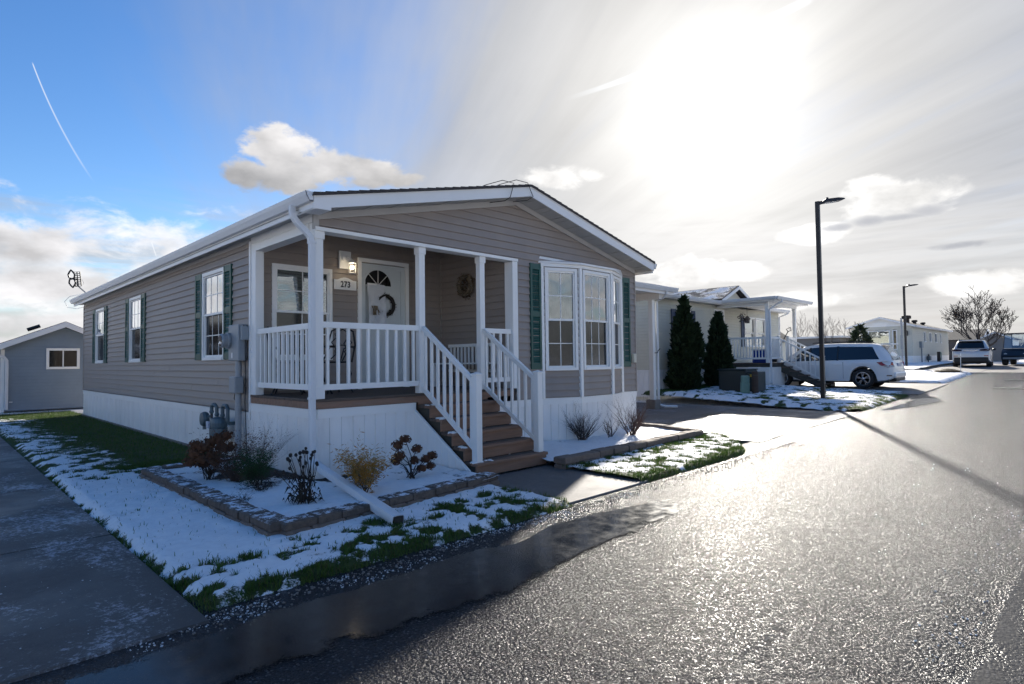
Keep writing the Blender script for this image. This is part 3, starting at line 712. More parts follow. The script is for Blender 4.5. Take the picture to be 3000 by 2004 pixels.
def window(parent, o, al, nm, s0, s1, z0, z1, cols=3, rows=2, mid=None, proud=.035, fw=.055, low_grid=True, inner='curtain', screen=True, blind=0.0, detail=True):
    """double-hung window: frame > sash bars, panes and muntins; a lined recess with curtains behind the glass"""
    pt = frame_pts(o, al, nm); mid = mid if mid is not None else (z0+z1)/2
    mb = MB()
    fbox(mb, pt, s0, s0+fw, -.06, proud, z0, z1); fbox(mb, pt, s1-fw, s1, -.06, proud, z0, z1)
    fbox(mb, pt, s0+fw, s1-fw, -.06, proud, z1-fw, z1); fbox(mb, pt, s0+fw, s1-fw, -.06, proud+.015, z0, z0+fw*.9)
    w = mb.build('window', M['white_vinyl'], parent)
    a, b = s0+fw, s1-fw
    up = MB(); sw = .028
    for (zl, zh, n) in ((mid-.02, z1-fw, .014), (z0+fw*.9, mid+.02, -.008)):
        sm = MB(); fbox(sm, pt, a, a+sw, n-.02, n+.008, zl, zh); fbox(sm, pt, b-sw, b, n-.02, n+.008, zl, zh); fbox(sm, pt, a+sw, b-sw, n-.02, n+.008, zh-sw*1.1, zh); fbox(sm, pt, a+sw, b-sw, n-.02, n+.008, zl, zl+sw*1.3)
        sm.build('sash', M['white_vinyl'], w)
    for zl, zh, n, isup in ((mid+.015, z1-fw-sw, .004, True), (z0+fw*.9+sw, mid-.015, -.018, False)):
        if not detail:
            fbox(MB(), pt, a+sw, b-sw, n-.004, n, zl, zh).build('pane', M['glass' if isup or not screen else 'glass_screen'], w); continue
        cw = (b-a-2*sw)/cols; rh = (zh-zl)/rows
        g = MB(); fbox(g, pt, a+sw, b-sw, n-.004, n, zl, zh); g.build('pane', M['glass' if isup or not screen else 'glass_screen'], w)
        if isup or low_grid:
            for i in range(1, cols): m_ = MB(); fbox(m_, pt, a+sw+cw*i-.007, a+sw+cw*i+.007, n-.012, n+.004, zl, zh); m_.build('muntin', M['white_vinyl'], w)
            for j in range(1, rows): m_ = MB(); fbox(m_, pt, a+sw, b-sw, n-.011, n+.003, zl+rh*j-.007, zl+rh*j+.007); m_.build('muntin', M['white_vinyl'], w)
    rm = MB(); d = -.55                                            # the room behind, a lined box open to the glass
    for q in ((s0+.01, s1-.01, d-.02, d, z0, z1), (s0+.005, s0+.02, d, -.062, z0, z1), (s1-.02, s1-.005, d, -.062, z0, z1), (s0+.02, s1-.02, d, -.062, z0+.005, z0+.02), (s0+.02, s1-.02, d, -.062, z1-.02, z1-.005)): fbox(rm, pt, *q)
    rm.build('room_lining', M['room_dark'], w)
    if inner == 'curtain':
        for c0, c1 in ((a, a+(b-a)*.26), (b-(b-a)*.26, b)):
            n = 18; vs, fs = [], []
            for i in range(n+1):
                t = i/n; s = c0+(c1-c0)*t; q = -.12+.02*math.sin(t*22+c0*9)
                vs += [pt(s, q, z0+.06), pt(s, q, z1-.06)]
            fs = [(2*i, 2*i+2, 2*i+3, 2*i+1) for i in range(n)]
            MB().add(vs, fs).build('curtain', M['curtain'], w, fix=False)
    elif inner == 'blind':
        n = int((z1-z0-.16)/.05*(blind or 1.0)); mbb = MB()
        for i in range(n):
            z = z1-.08-i*.05; vs = [pt(a, -.09, z), pt(b, -.09, z), pt(b, -.125, z-.022), pt(a, -.125, z-.022)]
            mbb.add(vs+[v-Vector((0, 0, .003)) for v in vs], [(0, 1, 2, 3), (7, 6, 5, 4), (0, 3, 7, 4), (1, 5, 6, 2), (0, 4, 5, 1), (3, 2, 6, 7)])
        tag(mbb.build('blind', M['blind'], w), kind='stuff')
    return w
LOUV = {}
def shutter(parent, o, al, nm, s0, s1, z0, z1, matn, n=40, louvers=True):
    pt = frame_pts(o, al, nm); e = .045; th0, th1 = .012, .045; mid = z0+(z1-z0)*.52
    mb = MB(); fbox(mb, pt, s0, s0+e, th0, th1, z0, z1); fbox(mb, pt, s1-e, s1, th0, th1, z0, z1)
    for a, b in ((z0, z0+.10), (mid-.045, mid+.045), (z1-.10, z1)): fbox(mb, pt, s0+e, s1-e, th0, th1-.003, a, b)
    fbox(mb, pt, s0+e, s1-e, th0, th0+.008, z0+.10, z1-.10)
    sh = mb.build('shutter', M[matn], parent)
    if louvers:
        zs = []
        for a, b in ((z0+.10, mid-.045), (mid+.045, z1-.10)):
            k = max(3, int(n*(b-a)/(z1-z0))); zs += [(a+(b-a)*i/k, (b-a)/k) for i in range(k)]
        key = None
        for z, h in zs:
            mb = MB(); vs = [pt(s, q, zz) for s in (s0+e, s1-e) for q, zz in ((th0+.008, z+h*.98), (th1-.006, z+h*.20), (th1-.006, z+h*.05), (th0+.008, z+h*.55))]
            mb.add(vs, [(0, 1, 5, 4), (1, 2, 6, 5), (2, 3, 7, 6), (3, 0, 4, 7), (3, 2, 1, 0), (4, 5, 6, 7)]); mb.build('louver', M[matn], sh, fix=False)
    return sh
def railing(parent, p, q, zt, zb, nb, base_z=None, bw=.034, rail_h=.075, rail_w=.055, round_top=False, inset=.05):
    """level or sloping rail from p to q (heights measured above p and q): top rail, bottom rail, each baluster its own sub-part"""
    p, q = Vector(p), Vector(q); r = MB(); r.bar(p+Vector((0, 0, zt)), q+Vector((0, 0, zt)), rail_w, rail_h); rl = r.build('railing', M['white_vinyl'], parent)
    MB().bar(p+Vector((0, 0, zb)), q+Vector((0, 0, zb)), rail_w*.9, rail_h*.95).build('bottom_rail', M['white_vinyl'], rl)
    d = (q-p); hd = Vector((d.x, d.y, 0)).normalized()
    for i in range(nb):
        t = inset+(1-2*inset)*i/max(1, nb-1); c = p+d*t
        MB().bar(c+Vector((0, 0, zb+.015)), c+Vector((0, 0, zt-.015)), bw, bw, up=hd).build('baluster', M['white_vinyl'], rl)
    return rl
def post(parent, x, y, z0, z1, w=.10, name='post', cap='column'):
    mb = MB(); mb.bbox(x-w/2, x+w/2, y-w/2, y+w/2, z0, z1); o = mb.build(name, M['white_vinyl'], parent)
    if cap == 'column':
        MB().bbox(x-w*.62, x+w*.62, y-w*.62, y+w*.62, z1-.10, z1-.001).build('post_cap', M['white_vinyl'], o); MB().bbox(x-w*.60, x+w*.60, y-w*.60, y+w*.60, z0+.001, z0+.14).build('post_base', M['white_vinyl'], o)
    else:
        c = MB(); e = w*.60; c.box(x-e, x+e, y-e, y+e, z1, z1+.018); c.add([(x-e, y-e, z1+.018), (x+e, y-e, z1+.018), (x+e, y+e, z1+.018), (x-e, y+e, z1+.018), (x, y, z1+.045)], [(0, 1, 4), (1, 2, 4), (2, 3, 4), (3, 0, 4)])
        c.build('post_cap', M['white_vinyl'], o, fix=False)
    return o
def skirting(parent, o, al, nm, s0, s1, z0, z1, band=.11, pw=.155, matn='white_skirt', slope=None, name='skirting'):
    """panelled skirt: each ribbed panel its own sub-part under a flat top band"""
    pt = frame_pts(o, al, nm); mb = MB()
    if slope is None and band: fbox(mb, pt, s0, s1, -.02, .022, z1-band, z1); fbox(mb, pt, s0, s1, .022, .030, z1-.018, z1-.002)
    else: fbox(mb, pt, s0, s1, -.02, -.012, z0, min(slope(s0), slope(s1)) if slope else z1)
    sk = mb.build(name, M['white_vinyl' if matn == 'white_skirt' else matn], parent)
    n = max(1, round((s1-s0)/pw)); w = (s1-s0)/n
    for i in range(n):
        a, b = s0+w*i, s0+w*(i+1); ta = (slope(a) if slope else z1-band); tb = (slope(b) if slope else z1-band)
        if max(ta, tb)-z0 < .02: continue
        ta, tb = max(ta, z0+.004), max(tb, z0+.004); g = .006; dv = .004 if i % 2 else .0
        P = [(a, -.012, z0), (b, -.012, z0), (b, -.012, tb), (a, -.012, ta), (a, .0, z0), (a+g, .010+dv, z0), (b-g, .010+dv, z0), (b, .0, z0), (b, .0, tb), (b-g, .010+dv, tb), (a+g, .010+dv, ta), (a, .0, ta)]
        MB().add([pt(*p) for p in P], [(4, 5, 10, 11), (5, 6, 9, 10), (6, 7, 8, 9), (0, 4, 11, 3), (1, 2, 8, 7), (3, 11, 10, 9, 8, 2), (0, 1, 7, 6, 5, 4)]).build('skirting_panel', M[matn], sk, fix=False)
    return sk
def gutter(parent, x0, y0, x1, y1, z, out, h=.11, d=.10, matn='gutter_white'):
    """ogee gutter running from (x0,y0) to (x1,y1); out is the outward unit vector"""
    a, b, out = Vector((x0, y0, z)), Vector((x1, y1, z)), Vector(out)
    prof = [(0, 0), (0, -h), (d*.55, -h), (d*.72, -h*.72), (d*.92, -h*.38), (d, -h*.12), (d*1.02, 0), (d*.93, 0), (d*.90, -h*.14), (d*.80, -h*.40), (d*.60, -h*.75), (d*.5, -h*.92), (.006, -h*.92), (.006, 0)]
    n = len(prof); vs = [p+out*u+Vector((0, 0, v)) for p in (a, b) for u, v in prof]
    fs = [(i, (i+1) % n, n+(i+1) % n, n+i) for i in range(n)]+[(0, 1, 12, 13), (1, 2, 11, 12), (2, 3, 10, 11), (3, 4, 9, 10), (4, 5, 8, 9), (5, 6, 7, 8)]
    fs += [tuple(n+k for k in f) for f in fs[-6:]]
    g = MB().add(vs, fs).build('gutter', M[matn], parent)
    for p in (a, b):
        q = (b-a).normalized()*(.003 if p == a else -.003)
        MB().add([p+q*0+out*u+Vector((0, 0, v)) for u, v in prof[:7]]+[p+q+out*u+Vector((0, 0, v)) for u, v in prof[:7]], [tuple(range(7)), tuple(range(13, 6, -1))]).build('end_cap', M[matn], g)
    return g
def rtube(pts, w, d):                                             # rectangular pipe with corrugated look: square-section tube
    mb = MB(); P = [Vector(p) for p in pts]; n = 12; prev = None; vs = []
    for i, p in enumerate(P):
        t = (P[min(i+1, len(P)-1)]-P[max(i-1, 0)]).normalized()
        a = Vector((1, 0, 0))-t*t.x if prev is None else prev-t*prev.dot(t)
        if a.length < .1: a = Vector((0, 1, 0))-t*t.y
        a.normalize(); prev = a; b = t.cross(a)
        for k in range(n):
            th = 2*math.pi*(k+.5)/n; c, s = math.cos(th), math.sin(th); m = max(abs(c), abs(s)); q = (c/m, s/m)
            rr_ = .88 if abs(abs(c)-abs(s)) < .2 else 1.0
            vs.append(p+a*q[0]*w/2*rr_+b*q[1]*d/2*rr_)
    fs = [(i*n+k, i*n+(k+1) % n, (i+1)*n+(k+1) % n, (i+1)*n+k) for i in range(len(P)-1) for k in range(n)]+[tuple(range(n))]
    return mb.add(vs, fs)

# ------------------------------------------------------------------ the taupe house
W, L, ZW, XM = 6.95, 14.5, 3.30, 3.475
SLOPE = .23; PITCH_S = .1165; YD, XP = 1.956, 3.46
H = empty('manufactured_home', (XM, 7.2, 0), 'taupe vinyl-sided single-storey home with white covered porch, green shutters and bay window', 'house')
win_l = [(3.0, 4.03), (7.97, 9.02), (11.66, 12.74)]
siding(H, (0, 0, 0), (0, 1, 0), (-1, 0, 0), 1.97, L, .75, 3.24, .113, .876-.113, 'siding', [(a+.03, b-.03, 1.55, 2.96) for a, b in win_l])
gt = lambda z: (XM-(ZW+SLOPE*XM-z)/SLOPE, XM+(ZW+SLOPE*XM-z)/SLOPE)
siding(H, (0, 0, 0), (1, 0, 0), (0, -1, 0), 0, W, .80, 4.09, PITCH_S, .798, 'siding', [(-.1, XP, 0, 3.09), (4.12, 6.44, .7, 3.12)], top=gt)
siding(H, (0, YD, 0), (1, 0, 0), (0, -1, 0),   .06, XP, 1.0, 4.06, PITCH_S, .798, 'siding', top=lambda z: ((z-ZW)/SLOPE, XP), openings=[(.30, 1.23, 1.53, 2.93), (1.73, 2.70, .9, 3.17)])
siding(H, (XP, 0, 0), (0, 1, 0), (-1, 0, 0), .17, YD, 1.0, 4.06, PITCH_S, .798, 'siding', core=.05)
w = MB().box(W-.08, W, .085, L, 0, ZW).build('wall', M['siding'], H); w2 = MB().box(.1, W-.09, L-.08, L, 0, ZW).build('wall', M['siding'], H)
MB().prism([(0, L-.04, ZW), (W, L-.04, ZW), (XM, L-.04, ZW+SLOPE*XM-.02)], (0, -.04, 0)).build('gable', M['siding'], H)
# trims
for q, mt in (((XM*2-.005, W+.026, -.030, .06, .80, 3.27), 'siding_trim'), ((-.028, .05, L-.05, L+.02, .75, 3.22), 'siding_trim'), ((XP-.03, XP-.002, YD-.05, YD-.022, 1.02, 3.3), 'siding_trim'), ((-.030, .0, 1.955, 2.0, .74, 3.24), 'white_vinyl'), ((-.034, .030, -.034, .02, 3.09, 3.32), 'frieze')):
    MB().box(*q).build('corner_trim', M[mt], H)
# porch beam: front and side, ceiling, jambs
MB().box(.0, XP, .09, .16, 3.12, 3.45).build('beam', M['white_vinyl'], H); MB().box(.0, XP, .0, .16, 3.075, 3.12).build('beam', M['white_vinyl'], H); MB().box(-.02, XP+.045, -.045, -.001, 3.072, 3.118).build('beam_trim', M['white_vinyl'], H)
MB().box(-.012, .15, .165, 1.96, 3.08, 3.23).build('beam', M['white_vinyl'], H); MB().box(-.022, .02, .02, 1.953, 3.185, 3.29).build('beam_trim', M['white_vinyl'], H)
MB().prism([(.155, .165, ZW-.005), (XP-.03, .165, ZW-.005+SLOPE*(XP-.03)), (XP-.03, .165, ZW+.03+SLOPE*(XP-.03)), (.155, .165, ZW+.03)], (0, YD-.20, 0)).build('porch_ceiling', M['white_vinyl'], H)
MB().bbox(-.015, .11, 1.80, 1.951, 1.0, 3.08).build('jamb', M['white_vinyl'], H); MB().bbox(XP-.075, XP+.045, -.032, .16, 1.0, 3.07).build('jamb', M['white_vinyl'], H)
post(H, .045, .05, 1.01, 3.075, .112); post(H, 1.60, .05, 1.01, 3.075); post(H, 2.75, .05, 1.01, 3.075)
# frieze, soffits, fascia, roof
for sgn in (0, 1):
    xa, xb = (0.0, XM) if not sgn else (W, XM)
    z0, z1 = ZW-.012, ZW+SLOPE*XM-.012
    MB().prism([(xa, -.026, z0-.085), (xb, -.026, z1-.085), (xb, -.026, z1), (xa, -.026, z0)], (0, -.014, 0)).build('frieze', M['frieze'], H)
OG, XL, XR = .36, -.215, W+.18
zr = lambda x: ZW+SLOPE*(XM-abs(x-XM))                            # soffit line
for xa, xb in ((XL, XM), (XR, XM)):
    n = 26; vs, fs = [], []                                        # ribbed soffit of the rake
    sp = MB()
    for i in range(n):
        x0_, x1_ = xa+(xb-xa)*i/n, xa+(xb-xa)*(i+.92)/n
        dz = .006 if i % 3 == 2 else 0
        sp.add([(x0_, -OG, zr(x0_)-.012+dz), (x1_, -OG, zr(x1_)-.012+dz), (x1_, .0, zr(x1_)-.012+dz), (x0_, .0, zr(x0_)-.012+dz), (x0_, -OG, zr(x0_)+.004), (x1_, -OG, zr(x1_)+.004), (x1_, .0, zr(x1_)+.004), (x0_, .0, zr(x0_)+.004)], [(0, 3, 2, 1), (4, 5, 6, 7), (0, 1, 5, 4), (1, 2, 6, 5), (2, 3, 7, 6), (3, 0, 4, 7)])
    tag(sp.build('soffit', M['soffit'], H, fix=False), kind='stuff')
    f0 = .0
    MB().prism([(xa, -OG, zr(xa)-.02), (xb, -OG, zr(xb)-.02), (xb, -OG, zr(xb)+.125), (xa, -OG, zr(xa)+.125)], (0, -.022, 0)).build('fascia', M['fascia_white'], H)
    MB().prism([(xa, -OG-.022, zr(xa)+.118), (xb, -OG-.022, zr(xb)+.118), (xb, -OG-.022, zr(xb)+.172), (xa, -OG-.022, zr(xa)+.172)], (0, -.012, 0)).build('drip_edge', M['fascia_white'], H)
    # shingled slope, stepped course by course
    nC = 25; rf = MB(); d = Vector((xb-xa, 0, SLOPE*abs(xb-xa))).normalized(); nn = Vector((-d.z if xb > xa else d.z, 0, abs(d.x)))
    Lr = math.hypot(xb-xa, SLOPE*(xb-xa)); p0 = Vector((xa, 0, zr(xa)+.150))
    top = []
    for i in range(nC):
        a, b = Lr*i/nC, Lr*(i+1)/nC
        top += [p0+d*a+nn*.024, p0+d*b+nn*.013]
    bot = [p0+d*Lr-Vector((0, 0, .02)), p0-Vector((0, 0, .02))-d*.02]
    poly = [Vector((v.x, -OG-.05, v.z)) for v in top+bot]
    rf.prism(poly, (0, L+OG*2+.1, 0)); rf.build('roof', M['shingle'], H)
MB().box(XL, -.0, .0, L+.3, ZW-.015, ZW-.005).build('soffit', M['soffit'], H); MB().box(W+.03, XR, .0, L+.3, ZW-.055, ZW-.045).build('soffit', M['soffit'], H)
vent = MB()                                                        # vent strip along the eave soffit
for i in range(70): vent.box(XL+.07, XL+.10, .3+i*.2, .3+i*.2+.13, ZW-.024, ZW-.0155)
tag(vent.build('soffit_vent', M['fascia_white'], H, fix=False), kind='stuff')
MB().box(XL, XL+.02, -OG+.002, L+.34, ZW-.07, ZW+.13).build('fascia', M['fascia_white'], H); MB().box(XR-.02, XR, -OG+.002, L+.34, ZW-.10, ZW+.11).build('fascia', M['fascia_white'], H)
MB().box(-.020, -.002, 1.99, L, 3.22, 3.285).build('frieze', M['frieze'], H)
gutter(H, XL, -OG-.03, XL, L+.40, ZW+.125, (-1, 0, 0)); gutter(H, XR, -OG-.03, XR, L+.40, ZW+.095, (1, 0, 0))
MB().prism([(XL-.01, -OG-.026, ZW-.06), (XL+.22, -OG-.026, ZW-.055), (XL+.22, -OG-.026, ZW-.005), (XL-.01, -OG-.026, ZW-.005)], (0, .30, 0)).build('eave_return', M['fascia_white'], H)
# downspout with its long extension over the bed
dsx, dsy = -.085, -.075
ds = rtube([(-.285, .02, 3.33), (-.285, .02, 3.25), (-.275, .012, 3.20), (-.235, -.01, 3.13), (-.15, -.05, 3.03), (-.105, -.070, 2.97), (dsx, dsy, 2.88), (dsx, dsy, 2.0), (dsx, dsy, 1.0), (dsx, dsy, .25)], .075, .062).build('downspout', M['gutter_white'], H)
for z in (2.9, 1.03): MB().box(dsx-.043, dsx+.043, dsy-.037, dsy+.037, z-.012, z+.012).build('coupling', M['gutter_white'], ds)
ext = rtube([(dsx+.0, dsy+.02, .30), (dsx-.004, dsy-.05, .262), (-.19, -.88, .188), (-.305, -1.66, .117)], .095, .078).build('extension_pipe', M['gutter_white'], ds)
e2 = rtube([(-.298, -1.60, .1225), (-.347, -1.95, .090), (-.40, -2.33, .055)], .112, .092).build('extension_pipe', M['gutter_white'], ds)
MB().add([(-.40+a, -2.331-.002*0, .055+b) for a, b in ((-.048, -.038), (.048, -.038), (.048, .038), (-.048, .038))], [(0, 1, 2, 3)]).build('outlet', M['black_plastic'], ds)
# windows and shutters on the side
for i, (a, b) in enumerate(win_l):
    window(H, (0, 0, 0), (0, 1, 0), (-1, 0, 0), a, b, 1.52, 2.99, cols=3, rows=2, mid=2.28, low_grid=(i == 0))
    for s0, s1 in ((a-.325, a-.01), (b+.01, b+.325)): shutter(H, (0, 0, 0), (0, 1, 0), (-1, 0, 0), s0, s1, 1.53, 3.0, 'shutter_green', 34)
window(H, (0, YD, 0), (1, 0, 0), (0, -1, 0), .28, 1.25, 1.50, 2.95, cols=2, rows=2, mid=2.24, inner='blind', blind=.9, screen=True)
# bay window
BAY = [(4.10, 0.0), (4.80, -.28), (5.73, -.28), (6.45, 0.0)]
for i in range(3):
    (xa, ya), (xb, yb) = BAY[i], BAY[i+1]; d = Vector((xb-xa, yb-ya, 0)); Ln = d.length; d.normalize(); nm = Vector((d.y, -d.x, 0)); o = (xa, ya, 0)
    siding(H, o, d, nm, .02, Ln-.02, .80, 3.10, PITCH_S, .798, 'siding', [(.085, Ln-.085, 1.28, 3.04)], core=.03)
    window(H, o, d, nm, .06, Ln-.06, 1.27, 3.045, cols=(2 if i != 1 else 3), rows=2, mid=2.15, proud=.045, fw=.05)
    skirting(H, o, d, nm, 0.0, Ln, .0, .80, band=.11)
    b_ = MB(); pt = frame_pts(o, d, nm); fbox(b_, pt, -.02, Ln+.02, .0, .055, 3.06, 3.115); b_.build('bay_trim', M['white_vinyl'], H)
for x, y in BAY: MB().bbox(x-.034, x+.034, y-.048, y+.01, .795, 3.062).build('bay_post', M['white_vinyl'], H)
rb = [(4.02, -.02), (4.76, -.375), (5.77, -.375), (6.53, -.02)]
MB().add([(x, y, 3.117) for x, y in rb]+[(x, y, 3.150) for x, y in rb]+[(x*.96+5.27*.04, -.015, 3.235) for x, y in rb], [(3, 2, 1, 0), (0, 1, 5, 4), (1, 2, 6, 5), (2, 3, 7, 6), (4, 5, 9, 8), (5, 6, 10, 9), (6, 7, 11, 10), (0, 4, 8), (3, 11, 7), (0, 8, 9, 10, 11, 3)]).build('bay_roof', M['fascia_white'], H)
for s0, s1 in ((3.80, 4.06), (6.49, 6.75)): shutter(H, (0, 0, 0), (1, 0, 0), (0, -1, 0), s0, s1, 1.30, 3.09, 'shutter_green', 46)
ob = MB(); ob.bbox(6.80, 6.89, -.085, -.02, 1.38, 1.56, .008); ob.build('outlet_cover', M['cream_siding'], H)
# skirting
skirting(H, (0, 0, 0), (0, 1, 0), (-1, 0, 0), 1.99, L, .03, .75, pw=.20); skirting(H, (0, 0, 0), (0, 1, 0), (-1, 0, 0), .01, 1.975, .03, .885, pw=.155)
skirting(H, (0, 0, 0), (1, 0, 0), (0, -1, 0), .012, 1.46, .03, .885, pw=.16); skirting(H, (0, 0, 0), (1, 0, 0), (0, -1, 0), 2.85, 4.10, .03, .80); skirting(H, (0, 0, 0), (1, 0, 0), (0, -1, 0), 6.45, W+.01, .03, .80)
MB().bbox(-.018, .020, -.016, .022, .03, .775).build('skirting_corner', M['white_vinyl'], H)
MB().box(-.06, .1, -.05, L+.05, -.10, .045).build('foundation', M['concrete_base'], H); MB().box(.12, 1.45, -.055, .08, -.10, .042).build('foundation', M['concrete_base'], H); MB().box(2.85, W+.04, -.05, .08, -.1, .04).build('foundation', M['concrete_base'], H)
# porch deck, rim boards and steps
dk = MB().box(.03, XP-.05, .04, YD-.03, .90, .972).build('deck', M['deck_wood'], H)
n = 14; bw_ = (YD+.03)/n
for i in range(n): MB().bbox(-.025, XP-.03, -.03+bw_*i+.003, -.03+bw_*(i+1)-.003, .975, 1.008, .004).build('deck_board', M['deck_wood'], dk)
MB().box(.0, 3.40, -.018, .02, .888, .972).build('rim_board', M['step_wood'], H); MB().box(-.018, .018, .025, YD-.01, .888, .972).build('rim_board', M['step_wood'], H)
st = empty('stairs', (XM, 7.2, 0)); st.location = (0, 0, 0); st.parent = H; ORG[st.name] = ORG[H.name]
SX0, SX1 = 1.50, 2.83; nose = [-.31, -.545, -.78, -1.01, -1.24]; tz = [.85, .68, .51, .34, .17]
for i in range(5):
    back = 0.0 if i == 0 else nose[i-1]+.03
    d = (back-nose[i])/2
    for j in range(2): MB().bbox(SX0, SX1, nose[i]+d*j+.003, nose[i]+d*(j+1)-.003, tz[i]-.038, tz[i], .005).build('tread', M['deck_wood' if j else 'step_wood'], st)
    MB().box(SX0+.01, SX1-.01, nose[i]+.028, nose[i]+.050, tz[i]-.165, tz[i]-.040).build('riser', M['step_wood'], st)
MB().box(SX0+.01, SX1-.01, -.012, .012, .855, .888).build('riser', M['step_wood'], st)
for x in (SX0+.035, SX1-.035):
    P = [(x, .0, -.0), (x, .0, .81)]
    for i in range(5): P += [(x, (0 if i == 0 else nose[i-1]+.052), tz[i]-.040), (x, nose[i]+.052, tz[i]-.040)]
    P += [(x, nose[4]+.052, .0)]
    MB().prism(P, (.036, 0, 0), -.5, .5).build('stringer', M['stringer_wood'], st)
side = skirting(H, (SX0-.045, 0, 0), (0, -1, 0), (-1, 0, 0), .0, 1.19, .015, .80, slope=lambda s: .775-.70*(max(0, s-.0)/1.15), pw=.15)
MB().bar((SX0-.052, .0, .785), (SX0-.052, -1.16, .070), .03, .03).build('trim', M['white_vinyl'], side)
for x in (1.60, 2.75):
    post(H, x, -1.13, .17, 1.27, .10, 'newel_post', 'flat')
    railing(H, (x, -.005, 0), (x, -1.09, -.745), 1.93, 1.075, 8, rail_h=.06, rail_w=.05, inset=.055)
railing(H, (.10, .05, 0), (1.552, .05, 0), 1.925, 1.15, 10, inset=.055); railing(H, (.045, .105, 0), (.045, 1.80, 0), 1.915, 1.15, 12, inset=.04); railing(H, (2.80, .05, 0), (3.385, .05, 0), 1.925, 1.15, 4, inset=.10)
# front door
dr = MB(); pt = frame_pts((0, YD, 0), (1, 0, 0), (0, -1, 0))
for q in ((1.71, 1.775, -.06, .045, 1.01, 3.2), (2.655, 2.72, -.06, .045, 1.01, 3.2), (1.775, 2.655, -.06, .045, 3.135, 3.2)): fbox(dr, pt, *q)
door = dr.build('door', M['white_vinyl'], H)
fan = [(2.115+.262*math.cos(a), 2.765+.262*math.sin(a)) for a in np.linspace(0, math.pi, 25)]
lf = MB(); fbox(lf, pt, 1.78, 2.65, -.05, -.005, 1.05, 2.70); fbox(lf, pt, 1.78, 2.65, -.05, -.012, 2.70, 3.12)
for q in ((1.78, 1.86, -.005, .014, 1.05, 3.12), (2.57, 2.65, -.005, .014, 1.05, 3.12), (1.86, 2.57, -.005, .014, 3.05, 3.12), (1.86, 2.57, -.005, .014, 1.05, 1.25)): fbox(lf, pt, *q)
lf.build('door_leaf', M['door_white'], door)
MB().add([pt(x, -.004, z) for x, z in fan]+[pt(x, -.011, z) for x, z in fan], [tuple(range(25)), tuple(range(49, 24, -1))]).build('fanlight', M['car_glass'], door)
rim = [(2.115+.292*math.cos(a), 2.765+.292*math.sin(a)) for a in np.linspace(0, math.pi, 25)]
rm_ = MB(); vs = [pt(x, q, z) for q in (.008,) for x, z in fan+rim]+[pt(x, -.012, z) for x, z in fan+rim]
rm_.add(vs, [(i, i+1, 26+i, 25+i) for i in range(24)]+[(25+i, 26+i, 76+i, 75+i) for i in range(24)]+[(i, 50+i, 51+i, i+1) for i in range(24)])
fbox(rm_, pt, 1.823, 2.407, -.01, .008, 2.735, 2.765); rm_.build('fanlight_frame', M['door_white'], door, fix=False)
for a in (45, 90, 135): MB().bar(pt(2.115, .0, 2.765), pt(2.115+.262*math.cos(R(a)), .0, 2.765+.262*math.sin(R(a))), .008, .010, up=(0, 1, 0)).build('glazing_bar', M['white_vinyl'], door)
MB().lathe([(.0, -.0), (.022, .0), (.022, .03), (.03, .04), (.03, .065), (.0, .07)], (1.84, YD-.012, 2.0), 12, 'y').xf(Matrix.Translation((0, 0, 0))).build('handle', M['chrome'], door)
# ------------------------------------------------------------------ carport on the far side of the taupe house
Cp = empty('carport', (9.2, 4, 0), 'flat white carport roof with square post beside the taupe house', 'carport')
cz = 3.30
MB().box(7.05, 11.35, 1.95, 9.0, cz+.02, cz+.07).build('ceiling', M['white_vinyl'], Cp); MB().box(7.05, 11.75, 1.80, 9.1, cz+.08, cz+.13).build('roof', M['fascia_white'], Cp)
MB().box(7.05, 11.72, 1.79, 1.83, cz-.04, cz+.18).build('fascia', M['fascia_white'], Cp); MB().box(11.72, 11.75, 1.795, 9.1, cz-.03, cz+.18).build('fascia', M['fascia_white'], Cp)
gutter(Cp, 7.1, 1.785, 11.86, 1.785, cz+.16, (0, -1, 0), .12, .10)
MB().box(7.1, 11.5, 2.0, 2.4, cz+.13, cz+.24).build('roof_ridge', M['shingle'], Cp)
MB().box(11.18, 11.33, 1.92, 9.0, cz-.17, cz+.02).build('beam', M['white_vinyl'], Cp)
for y in (2.22, 5.4, 8.4):
    zc = zg(11.25); MB().bbox(11.185, 11.32, y-.07, y+.07, zc+.2, cz-.17).build('post', M['white_vinyl'], Cp)
    MB().bbox(11.10, 11.40, y-.15, y+.15, zc-.08, zc+.24, .02).build('footing', M['concrete_base'], Cp)
rtube([(11.30, 1.76, cz+.06), (11.30, 1.76, cz-.02), (11.34, 1.9, cz-.14), (11.37, 2.12, cz-.22), (11.37, 2.12, .4), (11.37, 2.12, .16), (11.5, 1.98, .10), (11.75, 1.75, .09)], .07, .055).build('downspout', M['gutter_white'], Cp)
MB().tube([(11.26, 2.14, 1.62), (11.20, 2.02, 1.62), (11.20, 2.0, 1.68), (11.24, 1.96, 1.74)], .012, 6).build('hose_hook', M['black_iron'], Cp)

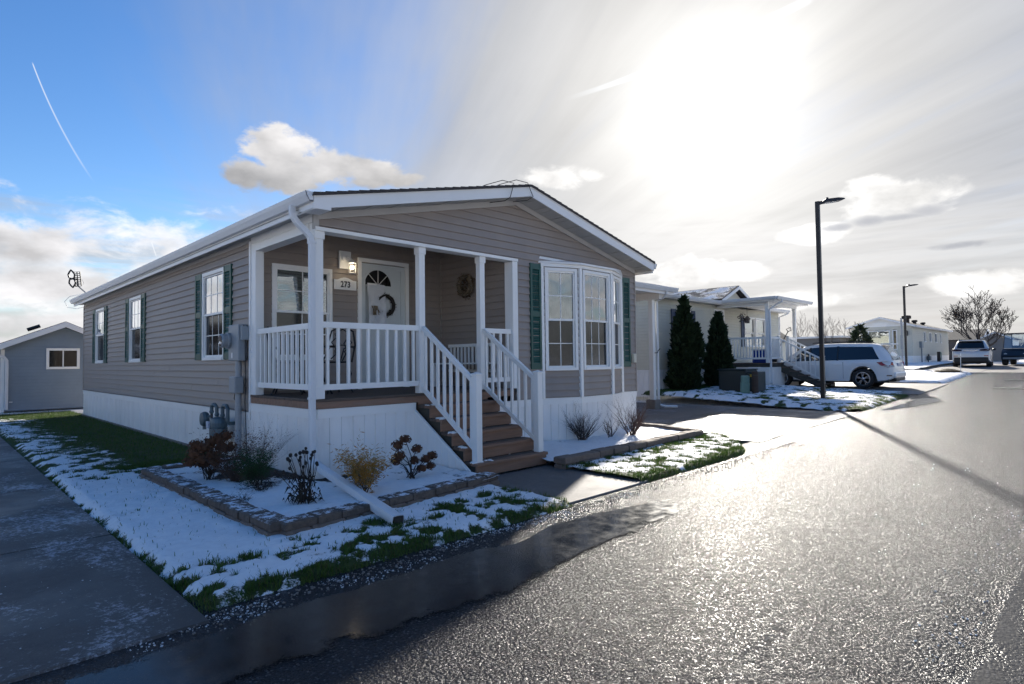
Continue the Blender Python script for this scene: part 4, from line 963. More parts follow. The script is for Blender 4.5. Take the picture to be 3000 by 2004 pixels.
# ------------------------------------------------------------------ cream house with porch
Y2 = 4.3; XA, XB = 14.7, 26.2; zb2 = .26
H2 = empty('manufactured_home', (20.5, 8, zb2), 'cream vinyl-sided home with flat-roofed front porch and navy shutters', 'house')
wz0, wz1 = 1.07, 3.62
op2 = [(16.27, 17.35, 1.95, 3.25), (19.40, 20.25, 1.2, 3.42), (22.22, 24.5, 1.95, 3.24)]
siding(H2, (0, Y2, 0), (1, 0, 0), (0, -1, 0), XA, XB, wz0, wz1, .112, wz0, 'cream_siding', op2, lip=.032)
siding(H2, (XA, Y2, 0), (0, 1, 0), (-1, 0, 0), .0, 9.0, wz0, wz1, .112, wz0, 'cream_siding', lip=.032)
MB().box(XB-.08, XB, Y2+.1, Y2+9, zb2, wz1).build('wall', M['cream_siding'], H2)
MB().box(XB-.05, XB+.03, Y2-.03, Y2+.04, wz0, wz1).build('corner_trim', M['white_vinyl'], H2); MB().box(XA-.03, XA+.05, Y2-.03, Y2+.03, wz0, wz1).build('corner_trim', M['white_vinyl'], H2)
skirting(H2, (0, Y2, 0), (1, 0, 0), (0, -1, 0), XA, 19.6, zb2-.1, wz0, pw=.2); skirting(H2, (XA, Y2, 0), (0, 1, 0), (-1, 0, 0), 0, 9, zb2-.15, wz0, pw=.2); skirting(H2, (0, Y2, 0), (1, 0, 0), (0, -1, 0), 22.6, XB, zb2, wz0, pw=.3)
# low main roof and the cross gable
MB().add([(XA-.3, Y2-.35, 3.70), (XB+.35, Y2-.35, 3.70), (XB+.35, Y2+4.5, 4.30), (XA-.3, Y2+4.5, 4.30), (XA-.3, Y2+9.3, 3.75), (XB+.35, Y2+9.3, 3.75)], [(0, 1, 2, 3), (3, 2, 5, 4), (0, 3, 4), (1, 5, 2)]).build('roof', M['snowy_shingle'], H2)
MB().box(XA-.3, XB+.35, Y2-.35, Y2-.33, 3.60, 3.70).build('fascia', M['fascia_white'], H2); MB().box(XA-.3, XB+.33, Y2-.32, Y2+.02, 3.60, 3.615).build('soffit', M['soffit'], H2)
gutter(H2, XA-.3, Y2-.352, 19.3, Y2-.352, 3.74, (0, -1, 0), .11, .1); gutter(H2, 21.9, Y2-.352, XB+.4, Y2-.352, 3.73, (0, -1, 0), .11, .1)
gx, gy, gw = 23.9, 5.3, 1.55
gz_ = 4.72
gab = MB().prism([(gx-gw, gy, 3.95), (gx+gw, gy, 3.95), (gx, gy, gz_-.02)], (0, 6, 0), .03, 1).build('gable', M['cream_siding'], H2)
for sg in (-1, 1):
    MB().prism([(gx+sg*(gw+.25), gy-.1, 4.05), (gx, gy-.1, gz_+.08), (gx, gy-.1, gz_+.16), (gx+sg*(gw+.25), gy-.1, 4.13)], (0, 6.4, 0)).build('gable_roof', M['shingle'], H2)
    MB().prism([(gx+sg*(gw+.25), gy-.13, 3.95), (gx, gy-.13, gz_-.02), (gx, gy-.13, gz_+.13), (gx+sg*(gw+.25), gy-.13, 4.10)], (0, .028, 0)).build('rake_board', M['fascia_white'], H2)
rs = MB(); rs.add([(gx-gw-.2, gy-.08, 4.165), (gx-.25, gy-.08, gz_+.11), (gx-.25, gy+6, gz_+.11), (gx-gw-.2, gy+6, 4.165)], [(0, 1, 2, 3)]); rs.build('roof_snow', M['snowy_shingle'], H2, fix=False)
# porch
pz = 1.24; PX0, PX1, PY0 = 19.6, 22.6, 2.20
MB().box(PX0, PX1, PY0, Y2-.02, pz-.16, pz-.03).build('deck', M['stringer_wood'], H2)
for i in range(14): MB().box(PX0-.02, PX1+.02, PY0-.02+i*.15+.004, PY0-.02+(i+1)*.15-.004, pz-.028, pz).build('deck_board', M['deck_wood'], H2)
skirting(H2, (PX0, 0, 0), (0, 1, 0), (-1, 0, 0), PY0, Y2, zb2-.08, pz-.17, pw=.13); skirting(H2, (0, PY0, 0), (1, 0, 0), (0, -1, 0), PX0, PX1, zb2-.08, pz-.17, pw=.15)
for x in (PX0+.07, PX1-.07): post(H2, x, PY0+.07, pz, 3.50, .115)
post(H2, 20.75, PY0+.07, pz, pz+1.05, .1, 'newel_post', 'flat'); post(H2, 21.75, PY0+.07, pz, pz+1.05, .1, 'newel_post', 'flat')
railing(H2, (PX0+.07, PY0+.12, 0), (PX0+.07, Y2-.03, 0), pz+.98, pz+.18, 16, inset=.03); railing(H2, (PX0+.12, PY0+.07, 0), (20.70, PY0+.07, 0), pz+.98, pz+.18, 8, inset=.05); railing(H2, (21.8, PY0+.07, 0), (PX1-.12, PY0+.07, 0), pz+.98, pz+.18, 6, inset=.06)
s2 = empty('stairs', H2.location); s2.parent = H2; s2.location = (0, 0, 0); ORG[s2.name] = ORG[H2.name]
nst = 6; run = 1.62; zlo = zb2+.02
for i in range(nst-1):
    z = pz-(pz-zlo)*(i+1)/nst; y1_ = PY0-run*i/(nst-1); y0_ = PY0-run*(i+1)/(nst-1)
    MB().box(20.68, 21.82, y0_-.02, y1_-.004, z-.04, z).build('tread', M['deck_wood'], s2)
for x in (20.72, 21.78):
    MB().prism([(x, PY0-.02, pz-.05), (x, PY0-.02, pz-.38), (x, PY0-run-.02, zlo-.1), (x, PY0-run-.02, zlo+.12)], (.04, 0, 0), -.5, .5).build('stringer', M['stringer_wood'], s2)
    post(H2, x, PY0-run+.06, zlo+.02, zlo+1.18, .10, 'newel_post', 'flat'); railing(H2, (x, PY0+.02, 0), (x, PY0-run+.1, -(pz-zlo)+.13), pz+.95, pz+.16, 9, rail_h=.055, rail_w=.05, inset=.05)
RX0, RX1, RY0 = PX0-.35, 23.0, PY0-.42
rp = MB().box(RX0, RX1, RY0, Y2-.3, 3.66, 3.74).build('porch_roof', M['fascia_white'], H2); MB().box(RX0+.06, RX1-.06, RY0+.06, Y2-.02, 3.60, 3.655).build('porch_ceiling', M['white_vinyl'], H2)
MB().box(RX0+.03, RX1-.05, RY0+.04, Y2-.35, 3.742, 3.76).build('roof_snow', M['snow'], H2)
gutter(H2, RX0, RY0, RX1+.08, RY0, 3.76, (0, -1, 0), .11, .1); gutter(H2, RX0, RY0-.02, RX0, Y2-.35, 3.76, (-1, 0, 0), .11, .1)
MB().box(PX0, PX1+.05, PY0, PY0+.14, 3.48, 3.60).build('beam', M['white_vinyl'], H2); MB().box(PX0, PX0+.14, PY0+.15, Y2-.03, 3.48, 3.60).build('beam', M['white_vinyl'], H2)
rtube([(19.75, RY0-.05, 3.66), (19.75, RY0-.05, 3.58), (19.72, RY0+.15, 3.48), (19.66, PY0-.03, 3.30), (19.66, PY0-.03, 2.0), (19.66, PY0-.03, .55), (19.6, PY0-.06, .45)], .085, .07).build('downspout', M['gutter_white'], H2)
rtube([(XB+.25, Y2-.40, 3.66), (XB+.25, Y2-.40, 3.58), (XB+.12, Y2-.2, 3.48), (XB+.05, Y2-.04, 3.42), (XB+.05, Y2-.04, 1.1)], .07, .06).build('downspout', M['gutter_white'], H2)
window(H2, (0, Y2, 0), (1, 0, 0), (0, -1, 0), 16.25, 17.37, 1.93, 3.27, cols=2, rows=2, detail=True, proud=.06)
for s0, s1 in ((15.92, 16.24), (17.39, 17.71)): shutter(H2, (0, Y2-.02, 0), (1, 0, 0), (0, -1, 0), s0, s1, 1.93, 3.28, 'shutter_blue', 26)
for a, b in ((22.20, 23.30), (23.38, 24.50)): window(H2, (0, Y2, 0), (1, 0, 0), (0, -1, 0), a, b, 1.93, 3.26, cols=1, rows=1, mid=2.55, inner='blind', blind=.75, screen=False, detail=False, proud=.06)
for s0, s1 in ((21.86, 22.18), (24.52, 24.84)): shutter(H2, (0, Y2-.02, 0), (1, 0, 0), (0, -1, 0), s0, s1, 1.93, 3.28, 'shutter_blue', 26)
pt = frame_pts((0, Y2, 0), (1, 0, 0), (0, -1, 0)); d2 = MB()
for q in ((19.37, 19.45, -.05, .04, pz, 3.45), (20.20, 20.28, -.05, .04, pz, 3.45), (19.45, 20.20, -.05, .04, 3.37, 3.45)): fbox(d2, pt, *q)
d2 = d2.build('door', M['white_vinyl'], H2)
dl = MB(); fbox(dl, pt, 19.45, 19.56, -.045, .0, pz+.02, 3.37); fbox(dl, pt, 20.09, 20.20, -.045, .0, pz+.02, 3.37); fbox(dl, pt, 19.56, 20.09, -.045, .0, 3.22, 3.37); fbox(dl, pt, 19.56, 20.09, -.045, .0, pz+.02, 1.75); fbox(dl, pt, 19.56, 20.09, -.03, .0, 2.28, 2.33); dl.build('door_leaf', M['door_white'], d2)
gg = MB(); fbox(gg, pt, 19.56, 20.09, -.035, -.028, 1.75, 3.22); gg.build('pane', M['glass'], d2); bb = MB(); fbox(bb, pt, 19.56, 20.09, -.08, -.06, 1.75, 3.22); bb.build('door_inner', M['curtain'], d2)

def prism_house(name, label, x0, x1, y0, y1, z0, ze, zr_, axis, matn, pitch=.12, roofm='shingle', skirt=.0, over=.25, group=None, boards=('front', 'left'), cat='house', gfront=None):
    """small gabled building; axis is the ridge direction; front is the -Y wall, left the -X wall"""
    o = empty(name, ((x0+x1)/2, (y0+y1)/2, z0), label, cat, group)
    if skirt: skirting(o, (0, y0, 0), (1, 0, 0), (0, -1, 0), x0, x1, z0, z0+skirt, pw=.4); skirting(o, (x0, 0, 0), (0, 1, 0), (-1, 0, 0), y0, y1, z0, z0+skirt, pw=.4)
    return o
# ------------------------------------------------------------------ blue-grey shed behind the lawn
SH = empty('shed', (-.1, 18.8, 0), 'blue-grey sided garden shed with small sliding window', 'shed')
sx0, sx1, sy, zr1 = -1.64, 1.44, 17.3, 2.86
shw = (-.53, .29, 1.40, 2.02)
siding(SH, (0, sy, 0), (1, 0, 0), (0, -1, 0), sx0, sx1, .08, 2.74, .106, .08, 'blue_siding', [shw], top=lambda z: (-.1-(zr1-.13-z)/.455, -.1+(zr1-.13-z)/.455), lip=.02)
MB().box(sx0, sx0+.06, sy+.09, sy+3, .05, 2.02).build('wall', M['blue_siding'], SH); MB().box(sx1-.06, sx1, sy+.09, sy+3, .05, 2.02).build('wall', M['blue_siding'], SH); MB().box(sx0+.07, sx1-.07, sy+2.94, sy+3, .05, 2.02).build('wall', M['blue_siding'], SH)
MB().box(sx0-.03, sx0+.06, sy-.035, sy+.03, .05, 2.0).build('corner_trim', M['white_vinyl'], SH)
for sg in (-1, 1):
    xe = -.1+sg*2.0; ze = zr1-.455*2.0
    MB().prism([(xe, sy-.30, ze), (-.1, sy-.30, zr1), (-.1, sy-.30, zr1+.06), (xe, sy-.30, ze+.06)], (0, 3.6, 0)).build('roof', M['shingle'], SH)
    MB().prism([(xe, sy-.33, ze-.13), (-.1, sy-.33, zr1-.13), (-.1, sy-.33, zr1+.045), (xe, sy-.33, ze+.045)], (0, .028, 0)).build('rake_board', M['fascia_white'], SH)
    MB().prism([(xe, sy-.295, ze-.05), (-.1, sy-.295, zr1-.05), (-.1, sy-.295, zr1-.03), (xe, sy-.295, ze-.03)], (0, .29, 0)).build('soffit', M['soffit'], SH)
wf = MB(); pt = frame_pts((0, sy, 0), (1, 0, 0), (0, -1, 0)); a, b, c, d = -.56, .32, 1.37, 2.05; f = .075
for q in ((a, a+f, -.05, .04, c, d), (b-f, b, -.05, .04, c, d), (a+f, b-f, -.05, .04, d-f, d), (a+f, b-f, -.05, .05, c, c+f)): fbox(wf, pt, *q)
wf = wf.build('window', M['white_vinyl'], SH); q = MB(); fbox(q, pt, -.135, -.105, -.03, .02, c+f, d-f); q.build('mullion', M['white_vinyl'], wf)
for s0, s1, n in ((a+f, -.135, -.01), (-.105, b-f, .004)): q = MB(); fbox(q, pt, s0, s1, n-.004, n, c+f, d-f); q.build('pane', M['glass_screen'], wf)
q = MB(); fbox(q, pt, a, b, -.5, -.48, c, d); fbox(q, pt, a, a+.02, -.48, -.055, c, d); fbox(q, pt, b-.02, b, -.48, -.055, c, d); q.build('room_lining', M['room_dark'], wf)
rtube([(-2.0, sy-.12, 1.86), (-1.75, sy-.12, 1.82), (-1.60, sy-.10, 1.76), (-1.535, sy-.085, 1.66), (-1.53, sy-.08, 1.5), (-1.53, sy-.08, .14)], .085, .07).build('downspout', M['gutter_white'], SH)
MB().box(-1.46, -1.38, sy-.06, sy-.02, .35, .38).build('pipe_bracket', M['gutter_white'], SH)
MB().tube([(-.98, sy+.6, 2.66), (-.66, sy+.6, 2.80)], .06, 10).build('roof_vent', M['black_plastic'], SH)
MB().box(sx0-.2, sx1+.2, sy-.5, sy+3.2, -.08, .035).build('footing', M['snow'], SH)
# dark-roofed house further back on the left
HB = empty('house', (-8, 30, 0), 'dark-roofed house behind the blue-grey shed', 'house')
MB().box(-12.5, -3.6, 27, 33, 0, 2.5).build('wall', M['dark_board'], HB)
MB().add([(-13, 26.6, 2.45), (-3.0, 26.6, 2.45), (-3.0, 33.4, 2.45), (-13, 33.4, 2.45), (-13, 30, 3.9), (-5.6, 30, 3.9)], [(0, 1, 5, 4), (2, 3, 4, 5), (1, 2, 5), (0, 4, 3), (0, 3, 2, 1)]).build('roof', M['shingle'], HB)
MB().box(-13.0, -3.0, 26.56, 26.6, 2.32, 2.47).build('fascia', M['fascia_white'], HB); MB().box(-3.0, -2.97, 26.6, 33.4, 2.32, 2.47).build('fascia', M['fascia_white'], HB)

# ------------------------------------------------------------------ cream mobile home at the bend
X3, Y3, XE, YE, z3 = 49.0, 3.07, 64.0, 7.15, .86
H3 = empty('mobile_home', ((X3+XE)/2, (Y3+YE)/2, z3), 'far cream mobile home with gable end, roof vents and white skirting at the bend', 'house')
siding(H3, (0, Y3, 0), (1, 0, 0), (0, -1, 0), X3, XE, 1.44, 3.70, .155, 1.44, 'cream_siding_far', [(a, b, 2.55, 3.32) for a, b in ((53.1, 53.8), (55.2, 56.0), (57.6, 58.4), (59.9, 60.4))], lip=.034)
siding(H3, (X3, 0, 0), (0, 1, 0), (-1, 0, 0), Y3, YE, 1.44, 3.70, .155, 1.44, 'cream_siding_far', [(4.05, 4.30, 1.95, 3.38), (4.52, 5.95, 1.95, 3.40)], lip=.012)
MB().prism([(X3, Y3-.02, 3.70), (X3, YE+.02, 3.70), (X3, 5.1, 4.40)], (.08, 0, 0)).build('gable', M['white_vinyl'], H3)
MB().box(X3+.1, XE, YE-.08, YE, z3, 3.7).build('wall', M['cream_siding_far'], H3); MB().box(XE-.08, XE, Y3+.1, YE-.1, z3, 3.7).build('wall', M['cream_siding_far'], H3)
skirting(H3, (0, Y3, 0), (1, 0, 0), (0, -1, 0), X3, XE, z3-.1, 1.44, pw=.5); skirting(H3, (X3, 0, 0), (0, 1, 0), (-1, 0, 0), Y3, YE, z3-.1, 1.44, pw=.4)
for ya, yb in ((Y3-.25, 5.1), (YE+.30, 5.1)):
    MB().prism([(X3-.3, ya, 3.66), (X3-.3, yb, 4.40), (X3-.3, yb, 4.47), (X3-.3, ya, 3.74)], (XE-X3+.6, 0, 0)).build('roof', M['shingle'], H3)
    MB().prism([(X3-.33, ya, 3.60), (X3-.33, yb, 4.33), (X3-.33, yb, 4.46), (X3-.33, ya, 3.73)], (.028, 0, 0)).build('rake_board', M['fascia_white'], H3)
MB().box(X3-.3, XE+.3, Y3-.27, Y3-.25, 3.58, 3.70).build('fascia', M['fascia_white'], H3); gutter(H3, X3-.3, Y3-.27, XE+.3, Y3-.27, 3.72, (0, -1, 0), .12, .1)
for yy in (4.2, 5.1, 6.1): MB().box(X3-.05, X3-.03, yy-.5, yy+.5, 3.86, 3.865+.0 if yy != 5.1 else 4.05).build('gable_trim', M['white_vinyl'], H3)
for a, b in ((53.05, 53.85), (55.15, 56.05), (57.55, 58.45), (59.85, 60.45)):
    q = MB(); pt = frame_pts((0, Y3, 0), (1, 0, 0), (0, -1, 0))
    for r_ in ((a, a+.08, -.03, .04, 2.52, 3.35), (b-.08, b, -.03, .04, 2.52, 3.35), (a+.08, b-.08, -.03, .04, 3.28, 3.35), (a+.08, b-.08, -.03, .09, 2.52, 2.60)): fbox(q, pt, *r_)
    wq = q.build('window', M['white_vinyl'], H3); q = MB(); fbox(q, pt, a+.08, b-.08, -.04, -.03, 2.60, 3.28); q.build('pane', M['car_glass'], wq)
for a, b, blinds in ((4.02, 4.33, 0), (4.50, 5.97, 1)):
    q = MB(); pt = frame_pts((X3, 0, 0), (0, 1, 0), (-1, 0, 0))
    for r_ in ((a, a+.06, -.03, .04, 1.92, 3.42), (b-.06, b, -.03, .04, 1.92, 3.42), (a+.06, b-.06, -.03, .04, 3.36, 3.42), (a+.06, b-.06, -.03, .06, 1.92, 1.98)): fbox(q, pt, *r_)
    wq = q.build('window', M['white_vinyl'], H3); q = MB(); fbox(q, pt, a+.06, b-.06, -.04, -.03, 1.98, 3.36); q.build('pane', M['glass' if blinds else 'glass_screen'], wq)
    q = MB(); fbox(q, pt, a+.06, b-.06, -.12, -.10, 1.98, 3.36); q.build('curtain', M['blind' if blinds else 'room_dark'], wq)
for x, y, s, z in ((51.6, 3.9, .34, 3.95), (54.5, 3.9, .22, 3.95), (57.8, 3.9, .2, 3.92)):
    MB().lathe([(s*.6, z-.1), (s*.6, z+s*1.2), (s*.95, z+s*1.25), (s*.95, z+s*1.9), (s*.7, z+s*2.0)], (x, y, 0), 10).build('roof_vent', M['rusty_brown'], H3)
for y in (3.38, 6.82):
    q = MB(); q.box(X3-.06, X3-.02, y-.05, y+.05, 2.95, 3.10); q.lathe([(.05, 2.98), (.085, 3.05), (.085, 3.24), (.11, 3.26), (.03, 3.36)], (X3-.16, y, 0), 8); q.box(X3-.16, X3-.05, y-.015, y+.015, 2.96, 3.0); q.build('wall_lantern', M['black_iron'], H3)
MB().tube([(51.55, Y3-.12, z3), (51.55, Y3-.12, 2.2)], .05, 6).build('conduit', M['pipe_grey'], H3); MB().box(51.3, 51.85, Y3-.2, Y3-.02, 2.05, 2.55).build('meter_box', M['meter_grey'], H3)

# ------------------------------------------------------------------ far outbuildings
def shed(name, label, x0, x1, y0, y1, z0, ze, rise, matn, axis='x', door=None, cat='shed', over=.2):
    o = empty(name, ((x0+x1)/2, (y0+y1)/2, z0), label, cat); MB().box(x0, x1, y0, y1, z0, ze).build('wall', M[matn], o)
    if axis == 'x':
        ym = (y0+y1)/2
        for ya in (y0-over, y1+over): MB().prism([(x0-over, ya, ze-.06), (x0-over, ym, ze+rise), (x0-over, ym, ze+rise+.08), (x0-over, ya, ze+.02)], (x1-x0+2*over, 0, 0)).build('roof', M['shingle'], o)
        MB().prism([(x0, y0, ze-.01), (x0, y1, ze-.01), (x0, ym, ze+rise-.02)], (.05, 0, 0)).build('gable', M[matn], o)
        for ya in (y0-over, y1+over): MB().prism([(x0-over-.03, ya, ze-.12), (x0-over-.03, ym, ze+rise-.06), (x0-over-.03, ym, ze+rise+.07), (x0-over-.03, ya, ze+.01)], (.028, 0, 0)).build('rake_board', M['fascia_white'], o)
    else:
        xm = (x0+x1)/2
        for xa in (x0-over, x1+over): MB().prism([(xa, y0-over, ze-.06), (xm, y0-over, ze+rise), (xm, y0-over, ze+rise+.08), (xa, y0-over, ze+.02)], (0, y1-y0+2*over, 0)).build('roof', M['shingle'], o)
        MB().prism([(x0, y0, ze-.01), (x1, y0, ze-.01), (xm, y0, ze+rise-.02)], (0, .05, 0)).build('gable', M[matn], o)
        for xa in (x0-over, x1+over): MB().prism([(xa, y0-over-.03, ze-.12), (xm, y0-over-.03, ze+rise-.06), (xm, y0-over-.03, ze+rise+.07), (xa, y0-over-.03, ze+.01)], (0, .028, 0)).build('rake_board', M['fascia_white'], o)
    if door:
        pt = frame_pts((x0, 0, 0), (0, 1, 0), (-1, 0, 0)); q = MB(); fbox(q, pt, door[0], door[1], 0, .03, z0, z0+2.0); q.build('door', M['fascia_white'], o)
    return o
s1 = shed('shed', 'small cream shed with black-edged gable behind the cream porch', 38.0, 41.0, 8.9, 11.3, .65, 2.55, .95, 'cream_siding', 'x')
HG = empty('house', (63, 14.5, .8), 'low grey house with flat roof behind the bare saplings', 'house')
MB().box(58, 70, 10.5, 18.5, .75, 3.25).build('wall', M['grey_render'], HG); MB().box(57.6, 70.4, 10.1, 18.9, 3.25, 3.42).build('roof', M['fascia_white'], HG)
for y in (12.0, 13.6, 15.6): MB().box(57.93, 58.0, y, y+.9, 1.5, 2.6).build('window', M['car_glass'], HG)
rtube([(57.65, 17.6, 3.3), (57.65, 17.6, 3.2), (57.9, 17.4, 3.0), (57.93, 17.4, 2.8), (57.93, 17.4, .9)], .14, .12).build('downspout', M['gutter_white'], HG)
shed('barn', 'dark brown outbuilding behind the spreading bare tree', 72, 80, 1.6, 7.2, .85, 3.0, 1.1, 'dark_board', 'y', cat='outbuilding')
sg_ = shed('shed', 'pale grey shed with white side panel between the tree and the cart', 60, 66, -1.75, .35, .85, 2.75, .55, 'grey_render', 'x')
lw_ = MB(); pt = frame_pts((0, -1.75, 0), (1, 0, 0), (0, -1, 0))
siding(sg_, (0, -1.76, 0), (1, 0, 0), (0, -1, 0), 60.0, 66, .9, 2.7, .15, .9, 'white_skirt', lip=.03, core=.01)
# ------------------------------------------------------------------ vehicles, built along +X (front), origin under the middle
def lerp_tab(tab, x):
    xs = [t[0] for t in tab]; return [float(np.interp(x, xs, [t[k] for t in tab])) for k in range(1, len(tab[0]))]
def wheel(parent, x, y, r, w, rimr, spokes=5, side=1, fancy=True):
    t = MB(); t.lathe([(rimr, -w/2), (r*.93, -w/2), (r, -w*.36), (r, w*.36), (r*.93, w/2), (rimr, w/2), (rimr*.96, w*.3), (rimr*.96, -w*.3)], (x, y, r), 28, 'y')
    # close the ring
    wh = t.build('wheel', M['rubber'], parent, smooth=False)
    d = MB(); d.lathe([(rimr*.97, -w*.28), (rimr*.97, w*.10)], (x, y-side*0, r), 24, 'y'); d.build('hub_plate', M['car_black'], wh)
    s = MB(); yo = y+side*w*.40
    s.lathe([(rimr*.99, -.02), (rimr*.99, .02), (rimr*.90, .022), (rimr*.88, -.02)], (x, yo, r), 28, 'y')
    s.lathe([(.055, -.03), (.06, .02), (.03, .03)], (x, yo, r), 12, 'y')
    for k in range(spokes):
        for q in (-.16, .16) if fancy else (0,):
            a = 2*math.pi*k/spokes+.3+q; s.bar((x+.04*math.cos(a-q), yo, r+.04*math.sin(a-q)), (x+rimr*.92*math.cos(a), yo, r+rimr*.92*math.sin(a)), .024, .035, up=(0, 1, 0))
    s.build('rim', M['silver_alloy'], wh); return wh
def car_body(parent, st, wheels, rw, paint, n=84):
    """st rows: x, half width, sill z, belt z, roof z, roof half width (roof z == belt z where there is no cabin)"""
    x0, x1 = st[0][0], st[-1][0]; secs = []
    for i in range(n+1):
        x = x0+(x1-x0)*i/n; hw, zs, zb, zr_, rw_ = lerp_tab(st, x); bot = zs
        for wx in wheels:
            q = (rw+.075)**2-(x-wx)**2
            if q > 0: bot = max(bot, min(rw+math.sqrt(q), zb-.12))
        ins = .02
        sec = [(hw*.90, bot+.0), (hw*.985, bot+.03), (hw, bot+(zb-bot)*.45), (hw*.995, bot+(zb-bot)*.78), (hw*.965, zb), (hw*.955, zb+.01)]
        if zr_ > zb+.03: sec += [(hw*.955+(rw_-hw*.955)*.55, zb+.01+(zr_-.08-zb)*.55), (rw_, zr_-.07), (rw_*.90, zr_-.018), (rw_*.5, zr_), (0, zr_+.008)]
        else: sec += [(hw*.9, zb+.012), (hw*.8, zb+.02), (hw*.6, zb+.03), (hw*.3, zb+.036), (0, zb+.038)]
        secs.append((x, sec))
    m = len(secs[0][1]); vs = []; fs = []
    for x, sec in secs: vs += [(x, -y, z) for y, z in sec]+[(x, y, z) for y, z in sec[::-1][1:]]
    k = 2*m-1
    for i in range(n):
        for j in range(k-1): fs.append((i*k+j, (i+1)*k+j, (i+1)*k+j+1, i*k+j+1))
    fs += [tuple(range(k-1, -1, -1)), tuple(range(n*k, n*k+k))]
    b = MB().add(vs, fs).build('body', M[paint], parent, smooth=True, fix=True)
    b.modifiers.new('split', 'EDGE_SPLIT').split_angle = R(32)
    def surf(x, t):                                                # point on the right side (-Y) of the cabin, t 0 at the belt, 1 at the roof edge
        hw, zs, zb, zr_, rw_ = lerp_tab(st, x); y = hw*.955+(rw_-hw*.955)*t; return y, zb+.01+(zr_-.07-zb-.01)*t
    return b, surf
def side_glass(parent, surf, x0, x1, tb, tt, side, slope0=0.0, slope1=0.0, n=10, out=.006, m='car_glass', name='window'):
    """glass strip following the cabin side; slope0/slope1 lean the ends"""
    vs, fs = [], []
    for i in range(n+1):
        u = i/n
        for t in (tb, (tb+tt)/2, tt):
            f = (t-tb)/(tt-tb); x = (x0+slope0*f)*(1-u)+(x1+slope1*f)*u; y, z = surf(x, t); vs.append((x, side*(y+out), z))
    for i in range(n):
        for j in range(2): fs.append((i*3+j, i*3+3+j, i*3+4+j, i*3+1+j))
    o = MB().add(vs, fs).build(name, M[m], parent, fix=False); return o
def under(parent, x0, x1, hw, z0, z1): return MB().box(x0, x1, -hw, hw, z0, z1).build('underbody', M['car_black'], parent)

# white crossover parked beside the cream porch, nose towards +Y
VW = gpt(2531, 1138); vz = VW[2]+.005
VN = empty('parked_car', (21.95, .85, vz+.0), 'white crossover with roof rails and red tail lamps parked beside the cream porch', 'car', rz=R(90), local=True)
st = [(-2.44, .70, .42, .72, .72, .5), (-2.41, .82, .40, .80, .82, .5), (-2.36, .87, .36, .98, 1.02, .6), (-2.28, .90, .32, 1.02, 1.22, .66), (-2.12, .915, .28, 1.03, 1.46, .67), (-1.96, .918, .26, 1.03, 1.60, .67), (-1.7, .92, .25, 1.025, 1.655, .67), (-.6, .92, .24, 1.00, 1.69, .68), (.2, .92, .24, .985, 1.68, .68), (.65, .92, .24, .98, 1.60, .67), (1.05, .915, .24, .98, 1.36, .66), (1.42, .91, .24, .985, 1.03, .70), (1.50, .905, .24, .98, .98, .7), (2.0, .89, .26, .93, .93, .7), (2.30, .83, .30, .82, .82, .6), (2.44, .66, .36, .62, .62, .4)]
body, sf = car_body(VN, st, (-1.44, 1.45), .36, 'paint_white')
under(VN, -2.25, 2.25, .80, .22, .62)
for wx in (-1.44, 1.45):
    for s in (-1, 1): wheel(VN, wx, s*.80, .36, .23, .245, 5, s)
for s in (-1, 1):
    side_glass(body, sf, -1.98, -.62, .06, .90, s, .24, 0, 14); side_glass(body, sf, -.58, .36, .06, .90, s, 0, 0); side_glass(body, sf, .41, 1.22, .06, .88, s, 0, -.50)
    side_glass(body, sf, -.64, -.56, .04, .93, s, 0, 0, 2, .004, 'car_black', 'pillar'); side_glass(body, sf, .34, .43, .04, .93, s, 0, 0, 2, .004, 'car_black', 'pillar')
    q = MB(); q.add([(-2.425, s*.80, .80), (-2.26, s*.926, .76), (-2.02, s*.932, .85), (-1.90, s*.928, .965), (-2.22, s*.925, .985), (-2.39, s*.83, .965), (-2.36, s*.70, .80), (-2.2, s*.80, .76), (-2.0, s*.80, .85), (-1.9, s*.8, .965), (-2.2, s*.80, .985), (-2.3, s*.70, .965)], [(0, 1, 2, 3, 4, 5), (0, 5, 11, 6), (5, 4, 10, 11), (4, 3, 9, 10), (3, 2, 8, 9), (2, 1, 7, 8), (1, 0, 6, 7)]); tl = q.build('tail_lamp', M['tail_red'], body)
    MB().add([(-2.432, s*.80, .80), (-2.265, s*.934, .765), (-2.06, s*.938, .84), (-2.20, s*.936, .845), (-2.432, s*.815, .845)], [(0, 1, 2, 3, 4)]).build('reversing_lens', M['lens_clear'], tl, fix=False)
    MB().tube([(-1.55, s*.60, 1.675), (-1.45, s*.61, 1.725), (-.4, s*.62, 1.745), (.25, s*.62, 1.725), (.35, s*.61, 1.69)], .018, 6).build('roof_rail', M['black_plastic'], body)
    for x0_, x1_ in ((-.75, -.50), (.25, .50)): MB().bbox(x0_, x1_, min(s*.915, s*.945), max(s*.915, s*.945), .865, .89, .006).build('door_handle', M['paint_white'], body)
    for x in (-.80, .40): MB().box(x, x+.007, min(s*.90, s*.9205), max(s*.90, s*.9205), .36, .985).build('door_gap', M['car_black'], body)
    MB().box(-1.02, 1.02, min(s*.83, s*.905), max(s*.83, s*.905), .22, .30).build('sill', M['car_black'], body)
    MB().box(-2.36, -2.20, min(s*.80, s*.905), max(s*.80, s*.905), .465, .50).build('reflector', M['tail_dark'], body)
    mi = MB(); mi.ball((.98, s*1.02, 1.06), .10, 8, 6, .75); mi.build('mirror', M['paint_white'], body, smooth=True)
    MB().lathe([(.075, 0), (.075, .004), (.066, .005)], (-1.15, s*.9195, .88), 18, 'y').build('fuel_flap', M['paint_white'], body)
